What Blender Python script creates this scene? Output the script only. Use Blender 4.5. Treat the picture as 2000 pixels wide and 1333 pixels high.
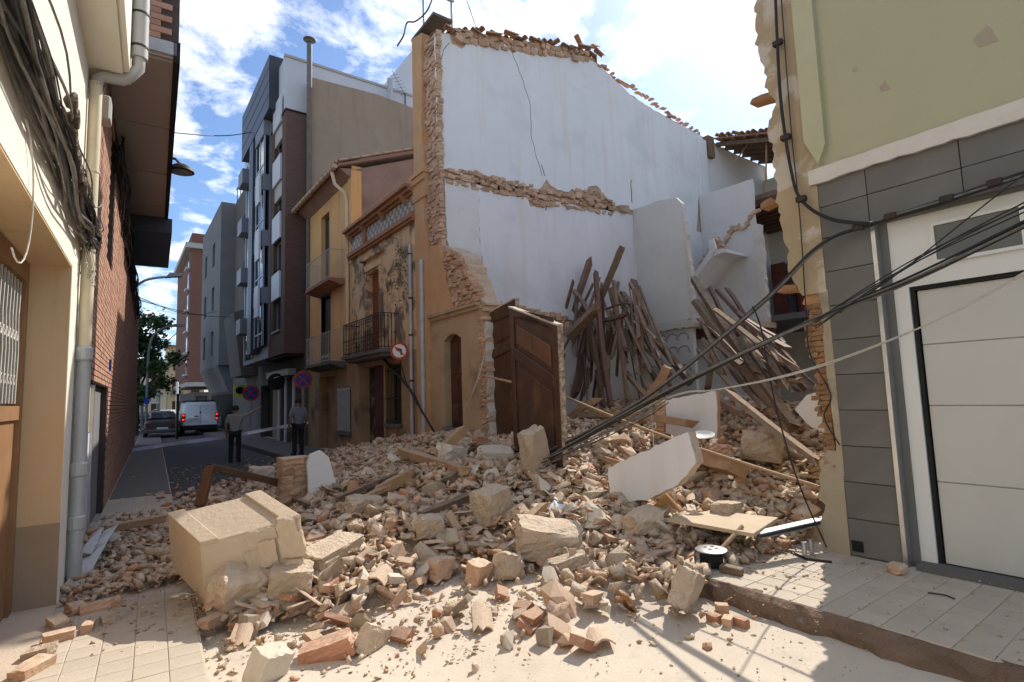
import bpy, bmesh, math, random
import numpy as np
from mathutils import Vector, Matrix, noise as mnoise
for o in list(bpy.data.objects): bpy.data.objects.remove(o)
scene = bpy.context.scene
COL = scene.collection
rnd = random.Random(7)
# ------------------------------------------------------------ camera
# world: +Y runs along the street away from the camera, +X into the collapsed plot, +Z up, metres
FPX, YAW, PITCH, ROLL, EYE = 1060.0, 36.0, 5.6, 1.9, 1.8
_a, _p, _r = (math.radians(v) for v in (YAW, PITCH, ROLL))
CF = np.array([math.sin(_a)*math.cos(_p), math.cos(_a)*math.cos(_p), math.sin(_p)])
_R0 = np.array([math.cos(_a), -math.sin(_a), 0.0]); _U0 = np.cross(_R0, CF)
CR = _R0*math.cos(_r) - _U0*math.sin(_r); CU = _R0*math.sin(_r) + _U0*math.cos(_r)
camd = bpy.data.cameras.new('camera'); cam = bpy.data.objects.new('camera', camd); COL.objects.link(cam)
camd.sensor_width = 36.0; camd.lens = 36.0*FPX/2000.0; camd.clip_start = 0.05; camd.clip_end = 2000
mw = Matrix.Identity(4)
for i in range(3):
    mw[i][0] = CR[i]; mw[i][1] = CU[i]; mw[i][2] = -CF[i]
mw[2][3] = EYE
cam.matrix_world = mw
scene.camera = cam
scene.cycles.max_bounces = 6; scene.cycles.diffuse_bounces = 4; scene.cycles.glossy_bounces = 2
scene.render.resolution_x = 1024; scene.render.resolution_y = 682
# ------------------------------------------------------------ sky, sun, exposure
SUN_AZ, SUN_EL = math.radians(67.5), math.radians(43.0)     # azimuth from +Y towards +X
world = bpy.data.worlds.new('World'); scene.world = world; world.use_nodes = True
wn, wl = world.node_tree.nodes, world.node_tree.links
wn.clear()
w_out = wn.new('ShaderNodeOutputWorld'); w_bg = wn.new('ShaderNodeBackground'); w_sky = wn.new('ShaderNodeTexSky')
w_sky.sky_type = 'NISHITA'; w_sky.sun_disc = False; w_sky.sun_elevation = SUN_EL; w_sky.sun_rotation = SUN_AZ
w_sky.air_density = 1.0; w_sky.dust_density = 0.7; w_sky.ozone_density = 6.0
w_bg.inputs['Strength'].default_value = 0.10
def wnode(t, **k):
    n = wn.new(t)
    for a, b in k.items(): setattr(n, a, b)
    return n
tc = wnode('ShaderNodeTexCoord'); sp = wnode('ShaderNodeSeparateXYZ'); wl.new(tc.outputs['Generated'], sp.inputs[0])
zz = wnode('ShaderNodeMath', operation='ADD'); wl.new(sp.outputs[2], zz.inputs[0]); zz.inputs[1].default_value = 0.22
zm = wnode('ShaderNodeMath', operation='MAXIMUM'); wl.new(zz.outputs[0], zm.inputs[0]); zm.inputs[1].default_value = 0.05
dx = wnode('ShaderNodeMath', operation='DIVIDE'); wl.new(sp.outputs[0], dx.inputs[0]); wl.new(zm.outputs[0], dx.inputs[1])
dy = wnode('ShaderNodeMath', operation='DIVIDE'); wl.new(sp.outputs[1], dy.inputs[0]); wl.new(zm.outputs[0], dy.inputs[1])
cb = wnode('ShaderNodeCombineXYZ'); wl.new(dx.outputs[0], cb.inputs[0]); wl.new(dy.outputs[0], cb.inputs[1])
n1 = wnode('ShaderNodeTexNoise'); n1.inputs['Scale'].default_value = 5.5; n1.inputs['Detail'].default_value = 6; n1.inputs['Roughness'].default_value = .62; n1.inputs['Distortion'].default_value = .25
n2 = wnode('ShaderNodeTexNoise'); n2.inputs['Scale'].default_value = 1.3; n2.inputs['Detail'].default_value = 3
wl.new(cb.outputs[0], n1.inputs['Vector']); wl.new(cb.outputs[0], n2.inputs['Vector'])
ad = wnode('ShaderNodeMath', operation='MULTIPLY_ADD'); wl.new(n2.outputs['Fac'], ad.inputs[0]); ad.inputs[1].default_value = .55; wl.new(n1.outputs['Fac'], ad.inputs[2])
rp = wnode('ShaderNodeValToRGB'); rp.color_ramp.elements[0].position = .75; rp.color_ramp.elements[0].color = (0, 0, 0, 1)
rp.color_ramp.elements[1].position = .93; rp.color_ramp.elements[1].color = (1, 1, 1, 1)
wl.new(ad.outputs[0], rp.inputs[0])
mx = wnode('ShaderNodeMix', data_type='RGBA'); wl.new(rp.outputs[0], mx.inputs[0]); wl.new(w_sky.outputs[0], mx.inputs[6])
# cloud brightness follows the sky around it, so clouds near the sun are brighter
cl = wnode('ShaderNodeMix', data_type='RGBA'); cl.inputs[0].default_value = .75; cl.inputs[7].default_value = (10.0, 9.9, 9.8, 1); wl.new(w_sky.outputs[0], cl.inputs[6])
wl.new(cl.outputs[2], mx.inputs[7])
wl.new(mx.outputs[2], w_bg.inputs['Color']); wl.new(w_bg.outputs[0], w_out.inputs['Surface'])
sund = bpy.data.lights.new('sun', 'SUN'); sund.energy = 3.0; sund.angle = math.radians(.53); sund.color = (1.0, .93, .82)
sun = bpy.data.objects.new('sun', sund); COL.objects.link(sun)
SD = Vector((math.sin(SUN_AZ)*math.cos(SUN_EL), math.cos(SUN_AZ)*math.cos(SUN_EL), math.sin(SUN_EL)))
sun.rotation_euler = SD.to_track_quat('Z', 'Y').to_euler(); sun.location = SD*60
vs = scene.view_settings; vs.view_transform = 'Standard'; vs.look = 'None'; vs.exposure = 0.9; vs.gamma = 1; vs.use_curve_mapping = False

# ------------------------------------------------------------ measuring: a direction of view crossed with a real plane of the place
def P(x, y, axis, val):
    d = CF + CR*(x-1000)/FPX - CU*(y-666.5)/FPX
    o = np.array([0, 0, EYE]); t = (val-o[axis])/d[axis]
    return Vector(o+t*d)
def PX(x, y, X): return P(x, y, 0, X)
def PY(x, y, Y): return P(x, y, 1, Y)
def PZ(x, y, Z): return P(x, y, 2, Z)

# ------------------------------------------------------------ materials
MATS = {}
def mat(name, col, col2=None, scale=3.0, rough=.85, bump=.15, bscale=None, metal=0, spec=.3, detail=6, contrast=.25,
        stain=None, sscale=.8, samt=.5, sthr=(.52, .68), dust=None, damt=.6, pattern=None, random_col=0, trans=0, streak=None, attr=False):
    if name in MATS: return MATS[name]
    m = bpy.data.materials.new(name); m.use_nodes = True; MATS[name] = m
    N, L = m.node_tree.nodes, m.node_tree.links
    b = N['Principled BSDF']; b.inputs['Roughness'].default_value = rough; b.inputs['Metallic'].default_value = metal
    b.inputs['Specular IOR Level'].default_value = spec
    t = N.new('ShaderNodeTexCoord'); vec = t.outputs['Object']
    def mixc(fac, a, c, mode='MIX'):
        x = N.new('ShaderNodeMix'); x.data_type = 'RGBA'; x.blend_type = mode
        for s, v in ((0, fac), (6, a), (7, c)):
            if isinstance(v, (int, float)): x.inputs[s].default_value = v
            elif isinstance(v, tuple): x.inputs[s].default_value = (*v[:3], 1)
            else: L.new(v, x.inputs[s])
        return x.outputs[2]
    def noise(sc, det=4, ro=.6, v=None, dist=0):
        n = N.new('ShaderNodeTexNoise'); n.inputs['Scale'].default_value = sc; n.inputs['Detail'].default_value = det
        n.inputs['Roughness'].default_value = ro; n.inputs['Distortion'].default_value = dist; L.new(v or vec, n.inputs['Vector']); return n.outputs['Fac']
    def ramp(f, p0, p1):
        r = N.new('ShaderNodeMapRange'); r.inputs[1].default_value = p0; r.inputs[2].default_value = p1; L.new(f, r.inputs[0]); return r.outputs[0]
    col2 = col2 or tuple(c*.7 for c in col)
    nf = noise(scale, min(detail, 4))
    c = mixc(ramp(nf, .5-contrast, .5+contrast), col2, col)
    hgt = None
    if pattern:                                         # pattern: (kind, plane, width, height, mortar colour, mortar size)
        kind, plane, bw, bh, mc, ms = pattern
        s = N.new('ShaderNodeSeparateXYZ'); L.new(vec, s.inputs[0]); k = N.new('ShaderNodeCombineXYZ')
        L.new(s.outputs[{'x': 1, 'y': 0, 'z': 0}[plane]], k.inputs[0]); L.new(s.outputs[{'x': 2, 'y': 2, 'z': 1}[plane]], k.inputs[1])
        br = N.new('ShaderNodeTexBrick'); L.new(k.outputs[0], br.inputs['Vector'])
        br.inputs['Scale'].default_value = 1; br.inputs['Brick Width'].default_value = bw; br.inputs['Row Height'].default_value = bh
        br.inputs['Mortar Size'].default_value = ms; br.inputs['Mortar Smooth'].default_value = .1
        if kind == 'grid': br.offset = 0
        br.inputs['Color1'].default_value = (*col, 1); br.inputs['Color2'].default_value = (*col2, 1); br.inputs['Mortar'].default_value = (*mc, 1)
        c = mixc(.35, br.outputs['Color'], mixc(br.outputs['Fac'], c, mc)); hgt = br.outputs['Fac']
    if attr:
        a = N.new('ShaderNodeAttribute'); a.attribute_name = 'tint'
        c = mixc(1.0, c, a.outputs['Color'], 'MULTIPLY')
    if random_col:
        oi = N.new('ShaderNodeObjectInfo'); hs = N.new('ShaderNodeHueSaturation')
        v = N.new('ShaderNodeMapRange'); v.inputs[3].default_value = 1-random_col; v.inputs[4].default_value = 1+random_col; L.new(oi.outputs['Random'], v.inputs[0])
        L.new(v.outputs[0], hs.inputs['Value']); L.new(c, hs.inputs['Color']); c = hs.outputs[0]
    if stain:
        c = mixc(mixf(N, L, ramp(noise(sscale, 6, .65, dist=.4), *sthr), samt), c, stain)
    if streak:
        mp = N.new('ShaderNodeMapping'); mp.inputs['Scale'].default_value = (2.2, 2.2, .16); L.new(vec, mp.inputs['Vector'])
        c = mixc(mixf(N, L, ramp(noise(1.6, 5, .6, v=mp.outputs[0]), .52, .74), streak[1]), c, streak[0])
    if dust:
        g = N.new('ShaderNodeNewGeometry'); s = N.new('ShaderNodeSeparateXYZ'); L.new(g.outputs['Normal'], s.inputs[0])
        up = ramp(s.outputs[2], .1, .75); x = N.new('ShaderNodeMath'); x.operation = 'MULTIPLY'; L.new(up, x.inputs[0]); L.new(ramp(noise(9, 5), .25, .6), x.inputs[1])
        c = mixc(mixf(N, L, x.outputs[0], damt), c, dust)
    L.new(c, b.inputs['Base Color'])
    if bump:
        bp = N.new('ShaderNodeBump'); bp.inputs['Strength'].default_value = min(1, bump*2); bp.inputs['Distance'].default_value = .02 if bump < .4 else .05
        h = noise(bscale or scale*6, 4, .65)
        if hgt is not None:
            x = N.new('ShaderNodeMath'); x.operation = 'MULTIPLY_ADD'; L.new(hgt, x.inputs[0]); x.inputs[1].default_value = -.8; L.new(h, x.inputs[2]); h = x.outputs[0]
        L.new(h, bp.inputs['Height']); L.new(bp.outputs[0], b.inputs['Normal'])
    return m
def mixf(N, L, f, amt):
    x = N.new('ShaderNodeMath'); x.operation = 'MULTIPLY'; L.new(f, x.inputs[0]); x.inputs[1].default_value = amt; return x.outputs[0]
def emis(name, col, s):
    m = bpy.data.materials.new(name); m.use_nodes = True; b = m.node_tree.nodes['Principled BSDF']
    b.inputs['Base Color'].default_value = (*col, 1); b.inputs['Emission Color'].default_value = (*col, 1); b.inputs['Emission Strength'].default_value = s
    return m
DUST = (.52, .42, .31)
m_road = mat('road_asphalt', (.075, .075, .08), (.05, .05, .055), 6, .85, .12, 60)
m_ground = mat('ground', (.3, .26, .2), rough=.95)
m_dustroad = mat('dusty_road', (.58, .495, .395), (.47, .395, .305), 1.4, .95, .22, 26, contrast=.3, stain=(.38, .32, .25), sscale=2.2, samt=.5)
m_tile = mat('pavement_tile', (.52, .45, .36), (.44, .375, .295), 2.5, .9, .12, 30, random_col=.06)
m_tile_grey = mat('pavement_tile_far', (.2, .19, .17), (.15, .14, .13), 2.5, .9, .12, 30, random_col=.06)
m_kerb = mat('kerb_earth', (.25, .17, .115), (.15, .1, .07), 4, .95, .5, 18)
m_white = mat('white_plaster', (.76, .765, .775), (.70, .705, .72), .9, .9, .1, 14, stain=(.60, .605, .625), sscale=.6, samt=.65, streak=((.62, .55, .46), .5))
m_white_old = mat('white_plaster_mouldy', (.74, .74, .73), (.66, .66, .64), 1.2, .9, .15, 14, stain=(.5, .47, .3), sscale=1.1, samt=.6)
m_inner = mat('cream_plaster', (.68, .655, .62), (.6, .58, .55), 1.0, .9, .1, 14, stain=(.5, .48, .46), sscale=.7, samt=.4)
m_masonry = mat('rubble_masonry', (.58, .44, .32), (.47, .34, .235), 4, .95, .8, 9, stain=(.62, .52, .4), sscale=3, samt=.6)
m_stone = mat('wall_stone', (.60, .42, .29), (.49, .31, .205), 7, .95, .3, 22, random_col=.2)
m_orange = mat('orange_render', (.60, .36, .185), (.50, .285, .14), 1.6, .9, .2, 16, stain=(.5, .4, .3), sscale=1.5, samt=.5)
m_ochre = mat('ochre_render', (.78, .45, .185), (.68, .38, .15), 1.1, .9, .15, 16, stain=(.42, .28, .15), sscale=.6, samt=.35, streak=((.33, .22, .12), .5))
m_ochre_old = mat('mouldy_ochre_render', (.70, .52, .32), (.60, .41, .22), 1.2, .9, .2, 14, stain=(.15, .115, .085), sscale=1.4, samt=.88, sthr=(.48, .56), streak=((.25, .16, .09), .5))
m_ochre_dark = mat('dirty_ochre_render', (.44, .31, .18), (.28, .19, .115), 1.6, .92, .2, 14, stain=(.1, .075, .055), sscale=.9, samt=.75, streak=((.5, .3, .13), .55))
m_trim = mat('terracotta_trim', (.42, .22, .12), (.3, .15, .08), 3, .85, .2)
m_redrender = mat('reddish_render', (.36, .25, .2), (.27, .18, .145), 1.8, .92, .2, stain=(.2, .13, .1), sscale=1.1, samt=.6)
m_beige = mat('beige_render', (.37, .29, .215), (.31, .24, .175), .7, .92, .12, 10, stain=(.2, .175, .155), sscale=.35, samt=.6, streak=((.17, .14, .115), .35))
m_brick_red = mat('left_brick', (.48, .28, .2), (.39, .215, .15), 9, .85, .15, 40, random_col=.15)
m_brick_red_s = mat('left_brick_mass', (.48, .28, .2), (.39, .215, .15), 9, .85, .15, 40, attr=True)
m_mortar = mat('dark_mortar', (.1, .075, .065), rough=.95)
m_brick_brown_x = mat('brown_brick_x', (.16, .092, .068), (.115, .066, .05), 6, .85, .1, pattern=('brick', 'x', .25, .065, (.11, .08, .065), .012))
m_brick_brown_y = mat('brown_brick_y', (.16, .092, .068), (.115, .066, .05), 6, .85, .1, pattern=('brick', 'y', .25, .065, (.11, .08, .065), .012))
m_brick_far_x = mat('tower_brick_x', (.21, .095, .065), (.165, .075, .052), 2, .88, .1, pattern=('brick', 'x', .3, .09, (.2, .12, .09), .012))
m_brick_far_y = mat('tower_brick_y', (.21, .095, .065), (.165, .075, .052), 2, .88, .1, pattern=('brick', 'y', .3, .09, (.2, .12, .09), .012))
m_conc = mat('grey_concrete', (.21, .21, .215), (.165, .165, .17), 1, .9, .1, 12, stain=(.2, .2, .2), sscale=.5, samt=.4)
m_conc_d = mat('dark_concrete', (.15, .14, .13), (.11, .105, .1), 1, .9, .1, 12)
m_panel_w = mat('light_panel', (.62, .64, .68), (.56, .58, .62), .8, .55, .03)
m_panel_g = mat('blue_grey_panel', (.22, .24, .28), (.18, .2, .235), 1, .45, .04)
m_navy = mat('navy_cladding', (.055, .06, .085), (.04, .045, .06), 1, .4, .04)
m_glass = mat('window_glass', (.04, .05, .06), (.03, .035, .04), 1, .06, 0, spec=.8)
m_dark = mat('dark_opening', (.02, .018, .016), (.012, .011, .01), 3, .9, .1)
m_frame = mat('grey_frame', (.35, .35, .35), (.28, .28, .28), 3, .5, .05)
m_cream = mat('cream_render', (.82, .78, .67), (.77, .72, .61), 1.2, .9, .1, 20, stain=(.62, .54, .4), sscale=.8, samt=.35)
m_reveal = mat('tan_render', (.66, .49, .30), (.60, .44, .265), 1.0, .88, .08, 20, streak=((.40, .27, .15), .5))
m_reveal_low = mat('brown_grey_plinth', (.40, .31, .22), (.35, .27, .19), 2.0, .88, .08, 20, streak=((.28, .2, .13), .4))
m_wood_door = mat('varnished_wood', (.33, .185, .095), (.23, .125, .06), 3, .55, .1, 10)
m_iron_w = mat('pale_iron', (.55, .53, .48), (.4, .37, .33), 12, .6, .1)
m_iron = mat('black_iron', (.025, .022, .022), (.05, .03, .02), 9, .6, .1)
m_zinc = mat('zinc_pipe', (.50, .52, .53), (.4, .42, .44), 5, .45, .06, metal=.25, stain=(.34, .34, .33), sscale=2, samt=.5)
m_pipe_cream = mat('painted_pipe', (.70, .62, .44), (.62, .53, .36), 3, .6, .05, stain=(.5, .38, .22), sscale=2, samt=.4)
m_pvc = mat('grey_pipe', (.46, .45, .42), (.38, .37, .35), 2, .55, .04)
m_cable = mat('black_cable', (.016, .016, .017), (.04, .038, .035), 30, .55, .05)
m_cable_g = mat('grey_cable', (.2, .185, .165), (.11, .1, .09), 20, .65, .05)
m_cable_w = mat('pale_cable', (.55, .52, .46), (.45, .42, .36), 20, .65, .05)
m_yellow = mat('green_yellow_render', (.43, .41, .265), (.39, .37, .24), .8, .9, .06, 24, streak=((.42, .38, .22), .3))
m_band = mat('white_band', (.66, .62, .56), (.58, .53, .46), 2, .9, .2, 18, stain=(.5, .4, .28), sscale=2.5, samt=.5)
m_strip = mat('old_tan_render', (.44, .34, .215), (.36, .27, .165), 1.5, .92, .25, 14, stain=(.56, .49, .40), sscale=1.4, samt=.85, sthr=(.5, .56))
m_strip_low = mat('old_mould_render', (.44, .375, .27), (.34, .285, .2), 2.2, .92, .25, 14, stain=(.15, .13, .1), sscale=1.3, samt=.7)
m_clad = mat('grey_cladding_tile', (.165, .155, .14), (.13, .122, .112), 1.6, .55, .05, 20, random_col=.07, stain=(.21, .2, .185), sscale=1.2, samt=.4)
m_grout = mat('cladding_grout', (.2, .19, .175), rough=.9)
m_garage = mat('garage_white', (.58, .56, .51), (.55, .53, .48), .8, .5, .02, 40, stain=(.47, .44, .39), sscale=.7, samt=.35)
m_gframe = mat('white_frame', (.74, .73, .69), (.70, .69, .65), 2, .5, .03)
m_rubber = mat('black_rubber', (.012, .012, .012), rough=.6, bump=.03)
m_alu = mat('aluminium', (.62, .62, .62), (.5, .5, .5), 8, .32, .04, metal=.85)
m_old_wood = mat('old_dusty_timber', (.30, .205, .135), (.16, .1, .066), 7, .9, .5, 30, dust=(.48, .38, .28), damt=.6, random_col=.2)
m_red_wood = mat('dark_red_timber', (.10, .05, .038), (.16, .09, .065), 5, .75, .25, 26, dust=(.38, .3, .23), damt=.35, random_col=.15)
m_pale_wood = mat('fresh_broken_timber', (.45, .29, .16), (.3, .18, .1), 5, .8, .3, 26, dust=(.5, .4, .29), damt=.5, random_col=.12)
m_door_brown = mat('brown_panelled_wood', (.10, .05, .026), (.06, .03, .016), 3.5, .5, .12, 14, stain=(.2, .1, .045), sscale=1.5, samt=.6)
m_door_warm = mat('warm_panel_wood', (.17, .078, .034), (.12, .055, .024), 3, .5, .1, 14)
m_paint_edge = mat('worn_white_paint', (.6, .55, .46), (.4, .31, .22), 9, .8, .2)
m_terra = mat('clay_tile', (.42, .25, .155), (.28, .165, .105), 6, .9, .3, 20, random_col=.22, dust=(.46, .37, .27), damt=.5)
m_plant = mat('leaf_green', (.055, .10, .03), (.035, .07, .02), 8, .6, .05, random_col=.2)
m_bark = mat('bark', (.12, .09, .065), (.07, .055, .04), 8, .95, .4)
m_skin = mat('skin', (.42, .24, .16), rough=.6, bump=.02)
m_shirt = mat('grey_shirt', (.34, .33, .33), (.29, .28, .28), 6, .9, .1)
m_shirt2 = mat('blue_grey_shirt', (.24, .26, .31), (.2, .22, .27), 6, .9, .1)
m_trouser = mat('dark_trousers', (.03, .03, .035), rough=.9, bump=.1)
m_hair = mat('dark_hair', (.04, .03, .025), rough=.8)
m_carw = mat('white_car_paint', (.68, .69, .71), (.66, .67, .69), 1, .25, 0, spec=.5)
m_card = mat('grey_car_paint', (.06, .055, .055), (.05, .047, .047), 1, .25, 0, spec=.5)
m_carb = mat('black_car_paint', (.015, .015, .018), (.015, .015, .018), 1, .2, 0, spec=.5)
m_tail = emis('lit_tail_lamp', (.9, .03, .01), 1.2)
m_redsign = mat('sign_red', (.50, .06, .03), (.42, .05, .025), 4, .5, .02)
m_whitesign = mat('sign_white', (.78, .77, .74), (.72, .7, .66), 4, .5, .02)
m_bluesign = mat('sign_blue', (.02, .05, .32), (.018, .045, .28), 4, .5, .02)
m_greensign = mat('sign_green', (.55, .75, .1), (.5, .7, .09), 4, .5, .02)
m_black = mat('black_paint', (.012, .012, .014), rough=.5, bump=.02)
m_tape = mat('barrier_tape', (.85, .85, .88), (.5, .54, .7), 1.2, .5, .0, contrast=.05)
m_plate = mat('number_plate', (.6, .6, .55), rough=.5, bump=0)

# ------------------------------------------------------------ mesh helpers
OFF = {}                                     # things whose local frame is only shifted: world -> local offset
class MB:
    def __init__(s): s.v = []; s.f = []
    def add(s, vs, fs):
        n = len(s.v); s.v += [tuple(v) for v in vs]; s.f += [tuple(i+n for i in f) for f in fs]; return s
    def box(s, x0, x1, y0, y1, z0, z1):
        return s.add([(x0,y0,z0),(x1,y0,z0),(x1,y1,z0),(x0,y1,z0),(x0,y0,z1),(x1,y0,z1),(x1,y1,z1),(x0,y1,z1)],
                     [(0,3,2,1),(4,5,6,7),(0,1,5,4),(1,2,6,5),(2,3,7,6),(3,0,4,7)])
    def bar(s, a, b, w, h, up=(0,0,1), taper=1.0):            # square-section beam from a to b
        a, b = Vector(a), Vector(b); d = (b-a).normalized(); u = Vector(up)
        if abs(d.dot(u)) > .98: u = Vector((1, 0, 0))
        r = d.cross(u).normalized(); u = r.cross(d).normalized(); vs = []
        for p, k in ((a, 1), (b, taper)):
            for sx, sy in ((-1,-1),(1,-1),(1,1),(-1,1)): vs.append(p+r*(sx*w*.5*k)+u*(sy*h*.5*k))
        return s.add(vs, [(0,1,2,3),(7,6,5,4),(0,4,5,1),(1,5,6,2),(2,6,7,3),(3,7,4,0)])
    def tube(s, pts, r, n=8, caps=True):
        pts = [Vector(p) for p in pts]; m = len(pts); rs = r if isinstance(r, (list, tuple)) else [r]*m
        base = len(s.v); prev = None
        for i, p in enumerate(pts):
            d = (pts[min(i+1, m-1)]-pts[max(i-1, 0)]).normalized()
            if prev is None:
                u = Vector((0,0,1)) if abs(d.z) < .9 else Vector((1,0,0)); a = d.cross(u).normalized()
            else:
                a = (prev-d*prev.dot(d)).normalized()
            prev = a; c = d.cross(a)
            for k in range(n):
                t = 2*math.pi*k/n; s.v.append(tuple(p+(a*math.cos(t)+c*math.sin(t))*rs[i]))
        for i in range(m-1):
            for k in range(n):
                s.f.append((base+i*n+k, base+i*n+(k+1)%n, base+(i+1)*n+(k+1)%n, base+(i+1)*n+k))
        if caps:
            s.f.append(tuple(base+k for k in reversed(range(n)))); s.f.append(tuple(base+(m-1)*n+k for k in range(n)))
        return s
    def prism(s, poly, axis, a, b):          # polygon in the two other axes (order x,y,z), extruded along axis
        n = len(poly); vs = []
        for d in (a, b):
            for u, w in poly: vs.append({0: (d,u,w), 1: (u,d,w), 2: (u,w,d)}[axis])
        s.add(vs, [tuple(range(n)), tuple(range(2*n-1, n-1, -1))]+[((i+1) % n, i, n+i, n+(i+1) % n) for i in range(n)]); return s
    def lathe(s, c, prof, axis=2, n=20):     # prof: (radius, height) pairs
        base = len(s.v); c = Vector(c)
        for r, h in prof:
            for k in range(n):
                t = 2*math.pi*k/n; q = [r*math.cos(t), r*math.sin(t), h]
                q = {2: q, 0: [q[2], q[0], q[1]], 1: [q[0], q[2], q[1]]}[axis]
                s.v.append(tuple(c+Vector(q)))
        for i in range(len(prof)-1):
            for k in range(n): s.f.append((base+i*n+k, base+i*n+(k+1)%n, base+(i+1)*n+(k+1)%n, base+(i+1)*n+k))
        s.f.append(tuple(base+k for k in range(n))); s.f.append(tuple(base+(len(prof)-1)*n+k for k in range(n)))
        return s
    def build(s, name, m, parent=None, bevel=0, smooth=False, local=False):
        me = bpy.data.meshes.new(name); vs = s.v
        o = bpy.data.objects.new(name, me); COL.objects.link(o)
        if parent is not None:
            o.parent = parent; off = OFF.get(parent.as_pointer()); OFF[o.as_pointer()] = off
            if off is not None and not local: vs = [(v[0]-off[0], v[1]-off[1], v[2]-off[2]) for v in vs]
        me.from_pydata(vs, [], s.f)
        bm = bmesh.new(); bm.from_mesh(me); bmesh.ops.recalc_face_normals(bm, faces=bm.faces)
        if bevel: bmesh.ops.bevel(bm, geom=bm.edges[:], offset=bevel, segments=1, affect='EDGES', clamp_overlap=True)
        bm.to_mesh(me); bm.free()
        if smooth:
            me.polygons.foreach_set('use_smooth', [True]*len(me.polygons))
            try: me.set_sharp_from_angle(angle=math.radians(40))
            except Exception: pass
        me.materials.append(m)
        return o
def tag(o, label=None, cat=None, group=None, kind=None):
    if label: o['label'] = label
    if cat: o['category'] = cat
    if group: o['group'] = group
    if kind: o['kind'] = kind
    return o
def thing(name, loc, label, cat, group=None, rotz=0):
    o = bpy.data.objects.new(name, None); COL.objects.link(o); o.location = loc; o.rotation_euler = (0, 0, rotz); o.empty_display_size = .2
    if rotz == 0: OFF[o.as_pointer()] = tuple(loc)
    else: OFF[o.as_pointer()] = None
    return tag(o, label, cat, group)
def single(name, mb, m, label, cat, group=None, bevel=0, smooth=False):
    c = np.array(mb.v); lo = c.min(0); hi = c.max(0); loc = ((lo[0]+hi[0])/2, (lo[1]+hi[1])/2, lo[2])
    mb.v = [(v[0]-loc[0], v[1]-loc[1], v[2]-loc[2]) for v in mb.v]
    o = mb.build(name, m, None, bevel, smooth); o.location = loc; OFF[o.as_pointer()] = loc
    return tag(o, label, cat, group)
def ragged(pts, step=.12, amp=.05, seed=0, closed=True):       # a broken outline through the given points
    r = random.Random(seed); out = []; n = len(pts)
    for i in range(n if closed else n-1):
        a, b = pts[i], pts[(i+1) % n]; k = (b[2] if len(b) > 2 else 1) if False else 1
        rough = a[2] if len(a) > 2 else 1
        L = math.hypot(b[0]-a[0], b[1]-a[1]); m = max(1, int(L/step)) if rough else 1
        nx, ny = -(b[1]-a[1])/(L+1e-9), (b[0]-a[0])/(L+1e-9)
        for j in range(m):
            t = (j+(r.uniform(-.3, .3) if j else 0))/m; e = r.uniform(-amp, amp)*rough if j else 0
            out.append((a[0]+(b[0]-a[0])*t+nx*e, a[1]+(b[1]-a[1])*t+ny*e))
    if not closed: out.append(tuple(pts[-1][:2]))
    return out
def holes_wall(mb, plane, d0, d1, u0, u1, v0, v1, holes):      # wall of boxes around rectangular openings; plane 'x': u=Y, plane 'y': u=X
    us = sorted({u0, u1, *[h[0] for h in holes], *[h[1] for h in holes]}); us = [u for u in us if u0 <= u <= u1]
    for i in range(len(us)-1):
        a, b = us[i], us[i+1]; mid = (a+b)/2
        cuts = sorted([(h[2], h[3]) for h in holes if h[0] < mid < h[1]]); z = v0
        for c0, c1 in cuts+[(v1, v1)]:
            if c0 > z+1e-6:
                if plane == 'x': mb.box(d0, d1, a, b, z, c0)
                else: mb.box(a, b, d0, d1, z, c0)
            z = max(z, c1)
    return mb
def copy_tree(o, parent=None):
    c = o.copy(); COL.objects.link(c); c.parent = parent
    for ch in list(o.children): copy_tree(ch, c)
    return c
# ============================================================ SETTING
XF = 5.75                                     # line of the right-hand facades
LROT = -math.atan(.0448)                      # the left-hand buildings stand 2.6 degrees off the street's line
LO = Vector((-.39, 6.53, 0))
def L2W(x, s, z=0): c, sn = math.cos(LROT), math.sin(LROT); return Vector((LO.x+x*c-s*sn, LO.y+x*sn+s*c, z))
def structure(name, mb, m, parent=None):
    o = mb.build(name, m, parent); tag(o, kind='structure'); return o
structure('ground', MB().box(-400, 400, -200, 700, -.6, -.03), m_ground)
# road: asphalt that the collapse has covered with pale dust around the heap
m = bpy.data.materials.new('road_with_dust'); m.use_nodes = True; N, L = m.node_tree.nodes, m.node_tree.links; b = N['Principled BSDF']; b.inputs['Roughness'].default_value = .92
tcn = N.new('ShaderNodeTexCoord'); spn = N.new('ShaderNodeSeparateXYZ'); L.new(tcn.outputs['Object'], spn.inputs[0])
def _noise(sc, d=6, r=.6):
    n = N.new('ShaderNodeTexNoise'); n.inputs['Scale'].default_value = sc; n.inputs['Detail'].default_value = d; n.inputs['Roughness'].default_value = r; L.new(tcn.outputs['Object'], n.inputs['Vector']); return n.outputs['Fac']
def _rng(f, a, b_, c=0., d=1.):
    r = N.new('ShaderNodeMapRange'); r.inputs[1].default_value = a; r.inputs[2].default_value = b_; r.inputs[3].default_value = c; r.inputs[4].default_value = d; L.new(f, r.inputs[0]); return r.outputs[0]
def _mix(f, a, c):
    x = N.new('ShaderNodeMix'); x.data_type = 'RGBA'
    for s_, v in ((0, f), (6, a), (7, c)):
        if isinstance(v, tuple): x.inputs[s_].default_value = (*v, 1)
        elif isinstance(v, float): x.inputs[s_].default_value = v
        else: L.new(v, x.inputs[s_])
    return x.outputs[2]
def _m2(op, a, c):
    x = N.new('ShaderNodeMath'); x.operation = op
    for i, v in ((0, a), (1, c)):
        if isinstance(v, (int, float)): x.inputs[i].default_value = v
        else: L.new(v, x.inputs[i])
    return x.outputs[0]
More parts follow.
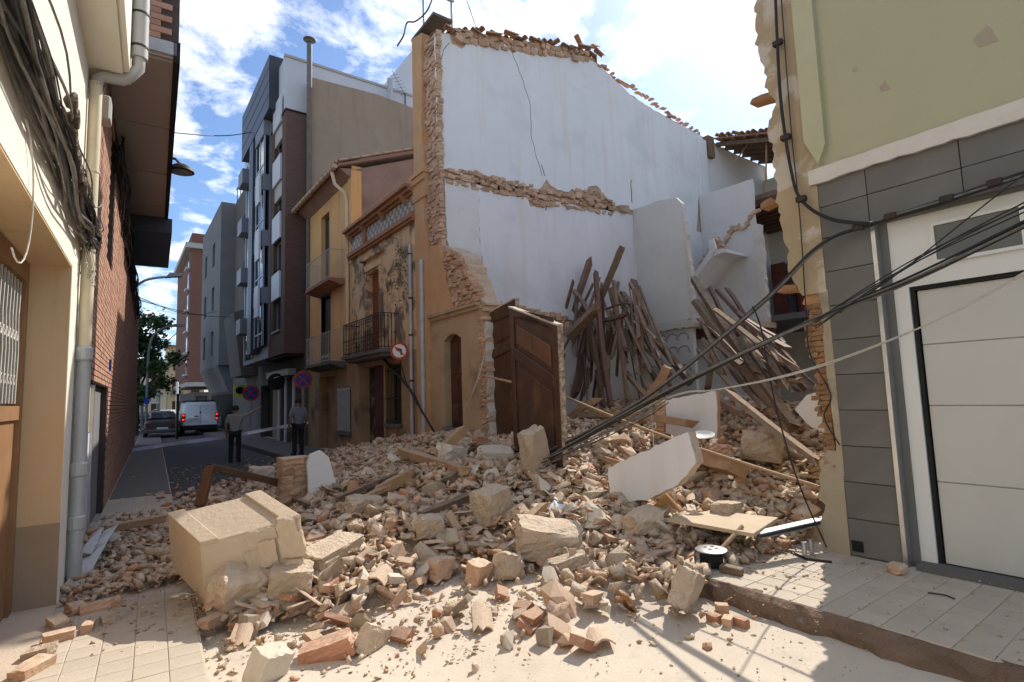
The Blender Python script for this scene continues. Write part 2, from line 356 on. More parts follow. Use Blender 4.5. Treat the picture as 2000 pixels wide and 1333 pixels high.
edge = _m2('ADD', _rng(spn.outputs[1], 9.0, 15.0, 1.25, -.12), _m2('MULTIPLY', _m2('SUBTRACT', _noise(1.6), .5), 1.1))
edge = _rng(edge, .25, .75)
dcol = _mix(_rng(_noise(1.1), .3, .7), (.53, .45, .355), (.62, .54, .44))
dcol = _mix(_m2('MULTIPLY', _rng(_noise(3.2, 8, .7), .54, .7), .6), dcol, (.43, .37, .30))
dcol = _mix(_m2('MULTIPLY', _rng(_noise(38, 3), .64, .72), .55), dcol, (.3, .24, .18))
dcol = _mix(_m2('MULTIPLY', _rng(_noise(.55, 5, .6), .5, .66), .55), dcol, (.41, .345, .27))
acol = _mix(_noise(5), (.055, .056, .062), (.085, .083, .085))
L.new(_mix(edge, acol, dcol), b.inputs['Base Color'])
bpn = N.new('ShaderNodeBump'); bpn.inputs['Strength'].default_value = .55; bpn.inputs['Distance'].default_value = .012; L.new(_noise(30, 8, .7), bpn.inputs['Height']); L.new(bpn.outputs[0], b.inputs['Normal'])
m_roadmix = m
mb = MB(); mb.box(-6, XF, -8, 110, -.03, 0); structure('road', mb, m_roadmix)
# right pavement: bed, individual tiles near the camera, torn-off kerb
KX = 4.18
mb = MB(); mb.box(KX+.05, XF+.4, -6, 60, .001, .142)
pav = structure('pavement_right', mb, m_dustroad)
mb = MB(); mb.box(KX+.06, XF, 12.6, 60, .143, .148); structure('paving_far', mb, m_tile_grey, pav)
def tile_mesh(w, l, h):
    q = MB(); q.box(-w/2, w/2, -l/2, l/2, 0, h); me = bpy.data.meshes.new('paving_tile'); me.from_pydata(q.v, [], q.f)
    bm = bmesh.new(); bm.from_mesh(me); bmesh.ops.recalc_face_normals(bm, faces=bm.faces); bmesh.ops.bevel(bm, geom=[e for e in bm.edges if all(v.co.z > h*.5 for v in e.verts)], offset=.004, segments=1, affect='EDGES'); bm.to_mesh(me); bm.free(); me.materials.append(m_tile); return me
tm = tile_mesh(.197, .197, .02)
for i in range(8):
    for j in range(36):
        y = -1.0+j*.2
        if y > 4.4 or y < -.2: continue
        o = bpy.data.objects.new('paving_tile', tm); COL.objects.link(o); o.parent = pav
        o.location = (KX+.15+i*.2, y, .128+rnd.uniform(0, .003)); o.rotation_euler = (rnd.uniform(-.006, .006), rnd.uniform(-.006, .006), rnd.uniform(-.01, .01))
r = random.Random(3); prof = []
q = MB(); ys = np.arange(-6, 4.6, .09); ring = []
for y in ys:
    a = r.uniform(-.035, .035); ring.append([(KX-.05+a*1.2, y, 0), (KX-.045+a+r.uniform(-.02, .02), y, .06), (KX-.01+a*.7+r.uniform(-.02, .02), y, .115), (KX+.03+a*.5, y, .147+r.uniform(-.012, .006)), (KX+.13, y, .147), (KX+.13, y, 0)])
for i, rg in enumerate(ring):
    q.v += rg
    if i:
        n0 = (i-1)*6
        for k in range(5): q.f.append((n0+k, n0+k+1, n0+7+k, n0+6+k))
structure('kerb', q, m_kerb, pav)
mb = MB(); mb.box(KX-.02, KX+.06, 12.4, 60, 0, .146); structure('kerb_stone', mb, m_conc_d, pav)
# left pavement
lp = MB().box(0, 1.02, -14, 70, .001, .062)
lpo = lp.build('pavement_left', m_dustroad, None); tag(lpo, kind='structure'); lpo.location = LO; lpo.rotation_euler = (0, 0, LROT)
for i in range(5):
    for j in range(-14, 32):
        o = bpy.data.objects.new('paving_tile', tm); COL.objects.link(o); o.parent = lpo
        o.location = (.11+i*.2, j*.2, .047+rnd.uniform(0, .003)); o.rotation_euler = (rnd.uniform(-.008, .008), rnd.uniform(-.008, .008), rnd.uniform(-.01, .01))
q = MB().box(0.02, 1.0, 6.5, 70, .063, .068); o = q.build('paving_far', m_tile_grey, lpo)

# ============================================================ helper for facades on the right
def facade_window(root, y0, y1, z0, z1, X=XF, depth=.22, frame=m_frame, pane=m_glass, bars=1, name='window', trans=1):
    q = MB(); w = .05
    q.box(X+depth-.05, X+depth, y0, y0+w, z0, z1); q.box(X+depth-.05, X+depth, y1-w, y1, z0, z1); q.box(X+depth-.05, X+depth, y0+w, y1-w, z0, z0+w); q.box(X+depth-.05, X+depth, y0+w, y1-w, z1-w, z1)
    for k in range(bars):
        y = y0+(y1-y0)*(k+1)/(bars+1); q.box(X+depth-.045, X+depth, y-.025, y+.025, z0+w, z1-w)
    f = q.build(name, frame, root)
    MB().box(X+depth-.02, X+depth+.02, y0+w, y1-w, z0+w, z1-w).build('pane', pane, f)
    return f
def rail(root, X0, X1, y0, y1, z0, z1, m, n, nside=3, curl=False, thick=.009):
    q = MB()
    for zz_ in (z1, z0+.06): q.bar((X0, y0, zz_), (X0, y1, zz_), .03, .02); q.bar((X0, y0, zz_), (X1, y0, zz_), .03, .02); q.bar((X0, y1, zz_), (X1, y1, zz_), .03, .02)
    if curl: q.bar((X0, y0, z1-.14), (X0, y1, z1-.14), .014, .014); q.bar((X0, y0, z0+.3), (X0, y1, z0+.3), .014, .014)
    ra = q.build('railing', m, root)
    def baluster(x, y):
        b_ = MB(); b_.tube([(x, y, z0), (x, y, z1)], thick, 5)
        if curl:
            b_.lathe((x, y, z0+.42), [(.004, -.05), (.022, 0), (.004, .05)], 2, 6)
            pts = [(x, y+.045*math.cos(t)*(1-t/9), z1-.08+.05*math.sin(t)*(1-t/9)) for t in np.linspace(0, 6.5, 12)]
            b_.tube(pts, .006, 4)
            pts = [(x, y-.04*math.cos(t)*(1-t/9), z0+.18+.045*math.sin(t)*(1-t/9)) for t in np.linspace(0, 6.5, 12)]
            b_.tube(pts, .006, 4)
        b_.build('baluster', m, ra)
    for i in range(n): baluster(X0, y0+(y1-y0)*(i/(n-1)))
    for i in range(1, nside+1):
        for yy in (y0, y1): baluster(X0+(X1-X0)*i/(nside+1), yy)
    return ra

# ---- mouldy ochre house with the tiled frieze
t = thing('tiled_frieze_house', (XF, 11.7, 0), 'low mouldy ochre house with tiled frieze and black iron balcony', 'house')
Y0, Y1 = 11.12, 16.2
holes = [(14.0, 14.95, 3.05, 5.4), (13.82, 15.6, 0, 2.72), (12.7, 13.6, 1.15, 2.66)]
q = holes_wall(MB(), 'x', XF, XF+.4, 11.7, Y1, 2.95, 6.1, holes); q.build('wall', m_ochre_old, t)
q = holes_wall(MB(), 'x', XF-.002, XF+.4, 11.7, Y1, 0, 2.95, holes); q.build('ground_floor_wall', m_ochre_dark, t)
MB().box(XF+.38, 14.2, 11.7, Y1-.02, 0, 6.0).build('rear_mass', m_beige, t)
# cornice and tiled frieze
q = MB()
for (d, z0, z1) in ((.10, 6.1, 6.16), (.15, 6.16, 6.27), (.06, 6.27, 6.34), (.10, 6.76, 6.82), (.2, 6.82, 6.9), (.30, 6.9, 6.98)): q.box(XF-d, XF+.4, 11.72, Y1+.08, z0, z1)
co = q.build('cornice', m_trim, t)
MB().box(XF-.02, XF+.4, 11.72, Y1+.05, 6.34, 6.76).build('frieze', m_ochre_dark, t)
m_tw = mat('glazed_tile_white', (.40, .36, .26), (.33, .29, .2), 20, .4, .05, random_col=.12); m_td = mat('glazed_tile_dark', (.15, .13, .085), (.22, .14, .07), 20, .4, .05, random_col=.2)
tq = MB().box(-.02, 0, -.064, .064, -.064, .064); tms = []
for mm in (m_tw, m_td):
    me = bpy.data.meshes.new('frieze_tile'); me.from_pydata(tq.v, [], tq.f); me.materials.append(mm); tms.append(me)
for j in range(33):
    y = 11.85+j*.13
    if abs(y-15.0) < .1: continue
    for k in range(3):
        o = bpy.data.objects.new('frieze_tile', tms[(j+k) % 2 if k != 1 else (0 if j % 2 else 1)]); COL.objects.link(o); o.parent = t; o.location = (XF-.022-XF, y-11.7, 6.42+k*.132)
MB().box(XF-.1, XF, 14.9, 15.1, 6.34, 6.76).build('bracket', m_trim, t)
for y in (12.2, 13.6, 15.0, 16.1): MB().prism([(XF-.22, 6.82), (XF-.05, 6.82), (XF-.05, 6.6)], 1, y-.07, y+.07).build('bracket', m_trim, t)
# balcony
q = MB(); q.prism([(5.22, 12.75), (5.75, 12.45), (5.75, 15.95), (5.22, 15.65)], 2, 2.95, 3.04); q.prism([(5.3, 12.85), (5.75, 12.6), (5.75, 15.8), (5.3, 15.55)], 2, 2.85, 2.95)
bal = q.build('balcony_slab', m_conc_d, t)
rail(t, 5.27, 5.74, 12.8, 15.6, 3.04, 3.95, m_iron, 22, 4, curl=True, thick=.011)
# balcony door with red roller blind
q = MB(); q.box(XF+.16, XF+.2, 14.0, 14.95, 3.05, 5.4); dr = q.build('balcony_door', mat('red_blind', (.30, .085, .035), (.2, .055, .022), 3, .7, .1), t)
for k in range(24): MB().box(XF+.135, XF+.165, 14.08, 14.87, 3.1+k*.095, 3.18+k*.095).build('slat', MATS['red_blind'], dr)
q = MB(); q.box(XF-.05, XF, 13.85, 14.0, 3.05, 5.45); q.box(XF-.05, XF, 14.95, 15.1, 3.05, 5.45); q.box(XF-.07, XF, 13.8, 15.15, 5.45, 5.62); q.box(XF-.12, XF, 13.7, 15.25, 5.78, 5.86); q.build('door_surround', m_ochre_old, t)
# relief medallion beside the door
q = MB()
for k in range(28):
    a = 2*math.pi*k/28; q.lathe((XF-.01, 13.35+.15*math.cos(a), 4.85+.3*math.sin(a)), [(.001, -.03), (.03, 0), (.001, .03)], 0, 6)
q.lathe((XF, 13.35, 4.9), [(.1, -.03), (.06, -.05), (.005, -.055)], 0, 12)
q.build('relief_medallion', m_ochre_old, t)
# entrance: dark porch wall, dark red door leaf
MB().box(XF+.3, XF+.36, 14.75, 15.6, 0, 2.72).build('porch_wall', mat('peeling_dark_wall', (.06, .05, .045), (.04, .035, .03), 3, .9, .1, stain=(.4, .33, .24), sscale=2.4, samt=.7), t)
q = MB(); q.box(XF+.12, XF+.17, 13.84, 14.75, 0, 2.7)
ld = q.build('door', mat('dark_red_door', (.10, .025, .018), (.07, .018, .014), 3, .6, .1), t)
for z0, z1 in ((.15, .9), (1.0, 1.75), (1.85, 2.55)): MB().box(XF+.1, XF+.12, 13.98, 14.6, z0, z1).build('panel', MATS['dark_red_door'], ld)
# barred window
wf = facade_window(t, 12.7, 13.6, 1.15, 2.66, depth=.25, frame=m_dark, bars=1)
gr = MB().box(XF-.04, XF-.015, 12.66, 13.64, 1.78, 1.82).box(XF-.04, XF-.015, 12.66, 13.64, 1.2, 1.24).box(XF-.04, XF-.015, 12.66, 13.64, 2.5, 2.54).build('window_grille', m_iron, t)
for k in range(11): MB().tube([(XF-.028, 12.7+k*.09, 1.15), (XF-.028, 12.7+k*.09, 2.7)], .009, 5).build('bar', m_iron, gr)
MB().box(XF-.08, XF+.1, 12.62, 13.68, 1.07, 1.15).build('window_sill', m_conc_d, t)
# pipes on the front
MB().tube([(XF-.07, 11.95, 5.55), (XF-.07, 11.97, .2)], .045, 10).build('downpipe', m_zinc, t, smooth=True)
for z in (5.3, 4.2, 3.3, 2.2): MB().lathe((XF-.07, 11.96, z), [(.055, -.02), (.055, .02)], 2, 10).build('pipe_clip', m_iron, t)
# plant growing from the wall
q = MB(); r = random.Random(5)
for k in range(150):
    c = Vector((XF-.12-r.random()*.25, 12.1+r.gauss(0, .12)+(.35*r.random() if r.random() < .3 else 0), 4.95+r.gauss(0, .45))); a = r.random()*6.28; u = Vector((r.uniform(-1, 1), r.uniform(-1, 1), r.uniform(-1, 1))).normalized(); w = u.orthogonal().normalized()
    s_ = r.uniform(.025, .055); q.add([c-u*s_, c+w*s_*.5, c+u*s_, c-w*s_*.5], [(0, 1, 2, 3)])
pl = thing('wall_plant', (XF, 12.1, 4.4),  'small straggly green plant growing from the wall beside the grey downpipe', 'plant'); tag(q.build('leaves', m_plant, pl), kind='stuff')
q = MB()
for k in range(6): q.tube([(XF-.08, 12.05, 4.4+k*.12), (XF-.2, 12.15+.1*r.uniform(-1, 1), 4.7+k*.15), (XF-.25, 12.3+.3*r.uniform(-1, 1), 5.0+k*.14)], .003, 4)
q.build('stem', m_bark, pl)

# ---- plain ochre house with gutter
t = thing('gutter_house', (XF, 16.2, 0), 'tall plain ochre house with clay gutter and two small iron balconies', 'house')
Y0, Y1 = 16.2, 21.0
holes = [(18.45, 19.4, 5.75, 8.35), (18.3, 19.35, 3.1, 5.6), (17.95, 19.6, 0, 2.6), (16.35, 17.5, .8, 2.2)]
q = holes_wall(MB(), 'x', XF, XF+.35, Y0, Y1, 2.9, 9.15, holes); q.build('wall', m_ochre, t)
q = holes_wall(MB(), 'x', XF-.002, XF+.35, Y0, Y1, 0, 2.9, holes); q.build('ground_floor_wall', m_ochre_dark, t)
sl = (9.87-9.05)/(7.86-5.8)
q = MB(); q.prism([(XF+.001, 5.9), (13, 5.9), (13, 9.05+sl*4.5), (10.3, 9.05+sl*4.5), (XF+.001, 9.0)], 1, Y0-.004, Y0+.3); q.build('side_wall', m_redrender, t)
q = MB(); q.box(XF-.03, XF+.3, Y0-.03, Y0+.28, 6.0, 9.0); q.build('corner_strip', m_ochre, t)
MB().box(XF+.34, 12, Y0+.3, Y1, 0, 8.9).build('rear_mass', m_dark, t)
# soffit, roof and gutter
q = MB(); q.prism([(5.35, 8.98), (5.75, 8.75), (5.78, 9.05)], 1, Y0, Y1+.1); q.prism([(5.3, 9.0), (10.4, 9.0+sl*5.1), (10.4, 9.08+sl*5.1), (5.3, 9.08)], 1, Y0-.12, Y1+.1); roof = q.build('roof', m_redrender, t)
def clay_tile(length=.42, r0=.085, r1=.068, n=7):
    q = MB(); vs = []
    for y, rr in ((0, r0), (length, r1)):
        for th, dr in ((0, 0), (1, -.016)):
            for k in range(n):
                a = math.pi*k/(n-1); vs.append(((rr+dr)*math.cos(a), y, (rr+dr)*math.sin(a)))
    f = []
    for k in range(n-1):
        f += [(k, k+1, 2*n+k+1, 2*n+k), (n+k+1, n+k, 3*n+k, 3*n+k+1), (k+1, k, n+k, n+k+1), (2*n+k, 2*n+k+1, 3*n+k+1, 3*n+k)]
    for k in (0, n-1): f.append((k, 2*n+k, 3*n+k, n+k))
    q.add(vs, f); me = bpy.data.meshes.new('roof_tile'); me.from_pydata(q.v, [], q.f)
    bm = bmesh.new(); bm.from_mesh(me); bmesh.ops.recalc_face_normals(bm, faces=bm.faces); bm.to_mesh(me); bm.free(); me.materials.append(m_terra); return me
ctile = clay_tile()
tilt = math.atan(sl)
for j in range(24):                              # eave row
    y = Y0+.02+j*.21
    for k in range(2):
        o = bpy.data.objects.new('roof_tile', ctile); COL.objects.link(o); o.parent = roof
        o.location = (5.24+k*.36-XF, y-Y0, 9.09+k*.36*sl); o.rotation_euler = (0, -tilt, -math.pi/2)
        o.rotation_euler = Matrix.Rotation(-tilt, 3, 'Y').to_4x4().to_euler(); o.matrix_local = Matrix.Translation(o.location) @ Matrix.Rotation(-tilt, 4, 'Y') @ Matrix.Rotation(-math.pi/2, 4, 'Z')
for k in range(14):                              # verge row towards the lower house
    o = bpy.data.objects.new('roof_tile', ctile); COL.objects.link(o); o.parent = roof
    o.matrix_local = Matrix.Translation((5.3+k*.36-XF, -.12, 9.12+k*.36*sl)) @ Matrix.Rotation(-tilt, 4, 'Y') @ Matrix.Rotation(-math.pi/2, 4, 'Z')
q = MB(); q.tube([(5.2, Y0-.1, 8.98), (5.2, Y1+.1, 9.02)], .075, 10); gut = q.build('gutter', mat('clay_gutter', (.5, .4, .28), (.4, .28, .18), 4, .8, .2), t, smooth=True)
for j in range(12): MB().lathe((5.2, Y0+.1+j*.42, 8.98), [(.088, -.02), (.088, .02)], 1, 10).build('gutter_clip', m_trim, gut)
MB().tube([(5.22, 16.5, 8.95), (5.3, 16.48, 8.55), (5.62, 16.46, 8.3), (5.68, 16.45, 8.0), (5.68, 16.44, 2.9)], .055, 10).build('downpipe', m_pipe_cream, t, smooth=True)
for (z0, z1, ztop) in ((5.52, 5.66, 6.6), (2.85, 3.0, 3.95)):
    q = MB(); q.prism([(5.25, z1), (5.25, z1-.08), (5.6, z0-.05), (5.75, z0-.05), (5.75, z1)], 1, 16.9 if z0 > 5 else 16.7, 19.6); q.build('balcony_slab', m_trim if z0 > 5 else m_conc_d, t)
    rail(t, 5.3, 5.74, 16.95 if z0 > 5 else 16.75, 19.55, z1, ztop, m_iron_w if z0 > 5 else m_iron_w, 18, 3, thick=.008)
q = MB()
for j in range(9):
    for sgn in (1, -1): q.tube([(5.29, 16.95+j*.3+sgn*.11*math.cos(t_)*(1-t_/8), 3.17+.1*math.sin(t_)*(1-t_/8)) for t_ in np.linspace(0, 5.5, 10)], .008, 4)
q.build('iron_scrollwork', m_iron_w, t)
facade_window(t, 18.45, 19.4, 5.75, 8.35, depth=.2, frame=m_conc_d, name='balcony_door')
q = MB().box(XF+.14, XF+.18, 18.3, 19.35, 3.1, 5.4); bd = q.build('balcony_door', m_dark, t)
for k in range(20): MB().box(XF+.11, XF+.14, 18.36, 19.3, 3.15+k*.11, 3.24+k*.11).build('slat', m_door_brown, bd)
MB().box(XF-.1, XF+.12, 18.2, 19.45, 5.42, 5.56).build('lintel', m_conc, t)
MB().box(XF+.28, XF+.33, 17.95, 19.6, 0, 2.6).build('closed_entrance', m_ochre_dark, t)
wf = facade_window(t, 16.35, 17.5, .8, 2.2, depth=.2, frame=m_conc_d)
gr = MB().box(XF-.05, XF-.02, 16.33, 17.52, .86, .9).box(XF-.05, XF-.02, 16.33, 17.52, 2.1, 2.14).build('window_grille', m_zinc, t)
for k in range(11): MB().box(XF-.045, XF-.02, 16.39+k*.105, 16.42+k*.105, .82, 2.18).build('bar', m_zinc, gr)
MB().box(XF-.08, XF+.1, 16.28, 17.57, .72, .8).build('window_sill', m_conc_d, t)

# ---- tall beige blank wall behind
t = thing('beige_block', (8, 21.05, 0), 'tall block showing a blank beige rendered wall above the ochre roofs', 'building')
q = MB(); q.prism([(5.8, 0), (14, 0), (14, 14.6), (10.5, 14.62), (8.6, 14.75), (5.9, 14.62), (5.8, 14.55)], 1, 21.03, 21.4); q.build('blank_wall', m_beige, t)
MB().box(5.82, 14, 21.4, 27, 0, 14.4).build('rear_mass', m_beige, t)
MB().tube([(5.72, 20.86, 3.2), (5.72, 20.86, 14.0)], .1, 12).build('flue_pipe', mat('weathered_flue', (.2, .165, .14), (.13, .1, .08), 4, .7, .1), t, smooth=True)
MB().tube([(5.72, 20.86, 11.9), (5.72, 20.86, 14.1)], .075, 10).build('rusty_flue', mat('rusted_steel', (.14, .075, .05), (.09, .05, .035), 8, .7, .2), t)
MB().tube([(5.72, 20.86, 14.0), (5.72, 20.86, 15.9)], .105, 12).lathe((5.72, 20.86, 15.95), [(.11, 0), (.13, .06), (.24, .08), (.24, .11), (.05, .17)], 2, 14).build('flue_cowl', mat('dark_cowl', (.12, .12, .12), (.2, .19, .18), 6, .5, .1), t)
MB().tube([(9.25, 21.2, 14.6), (9.25, 21.2, 15.75)], .12, 10).build('vent_pipe', m_zinc, t)
ant = MB().tube([(10.1, 21.5, 14.2), (10.1, 21.5, 15.5)], .025, 6)
ant.tube([(10.0, 21.3, 15.3), (9.1, 20.6, 15.75)], .012, 5)
for k in range(7): ant.tube([(9.95-k*.12-.12, 21.27-k*.095+.15, 15.32+k*.06), (9.95-k*.12+.12, 21.27-k*.095-.15, 15.32+k*.06)], .008, 4)
single('roof_aerial', ant, m_iron, 'thin television aerial on the roof edge of the beige block', 'aerial')

# ---- modern building with brown brick end wall
t = thing('modern_block', (5.0, 21.2, 0), 'modern block with brown brick end wall, bay windows and dark navy top', 'building')
q = MB(); q.box(4.93, 5.76, 21.17, 21.5, 3.6, 13.05); q.build('brick_end_wall', m_brick_brown_y, t)
MB().box(4.9, 5.8, 21.14, 24.6, 13.05, 13.12).build('coping', m_dark, t)
wins = []
q = MB(); hs = []
for k in range(4):
    z = 4.55+k*2.35
    hs.append((21.75, 23.05, z, z+1.25))
q = holes_wall(MB(), 'x', 4.93, 5.25, 21.5, 23.6, 3.6, 13.05, hs); q.build('brick_front', m_brick_brown_x, t)
for k, h in enumerate(hs):
    f = facade_window(t, h[0], h[1], h[2], h[3], X=4.93, depth=.2, frame=m_frame, bars=1)
    MB().box(4.86, 4.93, h[0], h[1], h[3], h[3]+1.1).build('light_panel', m_panel_w, t)
    if k in (2, 3): MB().box(4.95, 5.05, h[0], h[1], h[2]+.62, h[3]).build('roller_blind', m_pvc, t)
    MB().box(4.86, 4.95, h[0], h[1], h[2]-.06, h[2]).build('window_sill', m_frame, t)
# glazed bay strip
for k in range(4):
    z = 4.1+k*2.4
    bay = MB().box(4.62, 4.93, 23.65, 25.4, z+1.75, z+2.42).build('spandrel_panel', m_panel_g, t)
    fr = MB(); fr.box(4.66, 4.72, 23.7, 23.76, z, z+1.75); fr.box(4.66, 4.72, 25.3, 25.36, z, z+1.75); fr.box(4.66, 4.72, 24.5, 24.55, z, z+1.75); fr.box(4.66, 4.72, 23.76, 25.3, z+.5, z+.55)
    w_ = fr.build('window', m_panel_w, t); MB().box(4.68, 4.7, 23.7, 25.36, z, z+1.75).build('pane', m_glass, w_)
    if k < 3: MB().box(4.5, 4.58, 23.75, 24.55, z+1.2, z+2.5).build('light_panel', m_panel_w, t)
    MB().box(4.45, 4.93, 27.4, 28.5, z+.9, z+1.6).build('balcony_box', m_panel_g, t)
    f2 = MB(); f2.box(4.8, 4.86, 26.6, 26.66, z-.3, z+2.1); f2.box(4.8, 4.86, 28.4, 28.46, z-.3, z+2.1); w_ = f2.build('window', m_panel_w, t); MB().box(4.84, 4.86, 26.66, 28.4, z-.3, z+2.1).build('pane', m_glass, w_)
MB().box(4.88, 6, 23.6, 29, 3.6, 13.6).build('core_wall', m_panel_g, t)
MB().box(4.55, 4.9, 25.45, 26.3, 3.9, 13.5).build('dark_shaft', m_navy, t)
q = MB(); q.box(4.6, 6.2, 22.6, 28.6, 13.7, 16.0); nv = q.build('navy_top', m_navy, t)
for k in range(1, 4): MB().box(4.595, 4.6, 22.6, 28.6, 13.7+k*.58, 13.73+k*.58).build('panel_joint', m_dark, nv)
q = MB(); q.box(4.98, 13.5, 21.6, 30, 13.13, 15.5); q.build('white_penthouse', m_panel_w, t)
MB().box(4.96, 13.6, 21.55, 21.75, 15.5, 15.6).build('penthouse_coping', m_pvc, t)
MB().prism([(10.25, 14.6), (14, 14.6), (14, 21), (11.4, 19.1), (10.25, 17.2)], 1, 22.9, 30).build('white_gable', m_panel_w, t)
# ground floor below the bays
q = holes_wall(MB(), 'x', XF-.1, XF+.3, 21.0, 29.5, 0, 3.6, [(21.3, 22.3, 0, 2.5), (22.8, 23.6, .0, 2.7), (24.0, 24.7, 0, 2.7), (25.2, 28.8, 0, 2.6)]); q.build('ground_floor_wall', m_conc_d, t)
MB().box(XF+.25, XF+.3, 21.1, 29.4, 0, 3.4).build('shopfront_back', m_dark, t)
MB().box(5.0, XF-.1, 21.2, 24.5, 3.48, 3.6).build('bay_soffit', m_dark, t)
for y in (22.45, 23.7, 24.85): MB().box(XF-.16, XF-.1, y, y+.22, 0, 2.8).build('pilaster', m_panel_w, t)
MB().box(XF-.4, XF-.1, 22.3, 26.2, 2.85, 3.1).build('awning_box', m_pvc, t)

# ---- grey blocks further down
t = thing('grey_block', (XF, 30, 0), 'grey concrete apartment block with dark windows left of the modern block', 'building')
hs = [(32.6, 34.6, z, z+1.7) for z in (5.4, 8.4, 11.2)]
q = holes_wall(MB(), 'x', XF, XF+.3, 30, 37.5, 0, 14.6, hs); q.build('wall', m_conc_d, t)
for h in hs: facade_window(t, *h, depth=.25, frame=m_dark, bars=1)
MB().box(XF+.3, 14, 30, 37.5, 0, 14.4).build('rear_mass', m_conc_d, t)
q = MB()
for y in np.arange(30, 37.6, 1.2): q.box(XF, XF+.04, y, y+.05, 14.6, 15.5)
q.box(XF, XF+.05, 30, 37.5, 15.45, 15.5); q.build('roof_railing', m_iron, t)
q = MB(); q.prism([(5.0, 3.2), (5.75, 3.2), (5.75, 6.8), (4.6, 6.4)], 1, 30.2, 33.4); q.build('slanted_canopy', m_conc_d, t)
t = thing('pale_block', (XF, 38, 0), 'pale grey block with stepped overhang beside the red brick tower', 'building')
hs = [(40.2+4*i, 41.4+4*i, z, z+1.6) for i in (0, 1) for z in (5.0, 8.0, 11.0)]
q = holes_wall(MB(), 'x', 4.95, XF+.3, 37.7, 47, 4.2, 14.6, hs); q.build('wall', m_conc, t)
for h in hs: facade_window(t, *h, X=4.95, depth=.25, frame=m_dark, bars=1)
MB().prism([(4.95, 4.2), (XF+.3, 4.2), (XF+.3, 2.2), (5.6, 2.6)], 1, 38.2, 47).build('overhang', m_conc, t)
MB().box(XF+.3, 14, 37.7, 47, 0, 14.2).build('rear_mass', m_conc, t)
MB().box(XF, XF+.3, 37.7, 47, 0, 2.4).build('shopfront', m_dark, t)
MB().box(5.5, XF, 42, 46.8, .3, .9).build('shop_base', m_panel_w, t)

# ---- red brick tower at the street's end
t = thing('brick_tower', (6.5, 60, 0), 'slim red brick tower block at the far end of the street', 'building')
MB().box(5.35, 12, 60, 75, 3.9, 17.0).build('brick_wall', m_brick_far_y, t)
MB().box(4.85, 12.2, 59.7, 75, 17.0, 17.5).build('roof_slab', m_pvc, t)
MB().box(5.4, 12, 60.2, 75, 17.5, 18.6).build('parapet', m_brick_far_y, t)
MB().box(5.2, 12.1, 59.8, 75, 3.55, 3.95).build('white_belt', m_pvc, t)
MB().box(5.9, 12, 60.4, 75, 0, 3.0).build('ground_floor', m_conc_d, t)
for k in range(6):
    MB().box(5.0, 5.34, 60.6, 62.2, 4.6+k*2.1, 4.75+k*2.1).build('balcony_slab', m_panel_w, t)
    f = MB().box(5.27, 5.35, 60.8, 62.0, 4.75+k*2.1, 6.3+k*2.1).build('window', m_frame, t); MB().box(5.26, 5.27, 60.9, 61.9, 4.85+k*2.1, 6.2+k*2.1).build('pane', m_glass, f)
for y0 in (6.1, 7.6): 
    f = MB().box(y0, y0+.9, 60.33, 60.4, .9, 2.6).build('window', m_dark, t); MB().box(y0+.08, y0+.82, 60.3, 60.33, 1, 2.5).build('pane', m_glass, f)

# ---- sunlit cream houses closing the street
for i, (x0, x1, zt, mm, lab) in enumerate(((-9, -2.2, 8.5, (.62, .52, .36), 'cream house behind the tree at the street end, farthest left'), (-2.15, 5.2, 7.2, (.66, .57, .42), 'sunlit cream house with brown shutters straight ahead at the street end'), (5.25, 9.5, 9.6, (.6, .49, .3), 'sunlit yellowish house beside the brick tower at the street end'))):
    t = thing('end_house', (x0, 85, 0), lab, 'house', 'houses closing the street')
    mmm = mat('end_house_%d' % i, mm, tuple(c*.9 for c in mm), .6, .9, .05)
    hs = []
    n = 2 if x1-x0 < 5 else 3
    for k in range(n):
        xc = x0+(x1-x0)*(k+.5)/n; hs += [(xc-.5, xc+.5, .02, 2.4), (xc-.5, xc+.5, 3.3, 5.6)]
        if zt > 8: hs.append((xc-.5, xc+.5, 6.4, 8.0))
    q = holes_wall(MB(), 'y', 85, 85.4, x0, x1, 0, zt, hs); q.build('wall', mmm, t)
    for h in hs:
        d = MB().box(h[0], h[1], 85.2, 85.3, h[2], h[3]).build('shutter', m_door_brown, t)
        if 3 < h[2] < 4:
            MB().box(h[0]-.25, h[1]+.25, 84.5, 85, h[2]-.12, h[2]).build('balcony_slab', m_conc, t)
            q = MB()
            for z in (h[2]+.05, h[2]+.9): q.box(h[0]-.25, h[1]+.25, 84.5, 84.53, z, z+.04)
            for k in range(12): q.box(h[0]-.25+k*.135, h[0]-.23+k*.135, 84.5, 84.52, h[2], h[2]+.9)
            q.build('railing', m_iron, t)
    MB().box(x0-.1, x1+.02, 84.7, 92, zt, zt+.25).build('roof', m_trim, t)
    MB().box(x0+.05, x1-.05, 85.4, 92, 0, zt-.01).build('rear_mass', mmm, t)
# ============================================================ COLLAPSED HOUSE: what still stands
YW = 10.6                                       # face of the white party wall
ch = thing('collapsed_house', (XF, YW, 0), 'remains of the collapsed house: tall white party wall, broken partitions and stair', 'house')
def W(pts, Y=YW): return [(v.x, v.z) for v in (PY(*p, Y) for p in pts)]
# core of the party wall
top = W([(852, 66), (900, 62), (1000, 76), (1085, 88), (1160, 112), (1168, 122), (1232, 184), (1300, 226), (1370, 264), (1384, 272), (1440, 302)], YW)
top[0] = (XF+.06, top[0][1])
core = [(XF+.06, 0)]+[(20.35, 0), (20.35, top[-1][1])]+ragged(list(reversed(top)), .22, .035, 3, False)
MB().prism(core, 1, YW+.035, YW+.45).build('party_wall', m_masonry, ch)
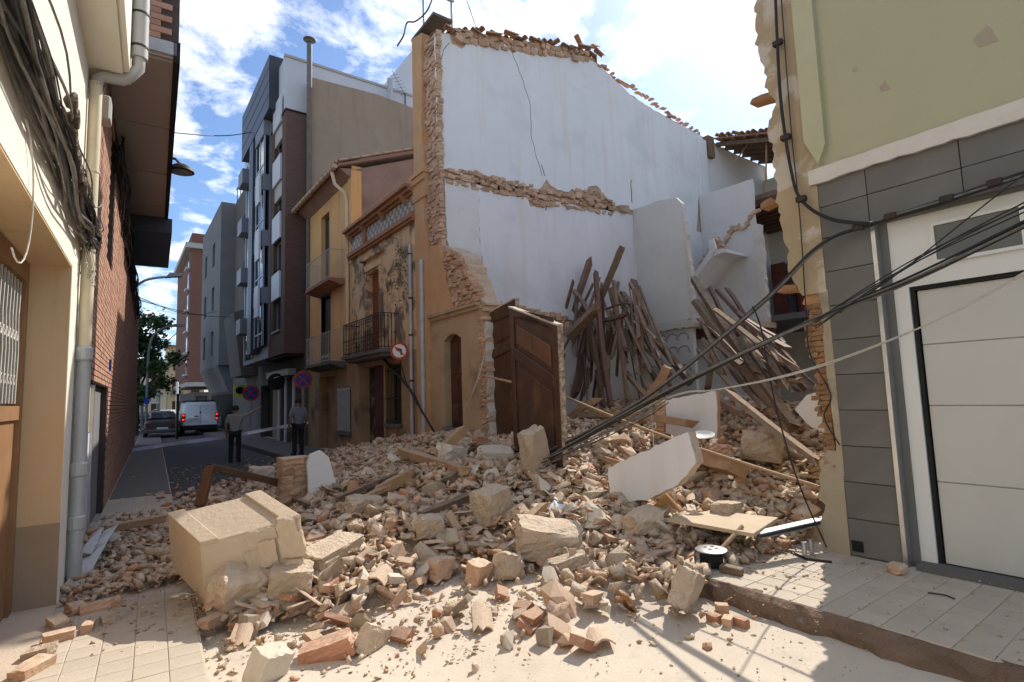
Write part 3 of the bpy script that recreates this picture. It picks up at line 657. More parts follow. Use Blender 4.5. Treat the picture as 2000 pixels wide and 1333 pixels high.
# plaster sheets left on it
def Wr(pts, seed, amp=.05, step=.13):
    return ragged([(v.x, v.z, (p[2] if len(p) > 2 else 1)) for p, v in ((p, PY(p[0], p[1], YW)) for p in pts)], step, amp, seed)
up = [(849, 66, 0), (878, 66), (882, 86), (902, 96), (920, 77), (946, 92), (986, 86), (1001, 104), (1012, 92), (1045, 91), (1100, 101), (1140, 113), (1168, 124, .3), (1232, 187, .3), (1300, 229, .3), (1372, 267, 0),
      (1350, 620, 0), (1243, 640, 0), (1237, 411, .4), (1215, 408), (1186, 392), (1165, 363), (1130, 373), (1088, 371), (1068, 351), (1050, 371), (1000, 360), (970, 344), (912, 346), (880, 328), (858, 331, .2), (853, 200, .2)]
MB().prism(Wr(up, 11), 1, YW, YW+.04).build('upper_plaster', m_white, ch)
lo1 = [(868, 345), (905, 352), (935, 362, .4), (938, 480, .6), (955, 600, 0), (930, 560), (915, 520), (880, 505), (872, 440, .4)]
MB().prism(Wr(lo1, 12), 1, YW+.002, YW+.04).build('mouldy_plaster', m_white_old, ch)
lo2 = [(935, 362), (962, 376), (1000, 382), (1030, 386), (1036, 404), (1062, 404), (1082, 393), (1120, 399), (1140, 410), (1160, 411), (1200, 413), (1236, 420, 0), (1243, 638, 0), (1100, 624), (1060, 618), (1000, 606), (955, 600, .4), (938, 480, .6)]
MB().prism(Wr(lo2, 13), 1, YW, YW+.04).build('lower_plaster', m_white, ch)
v0 = W([(940, 640)])[0]
MB().prism(ragged([(6.4, 0, 0), (12.3, 0, 0), (12.3, 3.5), (6.4, 3.55)], .15, .06, 14), 1, YW+.004, YW+.04).build('ground_floor_plaster', m_inner, ch)
MB().box(12.5, 20.0, YW+.006, YW+.04, 0, 7).build('rear_plaster', m_white, ch)
MB().prism([(16.0, 6.9), (20.0, 6.9), (20.0, top[-1][1]-.1), (16.3, top[-2][1]-.15)], 1, YW-.002, YW+.04).build('rear_upper_plaster', m_white, ch)
MB().box(15.75, 16.2, YW-.1, YW+.1, 3.6, 10.3).build('wall_pier', m_white, ch)
MB().box(16.25, 16.6, YW-.15, YW+.2, 9.75, 10.5).build('beam_stub', m_old_wood, ch)
# cracks in the plaster
def wall_line(pts, r_, name, m_, off=.004):
    pp = []
    for a, b_ in zip(pts[:-1], pts[1:]):
        for k in range(5):
            t_ = k/5; v = PY(a[0]+(b_[0]-a[0])*t_+rnd.uniform(-1.2, 1.2), a[1]+(b_[1]-a[1])*t_, YW); pp.append((v.x, YW-off+.003, v.z))
    MB().tube(pp, r_, 4).build(name, m_, ch)
m_crack = mat('crack_shadow', (.1, .085, .075), rough=1, bump=0)
wall_line([(1001, 104), (1018, 150), (1036, 205), (1037, 262), (1048, 310), (1062, 352)], .007, 'crack', m_crack)
wall_line([(878, 84), (866, 98), (864, 112), (855, 122)], .007, 'crack', m_crack)
wall_line([(1232, 352), (1235, 408)], .014, 'iron_rod', m_iron)
wall_line([(1066, 385), (1066, 418)], .012, 'iron_rod', m_iron)
wall_line([(1058, 322), (1065, 350)], .01, 'iron_rod', m_iron)
# loose masonry pieces: shared meshes
def rock_mesh(name, m_, seed, sx, sy, sz, cuts=2, clip=5, noise_=.03, keep=.62):
    r = np.random.RandomState(seed); n = cuts+2; pts = {}; f = []
    g = np.linspace(-1, 1, n)
    def vid(i, j, k):
        return pts.setdefault((i, j, k), len(pts))
    for a in range(n-1):
        for b_ in range(n-1):
            for s_ in (0, n-1):
                f.append([vid(s_, a, b_), vid(s_, a+1, b_), vid(s_, a+1, b_+1), vid(s_, a, b_+1)][::1 if s_ else -1])
                f.append([vid(a, s_, b_), vid(a+1, s_, b_), vid(a+1, s_, b_+1), vid(a, s_, b_+1)][::-1 if s_ else 1])
                f.append([vid(a, b_, s_), vid(a+1, b_, s_), vid(a+1, b_+1, s_), vid(a, b_+1, s_)][::1 if s_ else -1])
    v = np.array([(g[i], g[j], g[k]) for (i, j, k) in pts])
    for _ in range(clip):
        d = r.normal(size=3); d /= np.linalg.norm(d); lim = np.abs(d).sum()*r.uniform(keep, .92)
        h = v@d; over = np.maximum(h-lim, 0); v -= over[:, None]*d
    if cuts >= 5:
        for i in range(len(v)):
            p_ = Vector(v[i]*1.6)+Vector((seed*3.7, seed*1.3, 0)); n3 = mnoise.noise_vector(p_)*.1+mnoise.noise_vector(p_*3)*.05; v[i] += np.array(n3)
    v += r.normal(size=v.shape)*noise_
    v *= np.array([sx, sy, sz])/2
    me = bpy.data.meshes.new(name); me.from_pydata(v.tolist(), [], f); me.materials.append(m_); me.update(); return me
def hull_mesh(name, m_, seed, sx=1, sy=1, sz=1, n=13):      # angular broken fragment
    r = np.random.RandomState(seed); p = r.uniform(-1, 1, (n, 3)); k = np.argmax(np.abs(p), 1)
    for i in range(n):
        if r.rand() < .75: p[i, k[i]] = np.sign(p[i, k[i]])
    p *= np.array([sx, sy, sz])/2
    bm = bmesh.new(); vs = [bm.verts.new(q_) for q_ in p]; res = bmesh.ops.convex_hull(bm, input=vs)
    bmesh.ops.delete(bm, geom=[v for v in bm.verts if not v.link_faces], context='VERTS'); bmesh.ops.recalc_face_normals(bm, faces=bm.faces)
    me = bpy.data.meshes.new(name); bm.to_mesh(me); bm.free(); me.materials.append(m_); return me
stone_meshes = [rock_mesh('stone', m_stone, 100+i, 1, 1, 1, 1, 4, .08, .6) for i in range(10)]
def put(me, name, loc, scale, rot, parent, off):
    o = bpy.data.objects.new(name, me); COL.objects.link(o); o.parent = parent
    o.location = (loc[0]-off[0], loc[1]-off[1], loc[2]-off[2]); o.scale = scale; o.rotation_euler = rot; return o
off = (XF, YW, 0); r = random.Random(21)
# torn end of the wall (courses of stones and bricks facing the street)
MB().box(XF+.1, XF+.3, YW+.04, 11.14, 0, 10.35).build('torn_wall_core', m_masonry, ch)
z = 4.9
while z < 10.35:
    hgt = r.uniform(.055, .12); y = YW-.05
    wid = .5+.06*math.sin(z*2.1)
    while y < YW+wid:
        ln = r.uniform(.1, .26)
        put(r.choice(stone_meshes), 'stone', (XF+.085+r.uniform(-.02, .025), y+ln/2, z+hgt/2), (r.uniform(.1, .15), ln*1.0, hgt*1.0), (r.uniform(-.1, .1), r.uniform(-.12, .12), r.uniform(-.15, .15)), ch, off); y += ln
    z += hgt
# orange rendered pilaster beside it
q = MB(); q.prism(ragged([(11.7, 0, 0), (11.7, 10.75, 0), (11.15, 10.6), (11.2, 9.2), (11.25, 8.0), (11.12, 7.2), (11.18, 6), (11.05, 5), (11.1, 0, 0)], .2, .04, 5), 0, XF-.05, XF+.3); q.build('pilaster_render', m_orange, ch)
MB().box(XF-.16, XF+.2, 11.0, 11.75, 7.05, 7.14).box(XF-.12, XF+.2, 11.05, 11.72, 6.9, 7.05).box(XF-.08, XF+.2, 11.05, 11.72, 6.5, 6.9).build('pilaster_capital', m_orange, ch)
MB().box(XF-.02, XF+.5, YW, 11.8, 10.75, 10.82).build('coping', m_conc_d, ch)
MB().tube([(XF-.09, 11.3, 5.0), (XF-.09, 11.33, .2)], .06, 12).build('downpipe', m_zinc, ch, smooth=True)
for z in (4.9, 3.6, 2.4): MB().lathe((XF-.09, 11.31, z), [(.07, -.03), (.07, .03)], 2, 12).build('pipe_collar', m_zinc, ch)
# stones in the torn floor line and along the ridge
def band(p0, p1, n, hmin, hmax, depth=.1, rows=2):
    for k in range(n):
        t_ = (k+.5)/n
        for row in range(rows):
            px, py = p0[0]+(p1[0]-p0[0])*t_+r.uniform(-3, 3), p0[1]+(p1[1]-p0[1])*t_+(row-.5)*11*(rows > 1)+r.uniform(-3, 3)
            v = PY(px, py, YW); L_ = r.uniform(.1, .22)
            put(r.choice(stone_meshes), 'stone', (v.x, YW+.03+r.uniform(-.03, .03), v.z), (L_, r.uniform(depth, depth*1.8), r.uniform(hmin, hmax)), (r.uniform(-.15, .15), r.uniform(-.2, .2), r.uniform(-.2, .2)), ch, off)
band((870, 337), (1040, 372), 24, .05, .12, .1, 3); band((1040, 378), (1200, 402), 24, .05, .12, .1, 3); band((1045, 392), (1080, 396), 4, .12, .2); band((1125, 378), (1180, 385), 5, .12, .18)
for px, py in ((893, 345), (933, 352), (972, 368), (1008, 368), (1035, 378), (1065, 382), (1100, 392), (1128, 391), (1160, 398), (1186, 405)):
    v = PY(px, py, YW); MB().box(v.x-.07, v.x+.07, YW-.0, YW+.036, v.z-.09, v.z+.05).build('socket_shade', m_dark, ch)  # solid dark boxes: shade of empty beam sockets put into the colour, nothing cut
band((950, 598), (1110, 632), 16, .12, .22, .16, 3)
band((890, 72), (1150, 112), 34, .1, .17, .12, 2); band((1168, 125), (1368, 264), 26, .04, .09, .1, 1)
put(rock_mesh('plaster_lump', m_masonry, 55, 1, 1, 1, 3, 5, .05), 'plaster_lump', tuple(PY(1215, 410, YW)), (.3, .3, .2), (0, 0, 0), ch, off)
# roof tiles still on the wall head
for k in range(30):
    t_ = k/29; px = 856+t_*300; py = 58+t_*t_*46+r.uniform(-3, 3); v = PY(px, py+4, YW)
    for dy in (.05, .32):
        o = bpy.data.objects.new('roof_tile', ctile); COL.objects.link(o); o.parent = ch
        o.matrix_local = Matrix.Translation((v.x-XF, dy+r.uniform(-.12, .1)-.1, v.z+r.uniform(-.02, .05))) @ Matrix.Rotation(r.uniform(-.15, .15)-.05, 4, 'Y') @ Matrix.Rotation(r.uniform(-.3, .3)+(-1.57 if r.random() < .5 else 0), 4, 'Z')
for px, py, a in ((1125, 70, .6), (1157, 92, -.4), (1160, 108, 1.2)):
    v = PY(px, py, YW); o = bpy.data.objects.new('roof_tile', ctile); COL.objects.link(o); o.parent = ch
    o.matrix_local = Matrix.Translation((v.x-XF, 0, v.z)) @ Matrix.Rotation(a, 4, 'Y') @ Matrix.Rotation(-1.3, 4, 'Z')
# ---- stub of the street front with a narrow door
hole = (9.72, 10.47, 1.15, 3.15)
q = holes_wall(MB(), 'x', XF, XF+.45, 8.86, 11.1, 0, 3.55, [hole]); q.build('front_wall', mat('front_stub_render', (.50, .36, .22), (.38, .26, .155), 1.4, .92, .2, 14, stain=(.15, .1, .065), sscale=.9, samt=.7), ch)
q = MB(); q.prism([(10.5, 3.15), (10.47, 3.0), (10.3, 3.1), (10.1, 3.13), (9.9, 3.1), (9.72, 3.0), (9.7, 3.15)], 0, XF+.01, XF+.4); q.build('arch', MATS['front_stub_render'], ch)
q = MB(); q.prism(ragged([(11.1, 3.55, 0), (11.1, 5.2), (10.6, 5.2), (10.35, 4.75), (10.2, 4.1), (9.95, 3.6, 0), (9.95, 3.55, 0)], .12, .05, 7), 0, XF-.01, XF+.2); q.build('front_render', m_orange, ch)
q = MB(); q.prism(ragged([(11.1, 3.6, 0), (11.1, 5.2), (10.45, 5.15), (10.2, 5.05), (9.6, 4.7), (9.3, 4.2), (9.05, 3.75), (8.8, 3.6), (8.8, 3.56, 0)], .12, .05, 8), 0, XF+.05, XF+.5); q.build('torn_front_core', m_masonry, ch)
tor = [(10.4, 5.05), (9.6, 4.65), (9.2, 4.15), (8.95, 3.7), (9.95, 3.62), (10.2, 4.2)]
def inside(p, poly):
    c = False; n = len(poly)
    for i in range(n):
        a, b_ = poly[i], poly[i-1]
        if (a[1] > p[1]) != (b_[1] > p[1]) and p[0] < (b_[0]-a[0])*(p[1]-a[1])/(b_[1]-a[1])+a[0]: c = not c
    return c
z = 3.6
while z < 5.1:
    hgt = r.uniform(.06, .1); y = 8.85
    while y < 10.5:
        ln = r.uniform(.1, .22)
        if inside((y+ln/2, z+hgt/2), tor): put(r.choice(stone_meshes), 'stone', (XF+.06+r.uniform(-.04, .05), y+ln/2, z+hgt/2), (r.uniform(.12, .22), ln, hgt), (r.uniform(-.15, .15), r.uniform(-.2, .2), r.uniform(-.25, .25)), ch, off)
        y += ln
    z += hgt
for z in np.arange(.9, 3.6, .1):              # brick toothing on the broken jamb
    put(r.choice(stone_meshes), 'stone', (XF+.2, 8.93+r.uniform(-.05, .03), z), (.42, r.uniform(.14, .26), r.uniform(.07, .11)), (0, r.uniform(-.05, .05), r.uniform(-.1, .1)), ch, off)
MB().prism(ragged([(8.9, .5, 0), (8.9, 3.3), (8.79, 3.2), (8.82, 2.2), (8.78, 1.2), (8.8, .5, 0)], .12, .04, 9), 0, XF+.03, XF+.4).build('door_jamb', m_band, ch)
MB().box(XF-.05, XF+.02, 8.88, 11.05, 3.5, 3.58).box(XF-.1, XF+.02, 8.95, 11.05, 3.58, 3.64).build('string_course', MATS['front_stub_render'], ch)
MB().box(XF-.06, XF+.05, 8.9, 11.05, 0, .95).build('plinth', m_conc_d, ch)
nd = MB().box(XF+.16, XF+.21, 9.74, 10.45, 1.15, 3.1).build('narrow_door', m_door_brown, ch)
for y0, y1 in ((9.78, 10.07), (10.12, 10.41)):
    for z0, z1 in ((1.22, 1.6), (1.68, 2.2), (2.28, 2.95)): MB().box(XF+.13, XF+.16, y0, y1, z0, z1).build('panel', m_door_brown, nd, bevel=.01)
MB().box(XF-.04, XF+.2, 9.66, 10.53, 1.08, 1.15).build('door_sill', m_conc, ch)
# ---- inner partitions
XA = 12.4
ptsA = [(v.y, v.z) for v in (PX(*p, XA) for p in [(1238, 411), (1262, 403), (1290, 392), (1322, 387), (1334, 398), (1340, 440), (1343, 520), (1350, 622)])]
ptsA[0] = (YW, ptsA[0][1])
polyA = ragged([(YW, 3.62, 0), *[(a, b_, .5) for a, b_ in ptsA]], .16, .03, 31)
MB().prism(polyA, 0, XA-.05, XA+.08).build('partition_wall', m_inner, ch)
MB().prism(ragged([(8.72, 3.65), (8.74, 5.2), (8.85, 6.7), (8.9, 6.7, 0), (8.86, 5.2, 0), (8.84, 3.65, 0)], .12, .03, 32), 0, XA-.07, XA+.1).build('broken_edge', m_band, ch)
MB().prism(ragged([(8.7, 3.42), (YW, 3.42), (YW, 3.62), (8.7, 3.64)], .1, .035, 33), 0, XA-.16, XA+.5).build('floor_edge', m_band, ch)
MB().box(XA-.04, XA+.08, 8.8, YW, .3, 3.42).build('lower_partition', m_inner, ch)
q = MB(); m_scroll = mat('grey_scroll_paint', (.3, .28, .27), rough=.9, bump=0)
for zc, n_ in ((3.2, 5), (2.85, 4), (2.35, 4)):
    for k in range(n_):
        y = 8.95+k*.36; s_ = 1 if k % 2 else -1
        q.tube([(XA-.042, y+.16-.16*math.cos(t_), zc+.1*math.sin(t_)) for t_ in np.linspace(0, math.pi, 9)], .014, 4)
        q.tube([(XA-.042, y+.05*math.cos(t_)*(1-t_/9), zc-.06+.05*math.sin(t_)*(1-t_/9)) for t_ in np.linspace(0, 6, 10)], .011, 4)
q.build('painted_scrolls', m_scroll, ch)
XB = 15.7
pB = [(v.y, v.z) for v in (PX(*p, XB) for p in [(1375, 380), (1420, 366), (1468, 350), (1473, 430), (1492, 640)])]
MB().prism(ragged([(YW, 3.4, 0), (YW, pB[0][1], .3), *[(a, b_, .4) for a, b_ in pB[1:4]], (8.62, 3.4, 0)], .2, .03, 41), 0, XB, XB+.12).build('stair_wall', m_inner, ch)
MB().prism(ragged([(8.52, 3.4), (8.54, 6.7), (8.8, 6.85, 0), (8.8, 3.4, 0)], .14, .03, 42), 0, XB-.03, XB+.16).build('broken_edge', m_band, ch)
# torn line on the stair wall where the steps rose
for k in range(16):
    t_ = k/15; y = 10.3-1.7*t_; z = 6.3+.75*t_+.12*math.sin(k)
    put(r.choice(stone_meshes), 'stone', (XB-.02, y, z), (.12, r.uniform(.12, .24), r.uniform(.08, .16)), (r.uniform(-.5, .5), 0, 0), ch, off)
# stair flight: white string with steps, carried on a curved soffit that dies into the stair wall
XS = 14.5
def yz(pts, X): return [(v.y, v.z) for v in (PX(*p, X) for p in pts)]
MB().prism(yz([(1348, 548), (1372, 516), (1388, 492), (1386, 470), (1395, 466), (1401, 486), (1392, 503), (1374, 527), (1350, 562)], XS), 0, XS-.08, XS).build('stair_string', m_white, ch)
arc = yz([(1350, 560), (1374, 525), (1392, 502), (1408, 494), (1418, 493)], XS)
arc2 = yz([(1352, 552), (1374, 518), (1392, 494), (1408, 486), (1418, 487)], XS)
MB().prism(arc+list(reversed(arc2)), 0, XS, XB+.05).build('stair_vault', m_white, ch)
s0, s1 = PX(1352, 545, XS), PX(1392, 490, XS)
for k in range(6):
    t_ = k/6; y, z = s0.y+(s1.y-s0.y)*t_, s0.z+(s1.z-s0.z)*t_
    MB().box(XS, XB, y+(s1.y-s0.y)/6, y, z-.02, z+.22).build('step', m_masonry, ch)
for k in range(16):
    put(r.choice(stone_meshes), 'stone', (lambda u_: (XS+.1+r.random(), s0.y+(s1.y-s0.y)*u_, s0.z+(s1.z-s0.z)*u_+.2+r.random()*.18))(r.random()), (r.uniform(.15, .35), r.uniform(.12, .3), r.uniform(.05, .12)), (r.uniform(-.4, .4), r.uniform(-.4, .4), r.random()*3), ch, off)
# rear room
XR = 20.0
q = holes_wall(MB(), 'x', XR, XR+.3, 2.6, YW+.1, 0, 9.7, [(9.5, 10.45, 4.0, 6.3)]); q.build('rear_wall', m_inner, ch)
MB().box(XR+.25, XR+.29, 9.4, 10.5, 4, 6.4).build('rear_opening', m_conc, ch)
sh = MB().box(XR-.35, XR-.3, 9.9, 10.42, 4.02, 6.3).build('shutter', mat('red_brown_shutter', (.16, .05, .035), (.11, .035, .025), 3, .6, .1), ch)
MB().box(XR-.3, XR+.05, 9.45, 9.55, 4.02, 6.3).build('shutter', MATS['red_brown_shutter'], ch)
q = MB(); q.box(XR-.1, XR+.1, 9.5, 9.9, 5.05, 5.1); q.box(XR-.1, XR+.1, 9.68, 9.72, 4.02, 6.3); q.build('window_frame', MATS['red_brown_shutter'], ch)
MB().box(15.9, XR, 6.0, 10.5, 3.72, 3.9).build('upper_floor', m_conc_d, ch)
MB().prism(ragged([(12.5, 8.2), (15.9, 8.4), (16.2, 10.5, 0), (12.5, 10.5, 0)], .2, .08, 6), 2, 3.5, 3.66).build('landing_floor', m_masonry, ch)
for k in range(9): MB().box(13.0+.0, 15.7, 8.55+k*.24, 8.62+k*.24, 3.36, 3.5).build('floor_joist', m_red_wood, ch)
MB().box(12.5, 15.9, 8.42, 8.52, 3.24, 3.52).build('main_beam', m_red_wood, ch)
MB().box(16.3, XR, 7.0, 10.5, 7.7, 7.85).build('ceiling', m_old_wood, ch)
for k in range(9): MB().box(16.3+.42*k, 16.42+.42*k, 7.0, 10.5, 7.5, 7.7).build('ceiling_beam', m_red_wood, ch)
q = MB()
sl2 = .33
for k in range(6):
    x = 16.9+k*.55; q.bar((x, 7.2, 9.3+sl2*0), (x, 10.55, 10.35), .1, .14)
rr_ = q.build('roof_rafters', m_old_wood, ch)
for k in range(8):
    y = 7.3+k*.42; MB().bar((16.7, y, 9.42+(y-7.2)*.313), (20.1, y, 9.42+(y-7.2)*.313), .08, .05).build('roof_batten', m_old_wood, ch)
MB().prism([(7.2, 9.47), (10.55, 10.52), (10.55, 10.57), (7.2, 9.52)], 0, 16.75, 20.1).build('roof_boarding', m_terra, ch)
for k in range(15):
    for j in range(2):
        o = bpy.data.objects.new('roof_tile', ctile); COL.objects.link(o); o.parent = ch; y = 7.3+k*.22
        o.matrix_local = Matrix.Translation((16.65+j*.35-XF+r.uniform(-.08, .08), y-YW, 9.56+(y-7.2)*.313)) @ Matrix.Rotation(r.uniform(-.15, .15), 4, 'X') @ Matrix.Rotation(-1.57+r.uniform(-.3, .3), 4, 'Z')
for pts in ([(17.2, 8.9, 10.1), (17.1, 9.0, 8.5)], [(17.5, 9.6, 10.3), (17.0, 10.0, 9.5)]): MB().tube(pts, .03, 6).build('hanging_batten', m_pale_wood, ch)

# aerial mast and wires above the party wall
q = MB().tube([(6.0, 11.6, 5), (6.0, 11.6, 13.6)], .035, 6); single('thin_mast', q, m_zinc, 'thin grey mast rising beside the rendered edge of the party wall', 'mast')
v = PY(883, 40, 11.4)
q = MB().tube([(v.x, 11.4, v.z-1.5), (v.x, 11.4, v.z+2)], .04, 6).box(v.x-.3, v.x+.05, 11.35, 11.42, v.z+.5, v.z+.55); single('roof_mast', q, m_zinc, 'short grey mast standing on top of the white party wall', 'mast')

# ============================================================ GARAGE HOUSE
t = thing('garage_house', (XF, 2.5, 0), 'green-yellow house with grey tiled ground floor and white garage door', 'house')
jag = [(v.y, v.z) for v in (PX(*p, XF) for p in [(1478, 0), (1475, 60), (1483, 110), (1495, 160), (1515, 205), (1500, 250), (1512, 300), (1510, 345), (1525, 420), (1535, 480), (1545, 540), (1558, 560), (1575, 620), (1580, 680), (1590, 740), (1595, 800), (1605, 860), (1615, 880), (1600, 910), (1600, 960), (1610, 1000), (1605, 1060), (1612, 1082)])]
jj = ragged([(3.05, 7.9), (2.95, 7.2), *jag, (2.74, 0)], .05, .036, 51, False)
cut = next(i for i, p in enumerate(jj) if p[1] < 2.7)
low_i = next(i for i, p in enumerate(jj) if p[1] < 1.12)
MB().prism([(2.5, 7.9)]+jj[:cut]+[(2.5, jj[cut-1][1])], 0, XF, XF+.36).build('torn_render', m_strip, t)
MB().prism([(2.5, jj[cut-1][1])]+jj[cut-1:low_i]+[(2.62, jj[low_i-1][1]), (2.5, jj[low_i-1][1])], 0, XF+.05, XF+.36).build('exposed_brick_core', mat('orange_brick_core', (.62, .36, .19), (.50, .27, .13), 5, .95, .6, 12, stain=(.55, .36, .2), sscale=3, samt=.5), t)
MB().prism([(2.49, 2.75), (2.58, 2.75), (2.57, 1.9), (2.54, 1.2), (2.58, .9), (2.49, .9)], 0, XF+.002, XF+.1).build('render_edge', m_strip_low, t)
MB().prism([(2.5, jj[low_i-1][1])]+jj[low_i-1:]+[(2.5, 0)], 0, XF, XF+.36).build('low_render', m_strip_low, t)
r = random.Random(61); m_ob = mat('orange_brick', (.62, .36, .19), (.50, .27, .135), 8, .95, .4, 22, random_col=.18)
obm = [rock_mesh('brick', m_ob, 300+i, 1, 1, 1, 1, 3, .06, .7) for i in range(6)]
z = 1.0
while z < 2.6:
    ym = np.interp(-z, [-p[1] for p in jj], [p[0] for p in jj]); y = 2.56
    while y < ym-.03:
        ln = min(r.uniform(.07, .15), ym-y+.02); put(r.choice(obm), 'brick', (XF+.06+r.uniform(-.02, .02), y+ln/2, z), (.1, ln, .05), (r.uniform(-.08, .08), 0, r.uniform(-.1, .1)), t, (XF, 2.5, 0)); y += ln
    z += .055
for px, py, w_ in ((1495, 195, .26), (1545, 565, .22), (1503, 400, .13)):       # bricks sticking out of the torn edge
    v = PX(px, py, XF+.1); put(obm[0], 'brick', tuple(v), (.16, w_, .075), (r.uniform(-.2, .2), 0, 0), t, (XF, 2.5, 0))
MB().box(XF, XF+.3, -5, 2.5, 4.0, 8.3).build('upper_wall', m_yellow, t)
MB().prism([(2.56, 8.3), (2.36, 8.3), (2.36, 4.2), (2.44, 4.02), (2.56, 4.3)], 0, XF-.07, XF).build('corner_moulding', mat('green_moulding', (.50, .48, .31), (.42, .40, .25), 1.5, .85, .1), t)
MB().prism(ragged([(2.56, 3.84), (2.56, 3.99, .3), (-5, 3.99, .6), (-5, 3.84)], .1, .012, 15), 0, XF-.04, XF).build('white_band', m_band, t)
MB().box(XF+.06, XF+.3, -5, 2.5, 3.3, 4.0).box(XF+.06, XF+.3, 2.05, 2.5, 0, 3.3).build('backing_wall', m_grout, t)
MB().box(XF+.3, 16, -5, 2.5, 0, 8.0).build('rear_mass', m_strip, t)
cm = {}
def clad(y0, y1, z0, z1):
    key = (round(y1-y0, 3), round(z1-z0, 3))
    if key not in cm:
        w_, h_ = key; q = MB().box(-.03, .03, -w_/2+.004, w_/2-.004, -h_/2+.004, h_/2-.004); me = bpy.data.meshes.new('cladding_tile'); me.from_pydata(q.v, [], q.f); bm = bmesh.new(); bm.from_mesh(me); bmesh.ops.recalc_face_normals(bm, faces=bm.faces); bm.to_mesh(me); bm.free(); me.materials.append(m_clad); cm[key] = me
    o = bpy.data.objects.new('cladding_tile', cm[key]); COL.objects.link(o); o.parent = t; o.location = (.035+rnd.uniform(0, .003), (y0+y1)/2-2.5, (z0+z1)/2)
zs = [.16+.345*k for k in range(10)]
for k in range(9): clad(2.06, 2.5, zs[k], zs[k+1])
for k in range(8):
    y1 = 2.5-.66*k
    if k == 0: clad(2.06, 2.5, 3.59, 3.85); clad(2.06, 2.5, 3.27, 3.59); y1 = 2.06
    clad(2.06-.72*k-.72, 2.06-.72*k, 3.59, 3.85); clad(2.06-.72*k-.72, 2.06-.72*k, 3.32, 3.59)
MB().box(XF-.015, XF+.1, 2.02, 2.055, .15, 3.32).build('steel_trim', m_alu, t)
MB().box(XF+.1, XF+.2, 1.96, 2.05, .15, 3.32).build('door_post', m_clad, t)
gp = MB().box(XF+.12, XF+.2, 1.84, 1.98, .16, 3.3).box(XF+.12, XF+.2, -5, 1.84, 2.66, 3.3).build('white_door_frame', m_gframe, t)
q = MB().box(XF+.14, XF+.22, 1.805, 1.835, .2, 2.66).box(XF+.14, XF+.22, -5, 1.805, 2.625, 2.655).box(XF+.14, XF+.22, -5, 1.8, .17, .2); q.build('rubber_seal', m_rubber, t)
gd = MB().box(XF+.2, XF+.26, -3.2, 1.8, .2, 2.62).build('garage_door', m_gframe, t)
for z0, z1 in ((.2, .9), (.908, 1.57), (1.578, 2.12), (2.128, 2.62)): MB().box(XF+.17, XF+.2, -3.2, 1.795, z0, z1).build('door_panel', m_garage, gd, bevel=.004)
tw = MB().box(XF+.09, XF+.12, 1.0, 1.03, 2.83, 3.2).box(XF+.09, XF+.12, 1.6, 1.63, 2.83, 3.2).box(XF+.09, XF+.12, 1.03, 1.6, 2.83, 2.86).box(XF+.09, XF+.12, 1.03, 1.6, 3.17, 3.2).build('transom_window', m_gframe, t)
MB().box(XF+.108, XF+.115, 1.03, 1.6, 2.86, 3.17).build('pane', mat('frosted_dark_glass', (.13, .135, .13), (.11, .115, .11), 2, .35, 0, spec=.5), tw)
MB().box(XF-.05, XF+.3, -5, 1.95, .14, .2).build('threshold', m_conc_d, t)
MB().box(XF-.002, XF+.03, 2.38, 2.48, .2, .3).build('wall_vent', m_dark, t)
for px, py, s_ in ((1925, 72, .08), (1670, 135, .03), (1728, 170, .045)):
    v = PX(px, py, XF-.002); MB().prism(ragged([(v.y-s_, v.z-s_), (v.y+s_*.7, v.z-s_*.8), (v.y+s_, v.z+s_*.3), (v.y-s_*.2, v.z+s_*1.2)], .05, .01, 3), 0, XF-.003, XF+.001).build('flaked_patch', mat('bare_render', (.40, .34, .25), (.34, .29, .21), 4, .95, .2), t)

# ============================================================ LEFT: cream house (own frame: x towards the street, y along the wall)
t = thing('cream_house', LO, 'cream house at the left edge with recessed wooden door and cable run', 'house', rotz=LROT)
MB().box(-.4, 0, 0, .66, 0, 7.4).build('corner_wall', m_cream, t)
MB().box(-.4, -.001, -8, 0, 3.15, 7.4).build('wall', m_cream, t)
MB().box(-.37, -.004, -.012, 0, .78, 3.145).build('door_reveal', m_reveal, t)
MB().box(-.37, -.003, -.014, 0, .05, .78).build('reveal_plinth', m_reveal_low, t)
MB().box(-.4, -.006, -8, -.013, 3.135, 3.15).build('door_soffit', m_reveal, t)
MB().box(-8, -.4, -8, .66, 0, 7.4).build('rear_mass', m_cream, t)
MB().box(-.4, .002, -8, -.015, 0, .066).build('doorstep', m_dustroad, t)
q = MB().box(-.4, -.3, -.14, -.02, .05, 3.12).box(-.4, -.3, -2.2, -.14, 2.95, 3.12).box(-.4, -.3, -2.2, -.14, 1.72, 1.84); dr = q.build('door', m_wood_door, t)
MB().box(-.39, -.33, -2.2, -.14, .05, 1.72).build('lower_panel', m_wood_door, dr)
MB().box(-.395, -.38, -2.2, -.14, 1.84, 2.95).build('pane', m_glass, dr)
q = MB()
for k in range(9):
    y = -.2-k*.12; q.tube([(-.33, y, 1.86), (-.33, y+.03, 2.3), (-.33, y-.03, 2.6), (-.33, y, 2.93)], .01, 5)
    q.tube([(-.33, y-.06+.05*math.cos(a)*(1-a/9), 2.05+.06*math.sin(a)*(1-a/9)) for a in np.linspace(0, 6.3, 12)], .008, 4)
    q.tube([(-.33, y-.06+.05*math.cos(a)*(1-a/9), 2.45-.06*math.sin(a)*(1-a/9)) for a in np.linspace(0, 6.3, 12)], .008, 4)
q.build('iron_grille', m_iron_w, dr)
MB().box(-.2, .36, -8, .82, 5.5, 5.75).build('eaves_slab', m_cream, t)
MB().box(-.1, .3, -8, .8, 5.47, 5.5).build('soffit_board', m_cream, t)
MB().box(-.05, .36, -8, .82, 5.75, 7.4).build('upper_wall', m_cream, t)
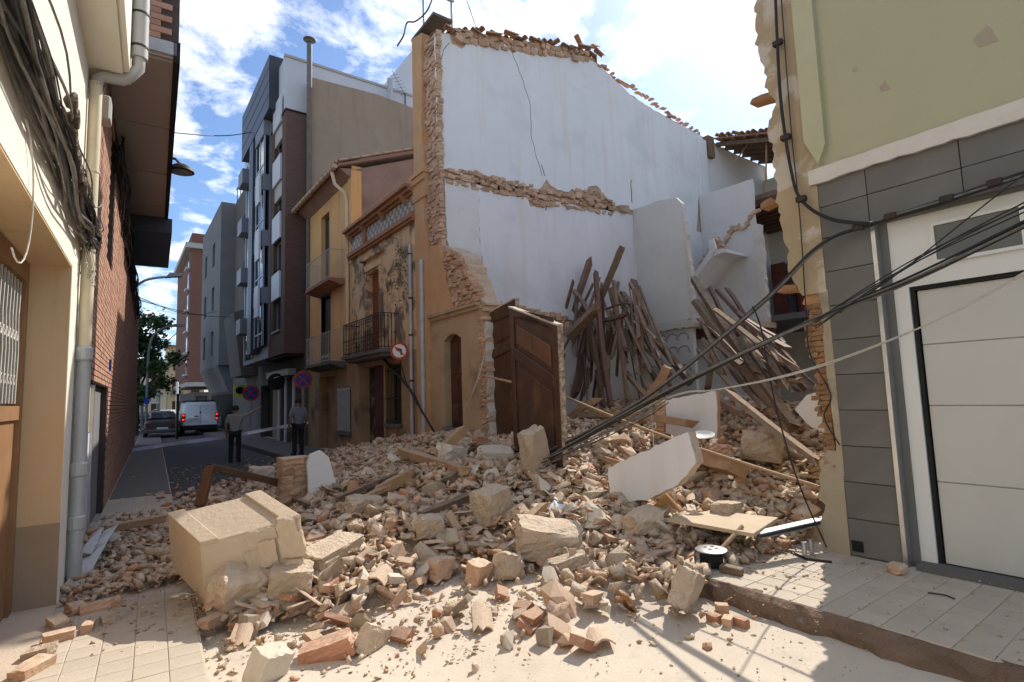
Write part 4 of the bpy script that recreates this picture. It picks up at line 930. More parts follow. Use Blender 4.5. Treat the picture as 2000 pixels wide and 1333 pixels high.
# rainwater pipe: fat grey upper pipe, swan neck, painted pipe, zinc foot
MB().tube([(.44, .6, 7.4), (.44, .6, 5.72)], .085, 14).build('upper_pipe', m_pvc, t, smooth=True)
for z in (6.25, 5.85): MB().lathe((.44, .6, z), [(.092, -.012), (.092, .012)], 2, 14).build('pipe_clip', m_iron, t)
MB().tube([(.44, .6, 5.74), (.44, .6, 5.6), (.36, .6, 5.48), (.3, .6, 5.42), (.13, .58, 5.4), (.08, .57, 5.36), (.07, .56, 5.26)], .06, 12).build('swan_neck', m_pvc, t, smooth=True)
MB().tube([(.07, .56, 5.3), (.07, .53, 2.4)], .058, 14).build('painted_pipe', m_pipe_cream, t, smooth=True)
for z in (4.3, 3.2): MB().lathe((.07, .55, z), [(.065, -.012), (.065, .012)], 2, 14).build('pipe_clip', m_pipe_cream, t)
MB().tube([(.07, .53, 2.42), (.07, .5, .06)], .062, 14).build('zinc_pipe', m_zinc, t, smooth=True)
for z in (2.36, 1.2, .68): MB().lathe((.07, .515, z), [(.063, -.08), (.078, -.06), (.078, .05), (.063, .07)], 2, 14).build('pipe_socket', m_zinc, t)
# cables running along its wall
def cable_thing(name, label, n, path, spread, rads, mats, seed, sag=.0, frame=None, loc=(0, 0, 0), parts='cable', wig=.02):
    r = random.Random(seed)
    o = thing(name, LO if frame else loc, label, 'cables', rotz=LROT if frame else 0)
    for k in range(n):
        ox, oz = r.uniform(0, spread[0]), r.uniform(-spread[1], spread[1]); ph = r.uniform(0, 6.28); pts = []
        for i in range(len(path)-1):
            a, b_ = Vector(path[i]), Vector(path[i+1]); m_ = max(3, int((b_-a).length/.22))
            for j in range(m_):
                t_ = j/m_; p = a.lerp(b_, t_); u = (i+t_)
                p += Vector((ox, 0, oz*(1+.5*math.sin(u*2+ph))))+Vector((wig*math.sin(u*5+ph), wig*math.sin(u*3.1+ph*2), wig*1.6*math.sin(u*4.2+ph*3)))
                p.z -= sag*math.sin(math.pi*(i+t_)/(len(path)-1)); pts.append(p)
        pts.append(Vector(path[-1])+Vector((ox*.6, 0, oz*.6)))
        MB().tube(pts, r.choice(rads), 5).build(parts, r.choice(mats), o, smooth=True)
    return o
cb1 = cable_thing('wall_cable_run', 'thick tangle of grey and black cables along the cream wall', 46, [(.03, -6, 3.75), (.03, -4, 3.72), (.03, -2.4, 3.68), (.03, -1, 3.7), (.03, .1, 3.66), (.04, .5, 3.58), (.04, .68, 3.5)], (.13, .2), (.005, .007, .009, .013), (m_cable_g, m_cable_g, m_cable, mat('dusty_cable', (.30, .27, .23), (.18, .16, .14), 15, .7, .05)), 71, frame=1)
for k in range(7):
    q = MB(); c = Vector((.12+.03*rnd.random(), -1.9+.14*k, 3.9-.05*k)); q.tube([c+Vector((.02, .06*math.cos(a), .06*math.sin(a))) for a in np.linspace(0, 6.3, 14)], .016, 5); q.lathe(c, [(.02, -.05), (.04, -.03), (.04, .03), (.02, .05)], 1, 8); q.build('insulator', mat('brown_clamp', (.12, .085, .06), rough=.7), cb1)
cable_thing('riser_cables', 'black cables rising behind the painted downpipe on the left', 16, [(.03, .72, 3.5), (.02, .74, 4.5), (.02, .76, 5.6), (.02, .78, 6.6)], (.1, .0), (.007, .01), (m_cable,), 72, frame=1)
q = MB()
for k in range(12):
    a0 = rnd.uniform(0, 6); q.tube([L2W(.05+.02*k % .08, .45+.01*k, 3.55)+Vector((.03*math.sin(a), .08*math.cos(a+a0)*rnd.uniform(.6, 1.3), -.12-.14*math.sin(a)-.02*k)) for a in np.linspace(0, 5, 9)], .005, 4)
single('cable_ends', q, m_cable_w, 'pale frayed cable ends hanging beside the painted downpipe', 'cables')
q = MB(); q.tube([L2W(.02, -2.5+.35*math.sin(a_), 3.05+.42*math.cos(a_)) for a_ in np.linspace(0, 3.6, 16)], .005, 6); single('cable_loop', q, m_cable_w, 'single pale cable loop hanging over the doorway at the left edge', 'cable')
q = MB().box(.02, .16, 1.2, 1.45, 5.2, 5.5); o = MB()
bx = [tuple(L2W(*p)) for p in q.v]; q.v = bx; single('junction_box', q, m_pvc, 'small grey junction box under the brick overhang', 'box', bevel=.02)

# ============================================================ LEFT: brick building
t = thing('brick_building', LO, 'red brick building on the left with dark panelled overhang', 'building', rotz=LROT)
ops = [(1.15, 5.4, 0, 2.15), (4.0, 5.2, 4.15, 6.3)]
q = holes_wall(MB(), 'x', -.4, -.012, .68, 24, 0, 6.6, ops); q.build('wall_core', m_mortar, t)
BL, BH = .25, .08
bq = MB().box(-.02, .0, -BL/2+.006, BL/2-.006, -BH/2+.008, BH/2-.008); bme = bpy.data.meshes.new('brick'); bme.from_pydata(bq.v, [], bq.f); bm = bmesh.new(); bm.from_mesh(bme); bmesh.ops.recalc_face_normals(bm, faces=bm.faces); bm.to_mesh(bme); bm.free(); bme.materials.append(m_brick_red)
cnt = 0; sv, sf, stint = [], [], []; r = random.Random(8)
for row in range(int(6.5/BH)):
    z = .04+row*BH
    for k in range(93):
        y = .82+k*BL+(BL/2 if row % 2 else 0)
        if y > 23.8 or any(a-.05 < y < b_+.05 and c-.02 < z < d+.02 for a, b_, c, d in ops): continue
        if 5.4 < y < 6.7 and z > 1.0 and z < 5.6 and cnt < 300:
            o = bpy.data.objects.new('brick', bme); COL.objects.link(o); o.parent = t; o.location = (r.uniform(-.002, .003), y, z); cnt += 1
        else:
            n0 = len(sv); dx_ = r.uniform(-.002, .003); sv += [(a+dx_, b_+y, c+z) for a, b_, c in bq.v]; sf += [tuple(i+n0 for i in f) for f in bq.f]; stint += [r.uniform(.8, 1.15)]*8
bm_ = MB(); bm_.v = sv; bm_.f = sf; so = bm_.build('brickwork', m_brick_red_s, t); tag(so, kind='stuff')
ca = so.data.color_attributes.new('tint', 'FLOAT_COLOR', 'POINT')
ca.data.foreach_set('color', [c for v_ in stint for c in (v_, v_, v_, 1.0)])
MB().box(-.38, -.1, .9, 5.5, -.01, 2.2).build('recess_back', m_conc, t)
MB().box(-.1, -.06, 1.2, 3.2, .05, 1.45).build('meter_cabinet_door', m_panel_w, t)
MB().box(-.1, -.07, 1.2, 3.2, 1.47, 2.13).build('upper_panel', m_pipe_cream, t)
MB().box(-.1, -.03, 3.2, 3.32, .05, 2.13).build('cabinet_post', m_alu, t)
MB().box(-.06, -.03, 1.25, 1.28, .1, 2.1).box(-.06, -.03, 2.2, 2.23, .1, 2.1).build('cabinet_frame', m_alu, t)
q = MB().box(-.2, -.12, 4.0, 4.06, 4.15, 6.3).box(-.2, -.12, 5.14, 5.2, 4.15, 6.3).box(-.2, -.12, 4.57, 4.63, 4.15, 6.3).box(-.2, -.12, 4.06, 5.14, 4.15, 4.2); wv = q.build('window', m_gframe, t); MB().box(-.18, -.16, 4.06, 5.14, 4.2, 6.3).build('pane', m_glass, wv)
MB().box(.002, .03, 5.42, 5.5, 2.45, 2.65).build('number_plate', m_bluesign, t)
# overhang
MB().box(-.4, .82, 1.9, 13.2, 6.56, 6.7).build('overhang_soffit', mat('brown_grey_panel', (.36, .325, .305), (.31, .28, .26), 1, .6, .03), t)
for k in range(5): MB().box(.02, .8, 1.95+k*2.2, 4.1+k*2.2, 6.53, 6.56).build('soffit_panel', MATS['brown_grey_panel'], t)
MB().box(.78, .86, 1.86, 13.25, 6.5, 6.8).build('fascia', m_dark, t)
MB().box(-.4, .82, 1.86, 1.9, 6.6, 6.78).build('flashing', m_zinc, t)
MB().box(-.4, .84, 1.9, 13.2, 6.8, 7.9).build('bay_core', m_mortar, t)
be = MB(); tint = []
for row in range(12):
    z = 6.84+row*.09
    for k in range(5):
        x = -.28+k*.26+(.13 if row % 2 else 0)
        if x+.12 > .86: continue
        o = MB().box(x-.125, x+.125, 1.875, 1.9, z-.04, z+.04).build('brick', m_brick_red, t)
MB().box(.0, .95, 9.4, 13.6, 6.15, 6.52).build('dark_canopy', m_navy, t)
# cables fixed along the brick wall
cable_thing('brick_wall_cables', 'black cable tangle hanging along the brick wall under the overhang', 18, [(.02, 4.6, 6.2), (.02, 6.5, 5.9), (.02, 9, 5.7), (.02, 12, 5.6), (.02, 15, 5.5), (.02, 19, 5.4)], (.12, .35), (.012, .018), (m_cable,), 73, frame=1, wig=.05)
# ============================================================ RUBBLE HEAP
HC = np.array([(.6,4,0),(1,4,0),(1.7,4.1,0),(2.7,4.6,0),(3.3,4.6,0.02),(4,4.2,.04),(4.6,3.9,.15),(5,3.4,.16),(5.3,3,.15),(5.7,2.7,.15),(-.4,5.2,.06),(-.4,7,.08),(-.2,9,.04),(.3,12,.0),(1,14,0),(2.6,15.2,0),(4,16.8,.02),(5.5,17.3,.1),
 (1,6,.14),(2,5.4,.28),(2.2,7,.42),(3,6,.45),(3,8,.6),(4,7,.78),(4.2,9,.8),(4.5,11,.72),(5,8,.95),(5.3,9.5,1.02),(5.4,11.5,.85),(5.4,13.5,.6),(5.6,15.5,.35),(2,9,.3),(1.2,8,.22),(1,10,.05),(2,11.5,.08),(3,12.8,.14),(4,5.3,.36),(4.5,5,.4),(5,4.2,.3),(5,6,.72),(5.7,5,.5),(5.7,3.8,.36),
 (6,6.5,1.0),(7,5,.75),(7,7.5,1.2),(8,6,1.15),(9,7,1.4),(10,8.5,1.5),(11,9.5,1.5),(12,8,1.45),(12,10.4,1.3),(14,8,1.3),(9,10.3,1.2),(7,10.3,1.0),(8,4,.8),(9,5,1.05),(11,6,1.25),(16,8,1.2),(8,3,.8),(6.5,3,.5),(14,5,1.2),
 (1.5,2.5,0),(3,2.5,0),(4.6,2.2,.1),(0,3,0),(-.3,4.2,.03),(3,17,0),(1,17,0),(5.5,19,.05)])
def H(x, y):
    x = np.asarray(x, float); y = np.asarray(y, float)
    d2 = (x[..., None]-HC[:, 0])**2+(y[..., None]-HC[:, 1])**2+.05
    w = d2**-2.0; return (w*HC[:, 2]).sum(-1)/w.sum(-1)
def Hs(x, y): return float(H(np.array([x]), np.array([y]))[0])
def on_heap(px, py, lift=0.0):
    d = CF+CR*(px-1000)/FPX-CU*(py-666.5)/FPX
    for k in range(60, 3000):
        t_ = k*.008
        p = np.array([0, 0, EYE])+d*t_
        if p[2] <= max(Hs(p[0], p[1]), 0)+lift: return Vector(p)
    return Vector(p)
# the dusty body of the heap
gx, gy = np.arange(-.5, 16.6, .1), np.arange(2.7, 18.2, .1); GX, GY = np.meshgrid(gx, gy, indexing='ij'); GZ = H(GX, GY)
rs = np.random.RandomState(4)
nz = rs.normal(size=GX.shape); nz = (nz+np.roll(nz, 1, 0)+np.roll(nz, 1, 1)+np.roll(nz, -1, 0))/2
amp = np.clip(GZ*1.5, 0, 1); GZ2 = GZ-.045+amp*(.035*nz)
GZ2 = GZ2-.1*np.clip(1-GZ/.2, 0, 1)-np.where(GY < 4.5, .12, 0)
ni, nj = GX.shape; me = bpy.data.meshes.new('rubble_mound')
vs_ = np.stack([GX, GY, GZ2], -1).reshape(-1, 3); idx = np.arange(ni*nj).reshape(ni, nj)
fs_ = np.stack([idx[:-1, :-1], idx[1:, :-1], idx[1:, 1:], idx[:-1, 1:]], -1).reshape(-1, 4)
me.from_pydata(vs_.tolist(), [], fs_.tolist())
m_mound = mat('mound_dust', (.57, .445, .325), (.42, .315, .22), 3.5, .97, .8, 22, contrast=.2)
me.materials.append(m_mound); o = bpy.data.objects.new('rubble_mound', me); COL.objects.link(o)
tag(o, 'dusty beige body of the rubble heap', 'rubble', kind='stuff')

RDUST = (.67, .56, .435)
m_r_stone = mat('rubble_stone', (.60, .485, .36), (.49, .375, .265), 6, .95, .4, 22, random_col=.14, dust=RDUST, damt=.6)
m_r_brick = mat('rubble_brick', (.57, .385, .26), (.50, .30, .185), 5, .95, .3, 26, random_col=.16, dust=RDUST, damt=.7)
m_r_red = mat('rubble_red_brick', (.48, .24, .145), (.40, .19, .11), 5, .95, .3, 26, random_col=.16, dust=RDUST, damt=.55)
m_r_tile = mat('rubble_tile', (.57, .42, .30), (.47, .30, .20), 5, .92, .2, 26, random_col=.14, dust=RDUST, damt=.65)
m_r_plaster = mat('rubble_plaster', (.66, .60, .51), (.56, .48, .38), 4, .95, .2, 20, random_col=.08, dust=RDUST, damt=.4)
m_r_mass = mat('rubble_mass', (.62, .485, .355), (.51, .38, .265), 6, .95, .4, 26, attr=True, dust=RDUST, damt=.6)

def shard_mesh(name, m_, seed):                       # curved piece of roof tile, broken edge
    r = np.random.RandomState(seed); q = MB(); n = 7; L0, L1 = -.5, .5
    xs = np.linspace(-.5, .5, n); top = []; 
    for side in (0, 1):
        for e, yb in ((0, L0), (1, L1)):
            for k in range(n): q.v.append((xs[k], yb+r.uniform(-.18, .12)*(1 if side == 0 else 1)*(e*2-1 if False else 1), .25*(1-(2*xs[k])**2)-(.1 if side else 0)))
    for k in range(2*n): q.v[2*n+k] = (q.v[k][0], q.v[k][1], q.v[k][2]-.09)
    for k in range(n-1): q.f += [(k, k+1, n+k+1, n+k), (2*n+k+1, 2*n+k, 3*n+k, 3*n+k+1), (k+1, k, 2*n+k, 2*n+k+1), (n+k, n+k+1, 3*n+k+1, 3*n+k)]
    for k in (0, n-1): q.f.append((k, n+k, 3*n+k, 2*n+k))
    me = bpy.data.meshes.new(name); me.from_pydata(q.v, [], q.f); bm = bmesh.new(); bm.from_mesh(me); bmesh.ops.recalc_face_normals(bm, faces=bm.faces); bm.to_mesh(me); bm.free(); me.materials.append(m_); return me
bricks = [rock_mesh('broken_brick', [m_r_brick, m_r_brick, m_r_red, m_r_stone, m_r_brick, m_r_plaster][i % 6], 400+i, 1, 1, 1, 1, 2 if i % 3 else 3, .035, .72) for i in range(18)]
stones = [hull_mesh('stone_fragment', [m_r_stone, m_r_stone, m_r_plaster, m_r_brick][i % 4], 500+i, 1, 1, 1, 16) for i in range(20)]
shards = [shard_mesh('tile_shard', m_r_tile, 600+i) for i in range(8)]
r = random.Random(99)
def place(me, name, p, sc, rot, label, cat, group):
    o = bpy.data.objects.new(name, me); COL.objects.link(o); o.location = p; o.scale = sc; o.rotation_euler = rot; return tag(o, label, cat, group)
def visible_spot():
    while True:
        u = r.random()
        if u < .62: px, py = r.uniform(380, 1180), r.uniform(880, 1280)
        else: px, py = r.uniform(1050, 1610), r.uniform(790, 1110)
        p = on_heap(px, py)
        if p.y > 14 or p.x > 9 or (p.x > 5.6 and p.y < 2.9): continue
        h = Hs(p.x, p.y)
        if h < .04 and r.random() < .8: continue
        if (p.x > 4.1 and p.y < 3.6) or (p.x < .65 and p.y < 6.4): continue
        return p
for k in range(285):
    p = visible_spot(); L_ = r.uniform(.13, .27); w_ = r.uniform(.09, .14); t_ = r.uniform(.04, .07)
    place(r.choice(bricks), 'broken_brick', (p.x, p.y, p.z+r.uniform(0, .07)), (L_, w_, t_), (r.gauss(0, .42), r.gauss(0, .42), r.random()*6.28), 'dusty broken brick lying loose in the rubble heap', 'brick', 'broken bricks in the heap')
for k in range(270):
    p = visible_spot(); s_ = r.choice((.08, .1, .12, .15, .2, .26))*r.uniform(.85, 1.15)
    place(r.choice(stones), 'stone_fragment', (p.x, p.y, p.z+s_*.12), (s_*r.uniform(1, 1.9), s_*r.uniform(.7, 1.3), s_*r.uniform(.35, .9)), (r.gauss(0, .5), r.gauss(0, .5), r.random()*6.28), 'rough beige stone or mortar lump in the rubble heap', 'stone', 'loose stones in the heap')
for k in range(170):
    p = visible_spot(); s_ = r.uniform(.12, .24)
    place(r.choice(shards), 'tile_shard', (p.x, p.y, p.z+.04), (s_*.8, s_*1.1, s_*.7), (r.gauss(0, .5), r.gauss(0, .5), r.random()*6.28), 'curved shard of clay roof tile in the rubble heap', 'tile', 'broken roof tiles in the heap')
sheets = [hull_mesh('plaster_sheet', [m_white, m_r_plaster][i % 2], 650+i, 1, 1, 1, 18) for i in range(6)]
for k in range(26):
    p = visible_spot(); s_ = r.uniform(.18, .42)
    place(r.choice(sheets), 'plaster_sheet', (p.x, p.y, p.z+.06), (s_, s_*r.uniform(.5, .9), .035), (r.gauss(0, .45), r.gauss(0, .45), r.random()*6.28), 'flat piece of white plaster lying in the rubble heap', 'plaster', 'plaster pieces in the heap')
# the uncountable rest as one mass
protoV, protoF = [], []
for i in range(24):
    if i % 3 == 0: me = rock_mesh('x', m_r_mass, 700+i, 1, .55, .3, 0, 3, .07, .62)
    elif i % 3 == 1: me = hull_mesh('x', m_r_mass, 700+i, 1, .8, .65, 12)
    else: me = rock_mesh('x', m_r_mass, 700+i, 1, .7, .15, 0, 3, .08, .6)
    protoV.append(np.array([v.co[:] for v in me.vertices])); protoF.append(np.array([list(p.vertices[:3])+([p.vertices[3]] if len(p.vertices) > 3 else [-1]) for p in me.polygons])); bpy.data.meshes.remove(me)
rs = np.random.RandomState(17); AV, AF, AT = [], [], []; base = 0
def rotm(a, b_, c):
    ca, sa, cb_, sb, cc, sc = math.cos(a), math.sin(a), math.cos(b_), math.sin(b_), math.cos(c), math.sin(c)
    return np.array([[cb_*cc, sa*sb*cc-ca*sc, ca*sb*cc+sa*sc], [cb_*sc, sa*sb*sc+ca*cc, ca*sb*sc-sa*cc], [-sb, sa*cb_, ca*cb_]])
TINTS = [(1, 1, 1), (1.08, 1.02, .95), (.92, .72, .56), (.95, .82, .68), (1.18, 1.18, 1.18), (.78, .72, .66), (.88, .52, .34), (1.1, 1.1, 1.08), (.66, .6, .55)]
def mass(n, x0, x1, y0, y1, s0, s1, hmin=.03, sparse=0, dark=1.0):
    global base
    xs = rs.uniform(x0, x1, n*3); ys = rs.uniform(y0, y1, n*3); hs = H(xs, ys)
    ok = (hs > hmin+rs.uniform(-.03, .12, n*3)) if not sparse else np.ones(n*3, bool)
    ok &= ~((xs < .62) & (ys < 6.3) & (s1 > .06))
    xs, ys, hs = xs[ok][:n], ys[ok][:n], hs[ok][:n]
    sz = s0+(s1-s0)*rs.uniform(0, 1, len(xs))**2.2
    for x, y, h, s_ in zip(xs, ys, hs, sz):
        i = rs.randint(24); R = rotm(rs.normal()*.5, rs.normal()*.5, rs.uniform(0, 6.28))
        zb = h
        if KX-.03 < x < XF and y < 4.3: zb = max(zb, .149)
        v = protoV[i]*s_@R.T+np.array([x, y, max(zb, 0)+s_*.12+rs.uniform(0, .04)*(0 if sparse else 1)])
        AV.append(v); AF.append(np.where(protoF[i] < 0, -1, protoF[i]+base)); base += len(v)
        tt = np.array(TINTS[rs.randint(len(TINTS))])*rs.uniform(.82, 1.15)*dark; AT.append(np.repeat(np.append(tt, 1)[None], len(v), 0))
mass(4200, -.2, 6.2, 3.6, 13, .07, .2)
mass(3200, 3.2, 7.5, 3.0, 9, .06, .19)
mass(9500, .3, 6, 3.8, 11, .025, .085, .015)
mass(2600, 5.6, 13, 3.0, 10.5, .08, .28)
mass(3500, 5.6, 10, 3.0, 10.5, .04, .12)
mass(1300, -.35, 1.2, 6.4, 10, .04, .15, .01)
mass(900, .3, 5.6, 9, 17.5, .05, .2, .02)
mass(900, .4, 4.15, 1.6, 5.2, .006, .026, 0, 1)
mass(500, .6, 4.1, 3.4, 5.2, .01, .05, 0, 1)
mass(60, .6, 4.1, 2.2, 4.6, .04, .09, 0, 1)
mass(260, 4.25, 5.7, .6, 3.9, .008, .03, 0, 1)
mass(160, 4.25, 5.7, 2.3, 3.9, .01, .05, 0, 1)
mass(700, -.3, .7, 3.2, 8, .012, .05, 0, 1)
mass(900, .6, 5, 9.5, 19, .02, .07, 0, 1)
AVc, AFq, ATc = np.concatenate(AV), np.concatenate(AF), np.concatenate(AT)
me = bpy.data.meshes.new('rubble'); me.vertices.add(len(AVc)); me.vertices.foreach_set('co', AVc.ravel())
cntl = (AFq >= 0).sum(1); flat = AFq.ravel(); flat = flat[flat >= 0]; me.loops.add(len(flat)); me.loops.foreach_set('vertex_index', flat); me.polygons.add(len(AFq)); me.polygons.foreach_set('loop_start', np.concatenate([[0], np.cumsum(cntl)[:-1]])); me.update(calc_edges=True)
ca = me.color_attributes.new('tint', 'FLOAT_COLOR', 'POINT'); ca.data.foreach_set('color', ATc.ravel()); me.materials.append(m_r_mass)
o = bpy.data.objects.new('rubble', me); COL.objects.link(o); tag(o, 'small broken stones, bricks and grit of the rubble heap', 'rubble', kind='stuff')

# ------------------------------------------------------------ named pieces in the heap
def hero(name, px, py, size, rot, m_, label, cat, seed, cuts=7, clip=8, nz_=.02, keep=.62, lift=.0):
    p = on_heap(px, py, lift); me = rock_mesh(name, m_, seed, *size, cuts, clip, nz_, keep)
    o = bpy.data.objects.new(name, me); COL.objects.link(o); o.location = (p.x, p.y, p.z+size[2]*.12); o.rotation_euler = rot; return tag(o, label, cat)
hero('masonry_lump', 466, 1158, (.46, .34, .34), (.3, .1, .4), m_r_stone, 'pale crumbling masonry lump leaning on the big moulded block', 'stone', 11, lift=.1)
hero('mortared_block', 568, 1140, (.34, .28, .24), (.1, .15, -.3), m_r_stone, 'square tan block with a crust of grey mortar on top', 'stone', 12, clip=4, keep=.8, lift=.1)
hero('cornice_piece', 648, 1078, (.56, .3, .13), (.1, -.12, .5), m_r_stone, 'flat pale cornice piece behind the mortared block', 'stone', 13, clip=3, keep=.8, lift=.1)
hero('red_brick_block', 642, 1272, (.36, .16, .13), (.1, -.25, -.5), m_r_red, 'bright red-orange brick lump on the road in front', 'brick', 14, clip=4, keep=.75, lift=.04)
hero('stone_wedge', 726, 1258, (.24, .15, .2), (.2, .5, .6), m_r_stone, 'pointed tan stone wedge right of the red brick lump', 'stone', 15, clip=6, lift=.03)
hero('plaster_corner', 522, 1318, (.22, .16, .26), (.3, .2, .5), m_r_plaster, 'white plaster corner piece at the bottom edge of the picture', 'plaster', 16, clip=3, keep=.8, lift=.03)
hero('large_stone_block', 1072, 1062, (.68, .42, .34), (.15, .18, -.45), m_r_stone, 'largest pale stone block at the front of the heap', 'stone', 17, clip=6, keep=.72, nz_=.03, lift=.12)
hero('yellow_stone_block', 958, 995, (.42, .3, .38), (.1, -.12, .35), m_r_stone, 'upright yellowish stone block in the middle of the heap', 'stone', 18, clip=4, keep=.78, lift=.12)
hero('round_stone', 995, 1112, (.26, .24, .24), (0, .3, 0), m_r_stone, 'rounded pale stone below the large stone block', 'stone', 19, lift=.08)
hero('orange_stone', 936, 1125, (.24, .18, .22), (.2, 0, .4), m_r_brick, 'orange-tinted stone left of the rounded pale stone', 'stone', 20, lift=.07)
hero('long_stone', 1110, 1104, (.36, .17, .16), (0, -.2, -.4), m_r_stone, 'long pale stone under the right end of the large block', 'stone', 21, lift=.06)
hero('smooth_stone', 1258, 1022, (.38, .28, .24), (.1, 0, -.2), m_r_stone, 'smooth pale boulder left of the plywood triangle', 'stone', 22, lift=.1)
hero('kerb_stone_lump', 1342, 1160, (.28, .18, .3), (.3, .4, .3), m_r_stone, 'crumbling stone tipped against the broken kerb', 'stone', 23, nz_=.04, lift=.08)
hero('tan_boulder', 858, 1113, (.28, .2, .18), (0, .1, .3), m_r_brick, 'tan boulder in the shaded hollow of the heap', 'stone', 24, lift=.07)
hero('grey_boulder', 838, 1032, (.28, .2, .2), (.2, .1, 0), m_r_stone, 'grey-tan boulder above the shaded hollow', 'stone', 25, lift=.08)
hero('brick_slab_lump', 705, 990, (.44, .28, .2), (.1, .1, .3), m_r_stone, 'broad tan lump beside the white slab and brick stump', 'stone', 26, lift=.08)
hero('door_stop_block', 1043, 885, (.36, .22, .52), (.1, -.25, .2), m_r_stone, 'upright stone block leaning against the brown door leaf', 'stone', 27, clip=4, keep=.75, lift=.3)
hero('white_block', 880, 890, (.42, .3, .26), (.2, .2, .3), m_r_plaster, 'white block on the heap in front of the narrow door', 'plaster', 28, clip=4, keep=.75, lift=.1)
hero('white_slab_piece', 968, 892, (.5, .32, .2), (.3, .1, -.3), m_r_plaster, 'white slab piece at the foot of the left door leaf', 'plaster', 29, clip=4, keep=.75, lift=.1)
hero('pinkish_brick', 938, 863, (.26, .13, .12), (0, .1, .3), m_r_red, 'pinkish brick on the heap just left of the doors', 'brick', 30, clip=2, keep=.85, lift=.12)
hero('big_rubble_block', 1490, 880, (.75, .5, .4), (.1, .1, .5), m_r_stone, 'large tan block below the wide fallen plank', 'stone', 31, clip=5, keep=.72, lift=.2)
hero('tan_block', 1400, 890, (.4, .28, .25), (.2, .1, .8), m_r_brick, 'tan block between white slab and wide plank', 'stone', 32, clip=3, keep=.8, lift=.15)
hero('block_by_jamb', 1420, 1000, (.38, .22, .17), (0, .1, .2), m_r_stone, 'ribbed pale block behind the plywood sheet', 'stone', 33, clip=3, keep=.8, lift=.08)
for i, (px, py, s_, w_) in enumerate(((112, 1222, .17, 'nearest the reveal'), (150, 1195, .2, 'under the zinc pipe'), (188, 1190, .24, 'longest of the group by the pipe'), (210, 1215, .15, 'right of the group by the pipe'), (172, 1232, .12, 'smallest of the group by the pipe'), (116, 1250, .19, 'alone on the left pavement'), (78, 1282, .18, 'second from the bottom on the left pavement'), (62, 1312, .22, 'lowest on the left pavement'), (228, 1182, .12, 'last of the row beside the pipe'))):
    p = PZ(px, py, .07); me = rock_mesh('pavement_brick', m_r_brick if i % 3 else m_r_stone, 800+i, s_, s_*.6, .07, 3, 3, .03, .75); o = bpy.data.objects.new('pavement_brick', me); COL.objects.link(o); o.location = (p.x, p.y, .095); o.rotation_euler = (r.gauss(0, .1), r.gauss(0, .1), r.random()*3); tag(o, 'dusty brick piece on the left pavement, '+w_, 'brick', 'bricks on the left pavement')
for i, (px, py) in enumerate(((1395, 1210), (1422, 1216), (1448, 1218), (1410, 1190))):
    p = PZ(px, py, .02); me = rock_mesh('road_brick', m_r_red if i % 2 == 0 else m_r_brick, 830+i, .1, .07, .06, 2, 3, .03, .75); o = bpy.data.objects.new('road_brick', me); COL.objects.link(o); o.location = (p.x, p.y, .03); o.rotation_euler = (0, 0, r.random()*3); tag(o, 'small brick bit in the cluster on the road before the kerb', 'brick', 'brick bits on the road')
p = PZ(1752, 1112, .18); me = rock_mesh('pavement_stone', m_r_brick, 850, .17, .12, .08, 3, 5); o = bpy.data.objects.new('pavement_stone', me); COL.objects.link(o); o.location = p; tag(o, 'single shaded stone at the foot of the garage door post', 'stone')

# ---- big moulded masonry block
A_, B_, C_, D_ = Vector((.41, 6.2, .77)), Vector((.60, 5.38, .62)), Vector((1.33, 5.05, .79)), Vector((1.16, 5.85, .93))
dn = Vector((.05, .03, -.5))
t = thing('masonry_block', (.9, 5.6, .1), 'big fallen masonry block with moulded pale plaster faces', 'masonry block')
q = MB().add([A_, B_, C_, D_, A_+dn, B_+dn, C_+dn, D_+dn], [(0, 1, 2, 3), (7, 6, 5, 4), (0, 4, 5, 1), (1, 5, 6, 2), (2, 6, 7, 3), (3, 7, 4, 0)])
m_blk = mat('block_plaster', (.64, .535, .40), (.55, .445, .325), 2.2, .93, .25, 18, stain=(.44, .35, .25), sscale=2, samt=.5, dust=(.5, .39, .28), damt=.7)
q.build('core', m_blk, t, bevel=.015)
nrm = (B_-A_).cross(D_-A_).normalized(); nrm = nrm if nrm.z > 0 else -nrm
for e0, e1, d_ in ((A_, B_, (D_-A_).normalized()), (D_, C_, (A_-D_).normalized())):
    q = MB(); w_ = .15; hh = nrm*.028
    q.add([e0-nrm*.01, e1-nrm*.01, e1+d_*w_-nrm*.01, e0+d_*w_-nrm*.01, e0+hh, e1+hh, e1+d_*w_+hh, e0+d_*w_+hh], [(3, 2, 1, 0), (4, 5, 6, 7), (0, 1, 5, 4), (1, 2, 6, 5), (2, 3, 7, 6), (3, 0, 4, 7)]); q.build('moulding', m_blk, t, bevel=.006)
fx = (C_-B_); fn = (C_-B_).cross(dn).normalized(); fn = fn if fn.y < 0 else -fn
rr = random.Random(12)
for iu in range(2, 5):
    for iv in range(3):
        if rr.random() < .3: continue
        u = (iu+.5)/5+rr.uniform(-.05, .05); v = (iv+.5)/3+rr.uniform(-.06, .06); c = B_+fx*u+dn*v+fn*rr.uniform(-.035, .0)
        me = rock_mesh('facing_stone', m_blk, 900+iu*3+iv, 1, 1, 1, 6, 4, .02, .72)
        o = bpy.data.objects.new('facing_stone', me); COL.objects.link(o); o.parent = t; off_ = OFF[t.as_pointer()]
        M3 = Matrix((fx.normalized(), fn, dn.normalized())).transposed().to_4x4()
        o.matrix_local = Matrix.Translation(c-Vector(off_)) @ M3 @ Matrix.Rotation(rr.uniform(-.08, .08), 4, 'Y') @ Matrix.Diagonal((fx.length/5*rr.uniform(.8, 1.2), .09, .2*rr.uniform(.8, 1.2), 1))
